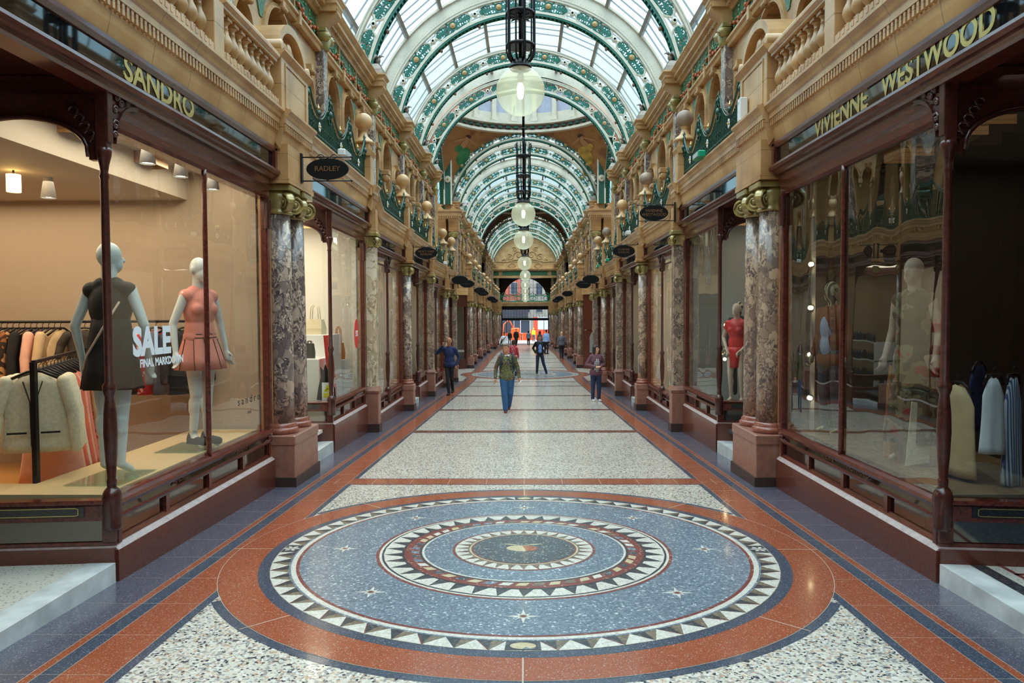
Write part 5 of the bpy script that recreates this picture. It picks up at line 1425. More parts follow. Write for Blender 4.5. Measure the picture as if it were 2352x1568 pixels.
t = thing('portal_glazing', 'black framed glazed screen over the far doorway', 'door screen', (CX, 92.45, 0))
B = MB(BRACK); B.box(-3, 3, -.1, .1, 2.35, 2.95); B.box(-3, 3, -.08, .08, 1.0, 1.3)
for s in (-1, 1): B.box(s*2.95, s*3.0, -.08, .08, -1.85, 3); B.box(s*2.3, s*2.36, -.05, .05, -1.85, 1.1)
for k in range(-8, 9): B.box(k*.35-.012, k*.35+.012, -.02, .02, 1.2, 2.4)
for k in range(-3, 4): B.tube([(k*.8+.3*cos(q*.45), 0, 1.35+.3*sin(q*.45)) for q in range(8)], .02, 3)
B.obj('frame', t)
B = MB(PANE2); B.box(-2.9, 2.9, .0, .01, 1.2, 2.4); B.obj('glass_pane', t)
# the street
BR = simple('red_terracotta_brick', (.38, .09, .06), .7, var=.2); PAL = simple('pale_stone_facade', (.30, .29, .26), .7, var=.1); GLS = simple('street_window_glass', (.05, .07, .1), .1)
def facade(x0, x1, y, z1, m, lab, wx=2.0, nz=5):
    t = thing('street_building', lab, 'building', ((x0+x1)/2, y, -1.85)); w = (x1-x0)/2
    B = MB(m); B.box(-w, w, 0, 4, 0, z1); B.obj('wall_face', t)
    n = int((x1-x0)/wx)
    for k in range(nz):
        for i in range(n):
            x = -w+(i+.5)*(x1-x0)/n; z = 1.0+k*3.0
            B = MB(PAL); B.box(x-.62, x+.62, -.12, 0, z-.1, z+1.9); f = B.obj('window_surround', t)
            B = MB(GLS); B.box(x-.5, x+.5, -.14, -.12, z, z+1.8); B.obj('window_glass', f)
facade(-16, -.8, 122, 22, BR, 'red brick and terracotta building across the street, left half of the portal view')
facade(-.8, 16, 124, 20, PAL, 'pale stone building across the street, right half of the portal view')
facade(-9, .4, 112, 4.4, simple('dark_shop_unit', (.03, .035, .05), .5), 'dark shop unit at street level across the road', 2.4, 1)
ORG = simple('orange_plastic_barrier', (.85, .12, .02), .5); WHP = simple('white_cab_paint', (.8, .8, .8), .4)
for k in range(7):
    t = thing('barrier', 'orange plastic road barrier, %s from the left in the row beyond the portal' % ORD[k], 'barrier', (-6.6+k*1.75, 100, -1.85), group='orange barriers in the street')
    B = MB(ORG); B.box(-.8, .8, -.04, .04, .12, 1.05)
    for q in range(9): B.box(-.75+q*.17, -.68+q*.17, -.06, .06, .2, .8)
    B.box(-.82, .82, -.07, .07, .92, 1.08); B.obj('panel', t)
    B = MB(WHP); B.box(-.84, -.8, -.05, .05, 0, 1.1); B.box(-.7, -.55, -.3, .3, 0, .1); B.box(.55, .7, -.3, .3, 0, .1); B.obj('foot_block', t)
t = thing('excavator', 'small orange excavator with white cab working beyond the portal', 'excavator', (-.6, 104, -1.85))
B = MB(WHP); B.bev(-.2, 1.3, -.6, .8, .9, 1.0, .02); B.bev(-.15, 1.3, -.6, .8, 2.75, 2.9, .04)
for x, y in ((-.12, -.58), (1.22, -.58), (1.22, .7), (-.12, .7)): B.box(x, x+.08, y, y+.08, .95, 2.8)
B.obj('cab_frame', t)
B = MB(GLS); B.box(-.05, 1.2, -.5, .7, 1.0, 2.7); B.obj('cab_glass', t)
B = MB(ORG); B.bev(-1.4, -.2, -.7, .8, .8, 1.7, .1); B.obj('engine_body', t)
B = MB(ORG); B.tube([(-.9, -.2, 1.4), (-1.7, -.6, 2.9), (-2.4, -.9, 2.2), (-2.5, -1, 1.0)], .09, 6); B.obj('boom_arm', t)
B = MB(BRACK); B.bev(-1.5, 1.4, -.9, -.5, 0, .65, .15); B.bev(-1.5, 1.4, .5, .9, 0, .65, .15); B.box(-1, 1, -.5, .5, .4, .8); B.obj('tracks', t)
t = thing('lorry', 'red and grey lorry parked to the right beyond the portal', 'lorry', (3.1, 108, -1.85))
B = MB(simple('red_lorry_paint', (.75, .08, .04), .4)); B.bev(-2.4, 3.6, -.6, 1.4, .6, 1.4, .05); B.box(-1.9, -1.3, -.62, 1.4, 1.4, 3.2); B.box(1.3, 2.1, -.62, 1.4, 1.4, 3.2); B.obj('body', t)
B = MB(simple('pale_grey_panel', (.5, .55, .62), .5)); B.box(-1.3, 1.3, -.61, 1.3, 1.4, 3.2); B.obj('grey_panel', t)
B = MB(BRACK)
for x in (-1.7, 0, 2.6): B.lathe([(.05, -.2), (.45, -.2), (.45, .1), (.05, .1)], (x, -.5, .45), 14, True, 'Y')
B.obj('wheels', t)
for x in (-6.5, 6.5):
    B = MB(PAL); B.box(x-1.2, x+1.2, 93, 96, -1.9, 8); o = B.obj('wall_street_%d' % (x > 0)); o['kind'] = 'structure'
# arcade end behind the camera
B = MB(TILE); B.box(-5, 5, -9.8, -9.5, -.5, 12); o = B.obj('wall_back'); o['kind'] = 'structure'

# ------------------------------------------------------------------ hanging globe lanterns
def make_lantern():
    t = thing('globe_lantern', 'x', 'lamp')
    B = MB(GLOBE); B.ball((0, 0, 0), .30, 40, 24); B.obj('glass_globe', t)
    B = MB(BULB); B.lathe([(.001, -.10), (.03, -.085), (.04, -.04), (.042, .05), (.03, .09), (.001, .095)], n=14); b = B.obj('bulb', t)
    B = MB(WHP); B.lathe([(.02, .09), (.035, .1), (.035, .15), (.05, .16), (.05, .17), (.001, .28)], n=14); B.obj('bulb_holder', b)
    B = MB(BRACK); B.lathe([(.12, .26), (.14, .285), (.14, .30), (.11, .31), (.11, .36), (.10, .38), (.02, .38)], n=20); B.obj('neck_collar', t)
    B = MB(BRACK)
    for k in range(10):
        a = 2*pi*k/10; c_, s_ = cos(a), sin(a)
        B.tube([(r*c_, r*s_, z) for r, z in ((.11, .36), (.155, .42), (.172, .50), (.172, 1.58), (.20, 1.68), (.19, 1.74), (.165, 1.72))], .010 if k % 2 else .019, 5)
    for z in (.54, .93, 1.42): B.lathe([(.155, z), (.180, z), (.180, z+.03), (.155, z+.03), (.155, z)], n=20)
    for z in (.55, .9, 1.4):
        for k in range(4): a = pi*k/4; B.tube([(.16*cos(a), .16*sin(a), z), (-.16*cos(a), -.16*sin(a), z)], .008, 4)
    B.lathe([(.02, .38), (.02, 1.75), (.03, 1.78), (.02, 1.8), (.035, 1.86), (.02, 1.9)], n=8); B.obj('cage', t)
    return t
LAMPS = [(9.27, 4.51, -.05), (18.5, 4.24, -.04), (22.7, 4.03, -.045), (30.9, 3.88, -.02), (40.8, 3.89, 0), (48.6, 3.68, 0), (57, 3.52, 0), (66, 3.4, 0), (75, 3.3, 0)]
src = None
for i, (y, z, x) in enumerate(LAMPS):
    lab = 'hazy glass globe lantern under a black iron cage, %s along the arcade' % ORD[i]
    if src is None: src = make_lantern(); o = src; o['label'] = lab; o.location = (x, y, z)
    else: o = dup(src, (x, y, z), lab)
    o['group'] = 'globe lanterns down the middle of the arcade'
    top = 11.56 if not (30 < y < 38 or 61 < y < 68) else (17.2 if y < 38 else 12.4)
    B = MB(BRACK); B.tube([(0, 0, 1.85), (0, 0, top-z)], .022, 8)
    for q in (2.1, 2.5): B.ball((0, 0, q), .04, 8, 6)
    B.obj('hanging_rod', o)

# ------------------------------------------------------------------ oval hanging signs
OVAL = simple('black_oval_board', (.006, .006, .006), .5, 0, 0, spec=.2)
def sign(s, y, xc, zc, xb, lines, nm, hw=.262, hh=.13, mat=None, small=False):
    t = thing('hanging_sign', 'black oval hanging sign %s' % nm, 'sign', (0, 0, 0), group='black oval shop signs')
    B = MB(OVAL); n = 36
    B.rings([[(xc+hw*k*cos(2*pi*i/n), y+yy, zc+hh*k*sin(2*pi*i/n)) for i in range(n)] for k, yy in ((.97, -.016), (1, -.01), (1, .01), (.97, .016))], False); B.obj('oval_board', t)
    B = MB(BRACK); e = xc+(-s)*(hw+.02)*1.05
    for z in (zc+.145, zc-.145): B.tube([(xb, y, z), (e, y, z)], .008, 6); B.ball((e, y, z), .014, 6, 5)
    B.box(xb-.012, xb+.012, y-.03, y+.03, zc-.17, zc+.19)
    for z in (zc+.138, zc-.138): B.tube([(xc, y, z+.01), (xc, y, z-.01)], .012, 6)
    for sg in (-1, 1): B.tube([(xc+sg*(.04+.028*q-.004*q*q*(q > 3)), y, zc+.15+.03*sin(q*1.0)) for q in range(7)], .006, 5)
    B.obj('iron_bracket', t)
    for k, (tx, sz) in enumerate(lines):
        place_text(tx, sz, (1, 0, 0), (0, -1, 0), (xc, y-.018, zc+(.035-.07*k if len(lines) > 1 else 0)), mat or GOLDD, t, sx=1.0)
    return t
sign(-1, 9.15, -2.43, 3.55, -2.75, [('RADLEY', .088)], 'reading RADLEY beside the left paired columns')
sign(1, 13.78, 2.38, 3.61, 2.76, [('VIVIENNE', .075), ('WESTWOOD', .075)], 'reading VIVIENNE WESTWOOD on the right', .262, .14)
sign(-1, 18.0, -2.40, 3.25, -2.72, [("NEAL'S YARD", .066), ('REMEDIES', .066)], "reading NEAL'S YARD REMEDIES by the first left round column", .27, .14)
sign(1, 18.0, 2.38, 3.27, 2.72, [('CRABTREE', .06), ('& EVELYN', .06)], 'with faint gold lettering by the first right round column', .27, .14)
k = 0
for s, y, z in ((-1, 26.72, 3.0), (-1, 30.1, 3.0), (-1, 38.4, 3.0), (-1, 41.6, 2.95), (-1, 51.4, 2.85), (-1, 56.4, 2.8), (1, 26.72, 3.0), (1, 30.1, 2.95), (1, 41.6, 2.9), (1, 51.4, 2.85), (1, 56.4, 2.8)):
    sign(s, y, s*2.36, z, s*2.73, [], 'without readable lettering, %s side, %s of the distant ones' % (SIDE[s], ORD[k if s < 0 else k-6]), .30, .15); k += 1
# ------------------------------------------------------------------ bodies grown as one surface
def capsule(B, p0, p1, r0, r1, n=12):
    p0 = Vector(p0); p1 = Vector(p1); d = p1-p0; L = d.length
    if L < 1e-6: return B.ball(tuple(p0), max(r0, r1), n, 8)
    d.normalize(); q = d.to_track_quat('Z', 'Y').to_matrix()
    rs = []
    prof = [(r0*cos(a), -r0*sin(-a)) for a in ()]
    for i in range(5): a = -pi/2+pi/2*i/4; prof.append((max(r0*cos(a), .001), r0*sin(a)))
    for i in range(5): a = pi/2*i/4; prof.append((max(r1*cos(a), .001), L+r1*sin(a)))
    for r, z in prof: rs.append([tuple(p0+q @ Vector((r*cos(2*pi*j/n), r*sin(2*pi*j/n), z))) for j in range(n)])
    return B.rings(rs, True)
def ell(B, c, rx, ry, rz, rot=0.0, tilt=0.0):
    n0 = len(B.v); B.ball((0, 0, 0), 1, 18, 12, rz, rx, ry)
    M = Matrix.Translation(c) @ Matrix.Rotation(rot, 4, 'Z') @ Matrix.Rotation(tilt, 4, 'X')
    for i in range(n0, len(B.v)): B.v[i] = tuple(M @ Vector(B.v[i]))
    return B
def remesh(B, name, parent, vox=.012, smooth=2, **props):
    me = B.mesh('tmp'); o = bpy.data.objects.new('tmp', me); COL.objects.link(o)
    m = o.modifiers.new('r', 'REMESH'); m.mode = 'VOXEL'; m.voxel_size = vox; m.use_smooth_shade = True
    if smooth: s_ = o.modifiers.new('s', 'SMOOTH'); s_.iterations = smooth; s_.factor = .5
    dg = bpy.context.evaluated_depsgraph_get(); dg.update()
    me2 = bpy.data.meshes.new_from_object(o.evaluated_get(dg)); me2.name = name
    bpy.data.objects.remove(o); bpy.data.meshes.remove(me)
    me2.materials.clear(); me2.materials.append(B.mats[0])
    me2.polygons.foreach_set('use_smooth', [True]*len(me2.polygons)); me2.update()
    q = bpy.data.objects.new(name, me2); COL.objects.link(q); q.parent = parent
    for k, v in props.items(): q[k] = v
    return q
def hand(B, w, d, s, curl=.35, sc=1.0):
    # w wrist point, d direction of the hand, s = +-1 side of thumb; palm and five fingers
    w = Vector(w); d = Vector(d).normalized(); side = Vector((0, -1, 0)); side = (side-d*side.dot(d))
    if side.length < .1: side = Vector((1, 0, 0))-d*d.x
    side.normalize(); nrm = d.cross(side).normalized()*s
    k = sc
    capsule(B, w, w+d*.075*k, .026*k, .036*k, 10)
    for i, (o, L) in enumerate(((-.03, .062), (-.011, .074), (.009, .07), (.028, .055))):
        b = w+d*.085*k-side*o*k*1.0; m_ = b+(d*cos(curl)+nrm*sin(curl)).normalized()*L*.5*k
        e = m_+(d*cos(curl*2.2)+nrm*sin(curl*2.2)).normalized()*L*.5*k
        capsule(B, b, m_, .0092*k, .0085*k, 8); capsule(B, m_, e, .0085*k, .007*k, 8)
    b = w+d*.02*k+side*.02*k; m_ = b+(d*.6+side*.7).normalized()*.045*k; e = m_+(d*.9+side*.15+nrm*.2).normalized()*.03*k
    capsule(B, b, m_, .013*k, .010*k, 8); capsule(B, m_, e, .010*k, .008*k, 8)
def person(label, loc, H, rz, P, cat='person', vox=.013):
    """P: dict of pose and clothing. Local frame: faces -Y, x to its own left (picture right)."""
    t = thing('person' if cat == 'person' else 'shop_mannequin', label, cat, loc, rz)
    k = H/1.75; g = lambda x, y, z: (x*k, y*k, z*k)
    man = cat != 'person'
    sk = P['skin']; fat = P.get('fat', 1.0); wom = P.get('woman', False)
    sw = (.15 if wom else .172); ls = .74 if P.get('trousers') else 1.0; ts = .85 if P.get('top') and P.get('sleeve', 1) > .5 else 1.0
    sh = {-1: g(-sw, 0, 1.40), 1: g(sw, 0, 1.40)}; lean = P.get('lean', 0)
    el = {e: P.get('elbow', {}).get(e, (e*(sw+.055), .03, 1.14)) for e in (-1, 1)}
    wr = {e: P.get('wrist', {}).get(e, (e*(sw+.075), -.05, .90)) for e in (-1, 1)}
    kn = {e: P.get('knee', {}).get(e, (e*.10, -.02, .50)) for e in (-1, 1)}
    an = {e: P.get('ankle', {}).get(e, (e*.10, .02, .09)) for e in (-1, 1)}
    hx, hy = P.get('head', (0, 0)); hr = P.get('head_rz', 0.0)
    hc = g(hx, hy-.015, 1.63)
    def hp(x, y, z): # point on the turned head
        return (hc[0]+(x*cos(hr)-y*sin(hr))*k, hc[1]+(x*sin(hr)+y*cos(hr))*k, hc[2]+z*k)
    # ---- bare body
    B = MB(sk)
    ell(B, hp(0, .012, .02), .072*k, .092*k, .098*k, hr); ell(B, hp(0, -.022, -.045), .055*k, .066*k, .072*k, hr)
    capsule(B, hp(0, -.085, -.03), hp(0, -.098, -.012), .012*k, .008*k, 8) ; capsule(B, hp(0, -.09, .012), hp(0, -.103, -.018), .009*k, .014*k, 8)
    if not (man and P.get('blank')):
        for e in (-1, 1): ell(B, hp(e*.075, .01, -.005), .012*k, .022*k, .032*k, hr)
        ell(B, hp(0, -.082, -.062), .028*k, .010*k, .010*k, hr); ell(B, hp(0, -.072, -.102), .022*k, .018*k, .018*k, hr)
    capsule(B, g(hx*.6, .012, 1.44), hp(0, .015, -.05), .056*k*fat, .052*k, 12)
    capsule(B, g(-.09, .01, 1.39), g(.09, .01, 1.39), .058*k, .058*k); capsule(B, g(0, .005, 1.31), g(0, .005, 1.04), .095*k, .085*k); capsule(B, g(-.05, 0, .94), g(.05, 0, .94), .092*k, .092*k)
    for e in (-1, 1):
        E = g(*el[e]); W = g(*wr[e]); K = g(*kn[e]); A = g(*an[e])
        capsule(B, sh[e], E, .046*k*ts, .036*k*ts); capsule(B, E, W, .036*k*ts, .024*k); hand(B, W, Vector(W)-Vector(E) if not P.get('handdir', {}).get(e) else P['handdir'][e], e*(-1), P.get('curl', .35), k)
        capsule(B, g(e*.085, 0, .90), K, .082*k*ls, .052*k*ls); capsule(B, K, (A[0], A[1], A[2]+.0), .05*k*ls, .034*k)
        q1 = Vector(K).lerp(Vector(A), .2); q2 = Vector(K).lerp(Vector(A), .42); capsule(B, (q1.x, q1.y+.014*k, q1.z), (q2.x, q2.y+.014*k, q2.z), .05*k*ls, .046*k*ls)
        if P.get('barefoot') or man: capsule(B, (A[0], A[1]+.0, A[2]-.02*k), (A[0]+e*.01, A[1]-.13*k, .03*k), .034*k, .026*k)
    remesh(B, 'body', t, vox)
    if not man:
        B = MB(MATS['eye_dark'])
        for e in (-1, 1): B.ball(hp(e*.028, -.083, .012), .009*k, 8, 6)
        B.obj('eyes', t)
    # ---- clothes
    off = .018
    if P.get('top'):
        B = MB(P['top']); ln = P.get('top_len', .88); f = fat
        capsule(B, g(-sw+.02, .005, 1.39), g(sw-.02, .005, 1.39), .068*k, .068*k); capsule(B, g(0, 0, 1.30), g(0, 0, ln+.12), .122*k*f*(.86 if wom else 1), .112*k*f*(.86 if wom else 1)); capsule(B, g(-.05, .01, 1.42), g(.05, .01, 1.42), .07*k, .07*k)
        ell(B, g(0, 0, 1.27), (.172 if not wom else .155)*k*f, .125*k*f, .20*k); ell(B, g(0, 0, 1.05), (.165 if not wom else .145)*k*f, .118*k*f, .20*k); capsule(B, g(-.065*f, 0, ln+.06), g(.065*f, 0, ln+.06), (.095 if P.get('skirt') else .122)*k*f, (.095 if P.get('skirt') else .122)*k*f)
        if wom: ell(B, g(-.07, -.07, 1.27), .07*k, .06*k, .065*k); ell(B, g(.07, -.07, 1.27), .07*k, .06*k, .065*k)
        sl = P.get('sleeve', 1.0)
        for e in (-1, 1):
            E = Vector(g(*el[e])); W = Vector(g(*wr[e])); S = Vector(sh[e])
            if sl > 0: capsule(B, S, S.lerp(E, min(1, sl*2)), .060*k, .054*k)
            if sl > .5: capsule(B, E, E.lerp(W, (sl-.5)*2*.93), .054*k, .040*k)
        # cut hem and neck are left rounded
        remesh(B, P.get('top_name', 'shirt'), t, vox)
        if P.get('collar'):
            B = MB(P['collar']); B.tube([(g(hx*.5, 0, 0)[0]+.060*k*cos(a*pi/8), .008*k+.056*k*sin(a*pi/8), (1.462+.014*sin(a*pi/8))*k) for a in range(16)], .013*k, 6, True)
            for e in (-1, 1): B.hexa([g(e*.012, -.058, 1.455), g(e*.06, -.05, 1.45), g(e*.055, -.085, 1.41), g(e*.03, -.092, 1.40), g(e*.012, -.05, 1.47), g(e*.06, -.04, 1.47), g(e*.055, -.075, 1.42), g(e*.03, -.084, 1.41)])
            B.obj('collar', t)
    if P.get('front'):   # open jacket shows a shirt front
        B = MB(P['front']); ff = P.get('fat', 1)*k; ell(B, g(0, -.012, 1.22), .112*ff, .128*ff, .215*k); ell(B, g(0, -.012, 1.02), .112*ff, .126*ff, .18*k); remesh(B, 'shirt_front', t, vox)
    if P.get('trousers'):
        B = MB(P['trousers']); capsule(B, g(-.06, 0, .91), g(.06, 0, .91), .108*k*fat, .108*k*fat)
        for e in (-1, 1):
            K = g(*kn[e]); A = g(*an[e]); w = P.get('leg', 1.0)
            capsule(B, g(e*.085, 0, .90), K, .090*k*w*fat, .070*k*w); capsule(B, K, (A[0], A[1], A[2]-.01*k), .072*k*w, .056*k*w)
        remesh(B, 'trousers', t, vox)
    if P.get('shoes'):
        for e in (-1, 1):
            A = g(*an[e]); ft = P.get('foot', {}).get(e, 0.0); z0 = max(A[2]-.09*k, 0)
            B = MB(P['shoes']); d = Vector((e*.025+sin(ft)*.0, -1, 0)).normalized()*.15*k; d = Matrix.Rotation(ft, 3, 'Z') @ d
            capsule(B, (A[0], A[1]+.03*k, z0+.045*k), (A[0], A[1]+.02*k, z0+.075*k), .042*k, .04*k)
            capsule(B, (A[0], A[1]+.03*k, z0+.038*k), (A[0]+d.x, A[1]+d.y, z0+.030*k), .042*k, .036*k)
            B.box(A[0]-.035*k, A[0]+.035*k, A[1]+d.y*.9, A[1]+.06*k, z0+.002, z0+.02*k)
            remesh(B, 'shoe', t, .009, 1)
    if P.get('hair'):
        B = MB(P['hair']); L = P.get('hair_len', 0)
        ell(B, hp(0, .030, .038), .084*k, .090*k, .095*k, hr)
        if L > 0:
            for a in range(-4, 5):
                an_ = a*.42; capsule(B, hp(.068*sin(an_), .02+.068*cos(an_), .04), hp(.075*sin(an_), .02+.07*cos(an_), -.06-L), .036*k, .03*k, 8)
            ell(B, hp(0, -.055, .085), .06*k, .035*k, .025*k, hr)
        else:
            ell(B, hp(0, -.050, .090), .062*k, .045*k, .028*k, hr)
        remesh(B, 'hair', t, .010, 1)
    if P.get('skirt'):
        B = MB(P['skirt']); z1, z0, r1, r0 = P.get('skirt_dim', (1.02, .62, .125, .21)); n = 40
        B.rings([[((r1+(r0-r1)*q+.018*q*sin(j*2*pi*8/n))*k*cos(2*pi*j/n), (r1+(r0-r1)*q+.018*q*sin(j*2*pi*8/n))*k*.8*sin(2*pi*j/n), (z1+(z0-z1)*q)*k) for j in range(n)] for q in (0, .25, .5, .75, 1)], True)
        B.obj('skirt', t)
    return t
def mm(name, c, r=.8, var=.12, vs=12, **k): return simple(name, srgb(*c), r, var=var, vs=vs, obj=True, **k)
mm('eye_dark', (30, 22, 18), .3, 0); SK1 = mm('tanned_skin', (196, 132, 100), .5, .05); SK2 = mm('brown_skin', (158, 104, 74), .5, .05); SK3 = mm('fair_skin', (214, 165, 136), .5, .05)
def pattern(name, cols, sc, rough=.85, kind='v'):
    m, n, l, b = base_mat(name, cols[0][1], rough); v = pos_vec(n, l, (1, 1, 1), True)
    if kind == 'v': c = voro(n, l, v, sc); s_ = n.new('ShaderNodeSeparateColor'); l.new(c, s_.inputs[0]); f = s_.outputs[0]
    elif kind == 'n': f = noise(n, l, v, sc, 3)
    l.new(ramp(n, l, f, cols, True), b.inputs['Base Color']); return m
CAMO = pattern('camouflage_cloth', [(0, srgb(44, 52, 62)), (.42, srgb(112, 112, 66)), (.48, srgb(62, 74, 44)), (.53, srgb(128, 108, 66)), (.57, srgb(40, 52, 74)), (.61, srgb(110, 62, 48))], 9, kind='n')
JEAN = mm('blue_denim', (44, 84, 128), .85, .2); JEAND = mm('dark_blue_denim', (32, 44, 68), .85, .3); BLK = mm('black_cloth', (20, 20, 24), .85, .2); NAVY = mm('navy_knit', (26, 40, 82), .85, .15)
BRSH = mm('brown_leather', (82, 36, 24), .4, .2); GREYH = mm('grey_hair', (112, 100, 90), .7, .2); DKH = mm('dark_brown_hair', (38, 26, 22), .6, .3); REDH = mm('dark_auburn_hair', (70, 38, 32), .6, .3)
LBLU = mm('light_blue_shirt_cloth', (110, 150, 215), .8, .08); SKYB = mm('sky_blue_shirt', (150, 185, 240), .8, .08); WSH = mm('white_shirt_cloth', (232, 236, 246), .8, .04); GREYT = mm('grey_trouser_cloth', (86, 92, 108), .85, .1)
MAUV = mm('mauve_cardigan_knit', (108, 72, 84), .9, .15); WSHO = mm('pale_trainer', (205, 200, 195), .6, .1); NTRO = mm('navy_trouser_cloth', (34, 48, 78), .85, .15)
PLAID = pattern('grey_plaid_cloth', [(0, srgb(70, 74, 88)), (.4, srgb(110, 112, 124)), (.7, srgb(84, 84, 98))], 40); DENJ = mm('denim_jacket', (96, 124, 152), .85, .15); YELV = mm('hi_vis_yellow', (222, 240, 60), .7, .05)
REDP = pattern('red_patterned_cloth', [(0, srgb(190, 50, 60)), (.5, srgb(225, 180, 180)), (.65, srgb(170, 40, 50))], 30)
def checker(name, a, b_, s):
    m, n, l, b = base_mat(name, a, .8); v = pos_vec(n, l, (1, .01, 1), True); mp = n.new('ShaderNodeMapping'); mp.inputs['Rotation'].default_value = (0, radians(45), 0); l.new(v, mp.inputs[0])
    c = n.new('ShaderNodeTexChecker'); c.inputs['Scale'].default_value = s; c.inputs[1].default_value = a; c.inputs[2].default_value = b_; l.new(mp.outputs[0], c.inputs[0]); l.new(c.outputs[0], b.inputs['Base Color']); return m
CHK = checker('black_white_lattice_cloth', srgb(18, 18, 24), srgb(225, 225, 230), 32)
def at(y, x): return (x, y, fz(y)+.001)
# man in camouflage shirt walking towards the camera
camo = person('person in camouflage shirt and blue jeans walking down the middle', at(17.5, -.44), 1.63, radians(4), dict(
    skin=SK1, top=CAMO, top_name='camouflage_shirt', top_len=.84, fat=1.10, trousers=JEAN, shoes=BRSH, hair=GREYH, head=(-.03, -.03), head_rz=-.45, leg=1.18,
    elbow={-1: (-.275, .05, 1.14), 1: (.275, .06, 1.14)}, wrist={-1: (-.30, -.05, .86), 1: (.31, -.02, .87)},
    knee={-1: (-.07, -.06, .50), 1: (.085, .04, .50)}, ankle={-1: (-.045, -.10, .09), 1: (.05, .26, .13)}, collar=MATS['white_shirt_cloth']), vox=.011)
t = thing('backpack', 'dark backpack with straps and a bottle worn by the person in the camouflage shirt', 'backpack', at(17.5, -.44), radians(4))
B = MB(mm('dark_teal_nylon', (34, 44, 58), .7, .2)); B.bev(-.17, .17, .13, .30, .90, 1.38, .04); B.obj('bag', t)
B = MB(MATS['dark_teal_nylon'])
for e in (-1, 1): B.tube([(e*.13, .14, 1.36), (e*.135, .02, 1.395), (e*.135, -.09, 1.33), (e*.145, -.12, 1.20), (e*.165, -.08, 1.03)], .024, 6)
B.obj('shoulder_straps', t)
B = MB(mm('pale_blue_bottle', (150, 190, 205), .3, .05)); B.lathe([(.001, .95), (.035, .95), (.035, 1.12), (.02, 1.16), (.001, 1.17)], (.20, .16, 0), 12); B.obj('bottle', t)
B = MB(MATS['white_shirt_cloth']); B.hexa([(.30, -.06, .68), (.35, -.05, .70), (.35, -.045, .70), (.30, -.055, .68), (.335, -.06, .76), (.385, -.05, .78), (.385, -.045, .78), (.335, -.055, .76)])
o = tag(B.obj('paper_slip', None, at(17.5, -.46)), 'white slip of paper held in the hand of the person in camouflage', 'paper')
# man in navy on the phone
person('person in navy shirt and black trousers walking with a phone at the ear', at(22.9, -2.36), 1.79, radians(-8), dict(
    skin=SK2, top=NAVY, top_name='navy_shirt', top_len=.87, trousers=BLK, shoes=BLK, leg=.82, head_rz=-.1,
    elbow={-1: (-.38, -.04, 1.27), 1: (.27, .10, 1.14)}, wrist={-1: (-.17, -.12, 1.50), 1: (.21, .0, .90)}, handdir={-1: (.25, -.1, 1.0)},
    knee={-1: (-.04, -.08, .50), 1: (.06, .02, .50)}, ankle={-1: (-.0, -.10, .09), 1: (.03, .28, .13)}, collar=NAVY, curl=.8), vox=.012)
B = MB(BLK); B.bev(-.004, .004, -.03, .03, -.06, .07, .002); tag(B.obj('phone', None, (-2.36-.115, 22.9-.11, fz(22.9)+1.62)), 'black phone held to the ear of the person in navy', 'phone')
# man in dark jacket and blue shirt
person('person in dark jacket over blue shirt and jeans standing on the far mosaic', at(34.3, .66), 1.80, radians(8), dict(
    skin=SK1, top=BLK, top_name='dark_jacket', top_len=.88, fat=1.1, front=LBLU, trousers=JEAND, shoes=BLK, hair=DKH, collar=LBLU,
    elbow={-1: (-.29, .10, 1.15), 1: (.29, .10, 1.15)}, wrist={-1: (-.19, -.04, .93), 1: (.19, -.04, .93)},
    knee={-1: (-.11, -.03, .50), 1: (.16, .0, .50)}, ankle={-1: (-.13, .0, .09), 1: (.30, .04, .09)}), vox=.014)
# woman in mauve cardigan
person('person in mauve cardigan, lattice-print top and navy trousers standing on the right, looking aside', at(20.5, 1.95), 1.56, radians(14), dict(
    skin=SK3, woman=True, top=MAUV, top_name='mauve_cardigan', top_len=.84, fat=1.12, front=CHK, trousers=NTRO, shoes=WSHO, hair=DKH, hair_len=.06, head_rz=.75, leg=.98,
    elbow={-1: (-.29, .06, 1.14), 1: (.27, .05, 1.14)}, wrist={-1: (-.07, -.20, 1.08), 1: (.08, -.19, 1.08)}, handdir={-1: (1, -.2, 0), 1: (-1, -.2, 0)}, curl=.7,
    knee={-1: (-.10, -.01, .5), 1: (.09, -.03, .5)}, ankle={-1: (-.10, .02, .09), 1: (.09, -.02, .09)}), vox=.012)
# people further off
wk = dict(knee={-1: (-.08, -.08, .50), 1: (.09, .04, .50)}, ankle={-1: (-.07, -.16, .09), 1: (.08, .26, .13)})
person('person with dark hair and red patterned top behind the camouflage shirt, seen above his shoulder', at(33, -.53), 1.62, pi, dict(skin=SK3, woman=True, top=REDP, trousers=NTRO, shoes=BLK, hair=REDH, hair_len=.03), vox=.016)
person('person in white shirt with a dark bag strap across the chest, walking on the left', at(50, -1.42), 1.66, .2, dict(skin=SK2, top=WSH, trousers=GREYT, shoes=BLK, hair=DKH, elbow={-1: (-.30, .03, 1.16), 1: (.24, .0, 1.14)}, wrist={-1: (-.36, -.05, .92), 1: (.2, -.1, .95)}, **wk), vox=.018)
B = MB(BLK); B.tube([(.16, -.12, 1.40), (0, -.16, 1.25), (-.14, -.15, 1.05), (-.2, -.02, .95)], .022, 4); tag(B.obj('bag_strap', None, at(50, -1.42)), 'dark cross-body bag strap over the white shirt of the person on the left', 'bag strap')
person('bald person in a grey checked shirt walking away on the right', at(46.5, 2.27), 1.73, pi, dict(skin=SK3, top=PLAID, fat=1.12, trousers=BLK, shoes=BLK, hair=None, **wk), vox=.017)
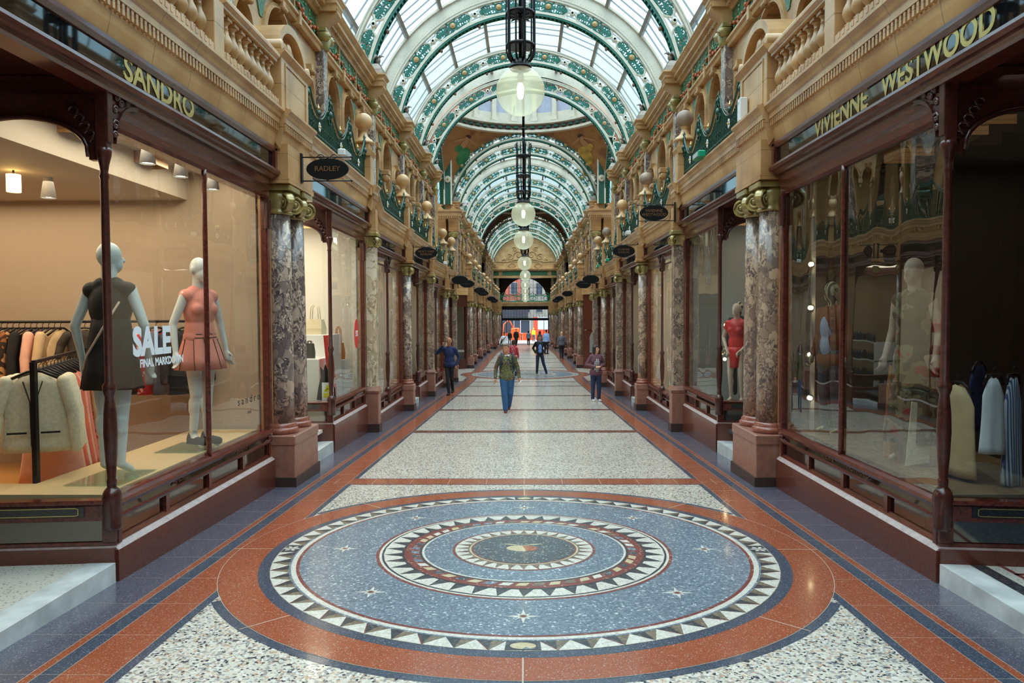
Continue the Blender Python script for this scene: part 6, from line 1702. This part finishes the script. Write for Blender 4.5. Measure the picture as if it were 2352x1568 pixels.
B = MB(BRSH); B.bev(-.02, .24, .12, .24, .72, .98, .03); B.tube([(.20, .18, .98), (.1, .14, 1.2), (-.16, .08, 1.42)], .014, 5); tag(B.obj('shoulder_bag', None, at(46.5, 2.37)), 'brown shoulder bag hanging behind the bald person on the right', 'bag')
person('person in a sky blue shirt and dark trousers standing to the right of centre', at(53.2, 1.5), 1.76, pi*.8, dict(skin=SK1, top=SKYB, trousers=BLK, shoes=BLK, hair=DKH), vox=.018)
person('person with long brown hair in grey standing beside the sky blue shirt', at(57.5, 1.12), 1.66, pi*.9, dict(skin=SK3, woman=True, top=GREYT, trousers=BLK, shoes=BLK, hair=REDH, hair_len=.15), vox=.02)
person('person in a denim jacket and black trousers walking away in the middle distance', at(78, .33), 1.66, pi, dict(skin=SK3, woman=True, top=DENJ, trousers=BLK, shoes=WSHO, hair=DKH, hair_len=.04, **wk), vox=.022)
person('tall person all in black walking left of centre near the portal', at(76, -.95), 1.84, .3, dict(skin=SK3, top=BLK, fat=1.15, trousers=BLK, shoes=BLK, hair=REDH, **wk), vox=.022)
person('person in dark clothes near the portal, furthest left of the distant group', at(79, -1.68), 1.66, .2, dict(skin=SK3, top=BLK, trousers=GREYT, shoes=BLK, hair=DKH), vox=.022)
person('worker in a yellow high-visibility jacket standing in the street beyond the portal', (1.1, 99, -1.85), 1.78, pi*.9, dict(skin=SK1, top=YELV, fat=1.15, trousers=GREYT, shoes=BLK, hair=MATS['hi_vis_yellow']), vox=.024)

# ------------------------------------------------------------------ mannequins and clothes
MANQ = simple('white_mannequin_gloss', (.66, .70, .68), .3); PINKC = mm('coral_pink_cloth', (226, 140, 124), .75, .08); REDC = mm('bright_red_satin', (198, 24, 22), .45, .25, 6); BLACE = mm('black_lace_cloth', (18, 20, 24), .7, .4, 40)
SKINM = mm('linen_mannequin_cloth', (206, 178, 158), .8, .08)
def stripes(name, a, b_, sc, ax=0, dist=2.0, rough=.7):
    m, n, l, b = base_mat(name, a, rough); v = pos_vec(n, l, (1, 1, 1), True); w = n.new('ShaderNodeTexWave'); w.bands_direction = 'XYZ'[ax]; w.inputs['Scale'].default_value = sc; w.inputs['Distortion'].default_value = dist
    l.new(v, w.inputs[0]); l.new(ramp(n, l, w.outputs[1], [(0, a), (.5, b_)], True), b.inputs['Base Color']); return m
STRH = stripes('striped_head_cloth', srgb(52, 46, 40), srgb(206, 192, 150), 9, 0, 3)
mann = dict(skin=MANQ)
m1 = person('white mannequin seen from behind in a black dress with a thin bag strap', (-3.38, 5.98, .435), 1.92, pi, dict(skin=MANQ, blank=True, woman=True, top=BLACE, top_name='black_dress', sleeve=0, top_len=.92, skirt=BLACE, skirt_dim=(1.24, .66, .125, .215), head_rz=-.5,
   elbow={-1: (-.26, .02, 1.13), 1: (.26, .02, 1.13)}, wrist={-1: (-.25, -.05, .87), 1: (.25, -.05, .87)}, knee={-1: (-.07, 0, .5), 1: (.07, 0, .5)}, ankle={-1: (-.06, .02, .12), 1: (.06, .02, .12)}), 'mannequin', .011)
B = MB(SKINM); B.tube([(-.14, .12, 1.43), (-.02, .155, 1.22), (.13, .13, 1.0), (.2, .06, .88)], .009, 5); B.obj('bag_strap', m1)
m2 = person('white mannequin in a coral pink dress and black boots in the left window', (-3.26, 7.35, .435), 1.90, radians(62), dict(skin=MANQ, woman=True, top=PINKC, top_name='pink_dress', sleeve=0, top_len=.95, skirt=PINKC, skirt_dim=(1.12, .72, .115, .235),
   elbow={-1: (-.24, .05, 1.14), 1: (.24, .02, 1.14)}, wrist={-1: (-.27, -.02, .88), 1: (.26, -.04, .88)}, knee={-1: (-.07, -.02, .5), 1: (.07, 0, .5)}, ankle={-1: (-.06, .04, .12), 1: (.06, .0, .12)}, shoes=BLK), 'mannequin', .011)
B = MB(BLK)
k2 = 1.90/1.75
def skr(q, a): n_ = a/(2*pi)*40; return (.115+.12*q+.018*q*sin(n_*2*pi*8/40)+.004)*k2
for q in (.0, .10, .19, .27): B.tube([(skr(q, 2*pi*j/40)*cos(2*pi*j/40), skr(q, 2*pi*j/40)*.8*sin(2*pi*j/40), (1.12-.40*q)*k2) for j in range(40)], .004, 4, True)
for j in range(10):
    a = 2*pi*j/10; B.tube([(skr(q, a+(q-.3)*.25)*cos(a+(q-.3)*.25), skr(q, a+(q-.3)*.25)*.8*sin(a+(q-.3)*.25), (1.12-.40*q)*k2) for q in (.3, .5, .7, .85, 1.0)], .004, 4)
B.obj('black_piping', m2)
for x, y in ((-3.40, 5.98), (-3.38, 7.35)):
    B = MB(glass('base_plate_glass', (.85, .95, .92), 1.6) if 'base_plate_glass' not in MATS else MATS['base_plate_glass']); B.box(-.22, .22, -.3, .3, 0, .009)
    tag(B.obj('glass_base', None, (x, y, .422)), 'square glass base plate under the %s mannequin in the left window' % ('black-dressed' if y < 7 else 'pink-dressed'), 'glass plate')
m3 = person('cloth mannequin in a draped red dress behind the second right entrance window', (3.42, 12.05, .30), 1.62, radians(-40), dict(skin=SKINM, blank=True, woman=True, top=REDC, top_name='red_dress', sleeve=.16, top_len=.86, skirt=REDC, skirt_dim=(.98, .62, .15, .12),
   elbow={1: (.27, .06, 1.14), -1: (-.26, .04, 1.14)}, wrist={1: (.14, -.14, .92), -1: (-.12, -.12, .92)}), 'mannequin', .012)
m4 = person('mannequin with a striped head, brown jacket and pale striped shirt in the right window', (3.33, 8.1, .435), 1.66, radians(-70), dict(skin=STRH, blank=True, top=mm('rust_brown_jacket', (128, 66, 34), .8), top_name='brown_jacket', front=stripes('pale_striped_shirt', srgb(205, 215, 235), srgb(110, 130, 180), 30, 0, 0), trousers=stripes('grey_pinstripe', srgb(52, 54, 60), srgb(80, 84, 92), 40, 0, 0), top_len=.80), 'mannequin', .013)
m5 = person('cloth-headed mannequin in a green and red patterned dress in the right window', (3.40, 6.55, .435), 1.80, radians(-60), dict(skin=SKINM, blank=True, woman=True, top=pattern('olive_patterned_satin', [(0, srgb(70, 62, 40)), (.5, srgb(120, 108, 76)), (.62, srgb(150, 44, 36)), (.8, srgb(60, 58, 44))], 7, kind='n'), top_name='patterned_dress', sleeve=0, skirt=MATS['olive_patterned_satin'], skirt_dim=(1.02, .18, .14, .24)), 'mannequin', .013)
m6 = person('mannequin in a dark suit behind the red dress in the second right window', (3.7, 12.9, .30), 1.66, radians(-50), dict(skin=STRH, blank=True, top=BLK, front=WSH, trousers=BLK), 'mannequin', .016)
# garments
def garment(L, w0, w1, col, th=.05, sleeves=False, sl_len=.5):
    B = MB(col); n = 20; rs = []; N = 10
    for i in range(N+1):
        q = i/N; z = -.10-L*q; w = w0*(.45+.55*min(1, q*6))*(1-.08*sin(q*pi))+(w1-w0)*q; w = max(w, .05)
        rs.append([(w/2*cos(2*pi*j/n)*(1+.0*q), (th*(.5+q*.6)+.012*q*sin(j*1.9+i*.2))*sin(2*pi*j/n), z+.03*(1-abs(cos(2*pi*j/n)))*(i == 0)) for j in range(n)])
    B.rings(rs, True)
    if sleeves:
        for e in (-1, 1): capsule(B, (e*w0*.46, 0, -.14), (e*(w0*.5+.05), -.02, -.14-sl_len*.5), .055, .05); capsule(B, (e*(w0*.5+.05), -.02, -.14-sl_len*.5), (e*(w0*.5+.07), -.05, -.14-sl_len), .05, .045)
    return B
def hanger_parts(t, w=.40):
    B = MB(BRACK); B.tube([(-w/2, 0, -.13), (-.05, 0, -.055), (0, 0, -.05), (.05, 0, -.055), (w/2, 0, -.13)], [.013, .012, .01, .012, .013], 6)
    B.tube([(0, 0, -.05), (0, 0, -.01)]+[(.018*sin(q*.7), 0, .012-.018*cos(q*.7)) for q in range(6)], .0035, 5); B.obj('hanger', t)
CRM = mm('cream_boucle_cloth', (226, 216, 190), .9, .12, 40); BLUSH = mm('blush_pink_cloth', (232, 178, 158), .8, .08); CORAL = mm('coral_cloth', (222, 118, 92), .8, .08); RUST = mm('rust_orange_cloth', (176, 88, 34), .85, .1)
FLOR = pattern('dark_floral_cloth', [(0, srgb(40, 28, 20)), (.4, srgb(150, 90, 40)), (.55, srgb(60, 36, 26)), (.75, srgb(190, 140, 90))], 22); BEIG = mm('beige_cloth', (206, 178, 138), .85, .08); SHEER = mm('sheer_black_cloth', (58, 50, 44), .8, .3); DOT = pattern('pink_spotted_cloth', [(0, srgb(226, 150, 130)), (.7, srgb(190, 60, 50))], 40)
def hang(label, loc, rz, L, w0, w1, mt, group, **k):
    t = thing('hanging_garment', label, 'garment', loc, rz, group)
    garment(L, w0, w1, mt, **k).obj('cloth', t); hanger_parts(t, w0*.9); return t
# upper rail along the back (along Y, runs away), lower rack nearer the glass
t = thing('clothes_rail', 'long black wall rail for clothes at the back of the left shop', 'clothes rail', (-5.6, 8.5, 1.69))
B = MB(BRACK); B.tube([(-2.2, -.2, 0), (1.75, -.2, 0)], .016, 8); B.obj('bar', t)
B = MB(BRACK)
for x in (-2.1, .2, 1.7): B.tube([(x, -.2, 0), (x, .12, .0)], .01, 5)
B.obj('bracket', t)
GU = 'garments on the upper rail in the left shop'
up = [('black coat', BLK, 1.0, .40), ('cream blouse', CRM, .75, .36), ('rust orange coat', RUST, 1.05, .42), ('charcoal dress', SHEER, 1.0, .38), ('dark floral dress', FLOR, 1.1, .36), ('second dark floral dress', FLOR, 1.1, .36), ('black jacket', BLK, .8, .42), ('navy jacket', NAVY, .8, .42), ('pale pink blouse', BLUSH, .8, .38),
      ('cream cardigan', CRM, .75, .38), ('beige top', BEIG, .72, .38), ('light beige dress', BEIG, .95, .36)]
for i, (nm, mt, L, w) in enumerate(up):
    hang('%s hanging edge-on on the upper rail, %s from the left' % (nm, ORD[i]), (-6.02+i*.068, 8.3, 1.67), radians(72), L, w, w+.08, mt, GU, sleeves=i % 2 == 0, sl_len=.5)
hang('sheer black short-sleeved top with white tag facing the window on the upper rail', (-4.98, 8.28, 1.67), 0, .55, .44, .46, SHEER, GU, sleeves=True, sl_len=.22)
for i, (nm, mt) in enumerate((('charcoal top', SHEER), ('red striped cardigan', REDP), ('grey knitted jacket', GREYT), ('black dress', BLK))):
    hang('%s on the upper rail right of the black-dressed mannequin, %s of four' % (nm, ORD[i]), (-4.35+i*.17, 8.3, 1.67), radians(50), .7, .40, .44, mt, GU, sleeves=True)
t = thing('clothes_rack', 'black metal floor rack of jackets and dresses behind the left turned post', 'clothes rack', (-3.99, 5.92, .02))
RD = Vector((-.98, 2.35, 0))
B = MB(BRACK); B.box(-.02, .02, -.02, .02, 0, 1.36); B.obj('near_upright', t)
B = MB(BRACK); B.box(RD.x-.02, RD.x+.02, RD.y-.02, RD.y+.02, 0, 1.36); B.obj('far_upright', t)
B = MB(BRACK); B.tube([(0, 0, 1.36), (RD.x, RD.y, 1.36)], .02, 4); B.obj('top_bar', t)
GL = 'garments on the floor rack in the left shop'
low = [('cream boucle jacket with black pocket trim', CRM, .62, .46, True), ('second cream jacket', CRM, .64, .44, True), ('third cream jacket', CRM, .60, .42, True), ('cream lace blouse', CRM, .62, .36, False), ('blush pink long dress', BLUSH, 1.0, .34, False), ('coral skirt dress', CORAL, .95, .34, False),
       ('pale lace dress', CRM, 1.0, .34, False), ('coral dress with black lines', CORAL, 1.0, .36, False), ('blush dress', BLUSH, 1.02, .34, False), ('light pink dress', PINKC, 1.0, .34, False), ('beige long coat', BEIG, 1.0, .38, True), ('spotted pink dress', DOT, 1.0, .34, False), ('blush silk dress', BLUSH, 1.0, .34, False)]
for i, (nm, mt, L, w, sl) in enumerate(low):
    q = .05+i*.062; o = hang('%s on the floor rack, %s from the near end' % (nm, ORD[i]), (-3.99+RD.x*q-.02, 5.92+RD.y*q, 1.35), radians(20), L, w, w+(.06 if sl else .22), mt, GL, sleeves=sl, sl_len=.55)
    if i == 0:
        B = MB(mm('dark_lining', (70, 62, 52), .8)); B.tube([(-.07, -.07, -.13), (-.02, -.085, -.30), (-.015, -.085, -.66)], .006, 4); B.tube([(.07, -.07, -.13), (.02, -.085, -.30), (.02, -.085, -.66)], .006, 4); B.obj('front_edge', o)
        B = MB(BLK); B.box(-.19, -.05, -.085, -.075, -.56, -.545); B.box(.05, .19, -.085, -.075, -.56, -.545); B.obj('pocket_trim', o)
# right window: hanging scarf, tags, rack
GR = 'garments hanging in the right front shop'
for i, (nm, mt, L, x, y, z) in enumerate((('white and red scarf', WSH, .55, 3.54, 5.65, 1.33), ('long blue and white striped scarf', stripes('blue_white_stripe', srgb(70, 100, 160), srgb(215, 225, 235), 18, 0, .5), .8, 3.72, 5.7, 1.33), ('dark navy jumper', NAVY, .5, 3.7, 6.1, 1.4), ('black dress', BLK, .9, 4.1, 6.1, 1.4), ('mustard dress', mm('mustard_cloth', (170, 110, 40), .8), 1.0, 3.33, 6.75, 1.35), ('beige lace skirt', BEIG, .7, 3.45, 5.95, 1.25))):
    hang('%s hanging in the right front shop' % nm, (x, y, z), radians(20*i), L, .16 if 'scarf' in nm else .34, .2 if 'scarf' in nm else .42, mt, GR)
B = MB(CRM); B.hexa([(-.1, 0, 0), (.1, 0, .03), (.1, .01, .03), (-.1, .01, 0), (-.04, .03, .55), (.14, .03, .52), (.14, .04, .52), (-.04, .04, .55)])
tag(B.obj('price_card', None, (3.35, 6.35, .44)), 'tall cream card leaning at the foot of the patterned-dress mannequin', 'card')
# window lettering
t = None
WV = MATS.get('white_vinyl') or simple('white_vinyl', (.85, .85, .85), .5)
o = place_text('SALE', .30, (0, 1, 0), (1, 0, 0), (-3.0093, 5.92, 1.54), simple('white_sale_vinyl', (.8, .84, .9), .5), None, 'sale_lettering', depth=.0004, sx=.95, bold=.014); tag(o, 'white SALE lettering on the left front shop window', 'lettering')
o = place_text('FINAL MARKDOWN', .088, (0, 1, 0), (1, 0, 0), (-3.0093, 6.08, 1.375), MATS['white_sale_vinyl'], None, 'sale_lettering', depth=.0004, sx=.92, bold=.003); tag(o, 'white FINAL MARKDOWN lettering beneath the SALE lettering', 'lettering')
o = place_text('s a n d r o', .115, (0, 1, 0), (1, 0, 0), (-3.0093, 7.98, .84), BLK, None, 'shop_lettering', depth=.0004, sx=1.35); tag(o, 'small black sandro lettering low on the left window near the columns', 'lettering')
o = place_text('PARIS', .045, (0, 1, 0), (1, 0, 0), (-3.0093, 7.98, .70), BLK, None, 'shop_lettering', depth=.0004); tag(o, 'tiny PARIS lettering under the sandro lettering', 'lettering')
# handbag shop: stepped white plinths, bags, sale posters
def block(name, label, cat, x0, x1, y0, y1, z0, z1, mt=None):
    B = MB(mt or simple_white()); B.bev(x0, x1, y0, y1, z0, z1, .006); return tag(B.obj(name), label, cat)
block('display_plinth', 'low white display plinth in the handbag shop window', 'plinth', -4.05, -3.3, 11.75, 12.5, .0, 1.05); block('display_plinth', 'taller white display plinth behind the low one in the handbag shop', 'plinth', -4.1, -3.3, 12.5, 13.2, .0, 1.42); block('display_plinth', 'slim white column with an orange bag at the back of the handbag shop', 'plinth', -3.55, -3.25, 13.25, 13.6, .0, .95)
B = MB(PALEW); 
def bag(label, loc, w, h, d, mt, hh=.2):
    t = thing('handbag', label, 'handbag', loc, radians(-20)); B = MB(mt)
    B.rings([[(-w*k, -d*q, z), (w*k, -d*q, z), (w*k, d*q, z), (-w*k, d*q, z)] for k, q, z in ((.5, .5, 0), (.52, .55, h*.4), (.44, .3, h))], False); B.obj('body', t)
    for e in (-1, 1):
        B = MB(mt); B.tube([(-w*.25, e*d*.2, h*.9), (-w*.2, e*d*.2, h+hh*.8), (0, e*d*.2, h+hh), (w*.2, e*d*.2, h+hh*.8), (w*.25, e*d*.2, h*.9)], .008, 5); B.obj('handle', t)
bag('cream leather handbag with tall handles on the taller white plinth', (-3.62, 12.7, 1.42), .34, .26, .14, mm('cream_leather', (206, 192, 160), .45, .05), .26); bag('black handbag on the low white plinth', (-3.55, 12.1, 1.05), .16, .24, .08, BLK, .04); bag('orange handbag on the slim white column', (-3.4, 13.4, .95), .2, .3, .1, mm('orange_leather', (190, 110, 40), .45, .05), .3)
SR = simple('red_sale_print', (.62, .03, .03), .5)
t = thing('sale_poster', 'tall red sale board leaning in the handbag shop window', 'poster', (-3.12, 11.75, .43)); B = MB(SR); B.hexa([(-.02, 0, 0), (0.02, 0, 0), (.02, .34, 0), (-.02, .34, 0), (-.1, -.02, 1.0), (-.06, -.02, 1.0), (-.06, .32, 1.0), (-.1, .32, 1.0)]); B.obj('board', t)
place_text('SALE', .13, (0, 1, 0), (1, 0, .08), (.035-.03, .17, .25), WV, t, depth=.004); place_text('50%', .16, (0, 1, 0), (1, 0, .08), (-.03, .16, .7), WV, t, depth=.004)
t = thing('sale_roundel', 'red oval 50% sticker on the handbag shop window', 'sticker', (0, 0, 0)); B = MB(SR); n = 30
B.rings([[(-3.008+q, 13.12+.16*cos(2*pi*i/n), 1.42+.26*sin(2*pi*i/n)) for i in range(n)] for q in (0, .004)], False); B.obj('disc', t); place_text('50%', .15, (0, 1, 0), (1, 0, 0), (-3.003, 13.12, 1.42), WV, t, depth=.001, sx=.8)
t = thing('dog_cutout', 'black dog silhouette cut-out standing on the sill of the handbag shop', 'cut-out', (-3.1, 11.45, .43)); B = MB(BLK)
B.prism([(-.16, 0), (.14, 0), (.13, .18), (.05, .34), (.04, .42), (-.02, .56), (-.05, .46), (-.10, .52), (-.09, .36), (-.13, .2)], 0, .015, 'Y'); B.obj('silhouette', t)
t = thing('warning_notice', 'small white notice with yellow triangle behind the handbag shop glass', 'notice', (-3.06, 11.36, .43)); B = MB(WV); B.box(-.09, .09, 0, .008, 0, .28); B.obj('card', t); B = MB(simple('warning_yellow', (.75, .70, .03), .5)); B.prism([(-.07, .14), (.07, .14), (0, .25)], -.005, 0, 'Y'); B.box(-.07, .07, -.005, 0, .05, .12); B.obj('yellow_marks', t); B = MB(BLK); B.tube([(-.025, -.008, .16), (0, -.008, .19), (.02, -.008, .18)], .006, 4); B.obj('black_mark', t)
# spot lamps
SPW = simple('grey_spot_housing', (.45, .44, .42), .4)
def spot(label, loc, r=.07, L=.26):
    t = thing('ceiling_spotlight', label, 'spotlight', loc, group='spotlights in the shop ceilings'); B = MB(SPW); B.lathe([(.02, L+.12), (.02, L), (r*.45, L-.02), (r, .0), (r*.95, .0), (r*.4, L*.8)], n=18); B.obj('housing', t)
    B = MB(SPOTE); B.lathe([(.001, .015), (r*.8, .015), (r*.8, .02), (.001, .03)], n=14); B.obj('glowing_face', t)
for i, (x, y, z) in enumerate(((-3.35, 6.57, 3.10), (-3.35, 7.2, 3.10), (-3.35, 7.94, 3.10), (-4.63, 7.16, 2.90))): spot('grey conical spotlight in the left front shop, %s from the near end' % ORD[i], (x, y, z))
t = thing('wall_lamp', 'small glowing amber lamp at the far left of the left shop ceiling', 'lamp', (-4.72, 6.8, 2.9)); B = MB(WARME); B.lathe([(.001, 0), (.06, 0), (.06, .16), (.001, .16)], n=14); B.obj('shade', t); B = MB(BRACK); B.lathe([(.01, .16), (.01, .22)], n=6); B.obj('rod', t)
HAL = simple('chrome_lamp_body', (.7, .7, .7), .2, 1)
for i, z in enumerate((.79, 1.28, 1.81, 2.30)):
    t = thing('window_spotlight', 'small bright halogen lamp on the upright in the right window, %s from the bottom' % ORD[i], 'spotlight', (3.22, 8.42, z), group='halogen lamps in the right window'); B = MB(HAL); B.lathe([(.01, -.06), (.035, 0), (.03, 0)], n=12, axis='Y'); B.v = [(x, -y, q) for x, y, q in B.v]; B.obj('reflector', t); B = MB(emis('halogen_glow', (1, .75, .4), 40) if 'halogen_glow' not in MATS else MATS['halogen_glow']); B.ball((0, -.02, 0), .022, 10, 8); B.obj('glowing_bulb', t)
B = MB(SPW); B.box(3.24, 3.28, 8.44, 8.48, .42, 3.4); tag(B.obj('lamp_upright', None), 'grey upright carrying the small halogen lamps in the right window', 'upright')
for i, (y, z) in enumerate(((13.0, 1.55), (13.05, .95))):
    t = thing('window_spotlight', 'small bright halogen lamp behind the second right window, %s one' % ('upper' if i == 0 else 'lower'), 'spotlight', (3.5, y, z), group='halogen lamps in the right window'); B = MB(MATS['halogen_glow']); B.ball((0, -.02, 0), .025, 10, 8); B.obj('glowing_bulb', t); B = MB(HAL); B.lathe([(.01, .06), (.035, 0), (.03, 0)], n=12, axis='Y'); B.obj('reflector', t)
# floodlights and boxes on the cornice
FLW = simple('white_floodlight_case', (.75, .75, .74), .4); FLG = simple('green_floodlight_case', (.0, .32, .17), .4)
def flood(s, y, col, label):
    z = 4.137+zcor(y); t = thing('floodlight', label, 'floodlight', (CX+s*2.72, y, z+.012), group='floodlights on the gallery ledges'); B = MB(FLW if col == 'w' else FLG); B.bev(-.06, .06, -.2, .2, 0, .09, .015); B.obj('case', t); B = MB(SPW); B.box(-s*.065, -s*.061, -.17, .17, .01, .08); B.obj('lens', t)
flood(-1, 11.3, 'w', 'white tubular floodlight on the left ledge behind the RADLEY sign'); flood(1, 11.6, 'g', 'green floodlight on the right ledge below the first railing'); flood(1, 19.6, 'w', 'white floodlight on the right ledge near the first round column'); flood(1, 24.5, 'g', 'green floodlight on the right ledge, second of the green ones'); flood(1, 27.5, 'g', 'green floodlight on the right ledge nearest the crossing'); flood(-1, 25.5, 'w', 'white floodlight on the left ledge nearest the crossing')
t = thing('alarm_box', 'small white box standing on the right ledge before the wide panelled pier', 'box', (CX+2.73, 9.35, 4.14)); B = MB(FLW); B.bev(-.05, .05, -.06, .06, 0, .28, .01); B.obj('case', t); B = MB(SPW); B.box(-.052, -.05, -.02, .02, .2, .23); B.obj('lens', t)
# shelves with bottles and red goods in the mid-left shops
for j, (y, mt) in enumerate(((16.3, SR), (21.2, NAVY))):
    for q in range(3):
        z = .25+q*.5-.3*(j > 0)
        t = thing('shop_shelf', '%s shelf of goods in the %s left shop beyond the handbags' % (['lowest', 'middle', 'top'][q], ['first', 'second'][j]), 'shelf', (-3.75, y, z)); B = MB(simple_white()); B.box(-.2, .2, -.8, .8, 0, .03); B.obj('board', t); B = MB(simple_white()); B.box(-.2, .2, -.8, -.77, -.5, 0); B.obj('bracket', t)
        for k in range(6):
            if j: B = MB(NAVY if k % 2 else BLK); B.lathe([(.001, 0), (.05, 0), (.05, .16), (.02, .19), (.02, .23), (.001, .23)], n=12); nm, cat = 'bottle', 'bottle'
            else: B = MB(SR); B.bev(-.1, .1, -.09, .09, 0, .2, .02); B.tube([(0, -.05, .19), (0, -.04, .3), (0, .04, .3), (0, .05, .19)], .008, 4); nm, cat = 'red_handbag', 'handbag'
            tag(B.obj(nm, None, (-3.65, y-.65+k*.26, z+.031)), '%s on the %s shelf, %s mid-left shop, %s along' % ('dark blue bottle' if j and k % 2 else 'black bottle' if j else 'red box-shaped handbag', ['lowest', 'middle', 'top'][q], ['first', 'second'][j], ORD[k]), cat, 'goods on the shelves of the mid-left shops')
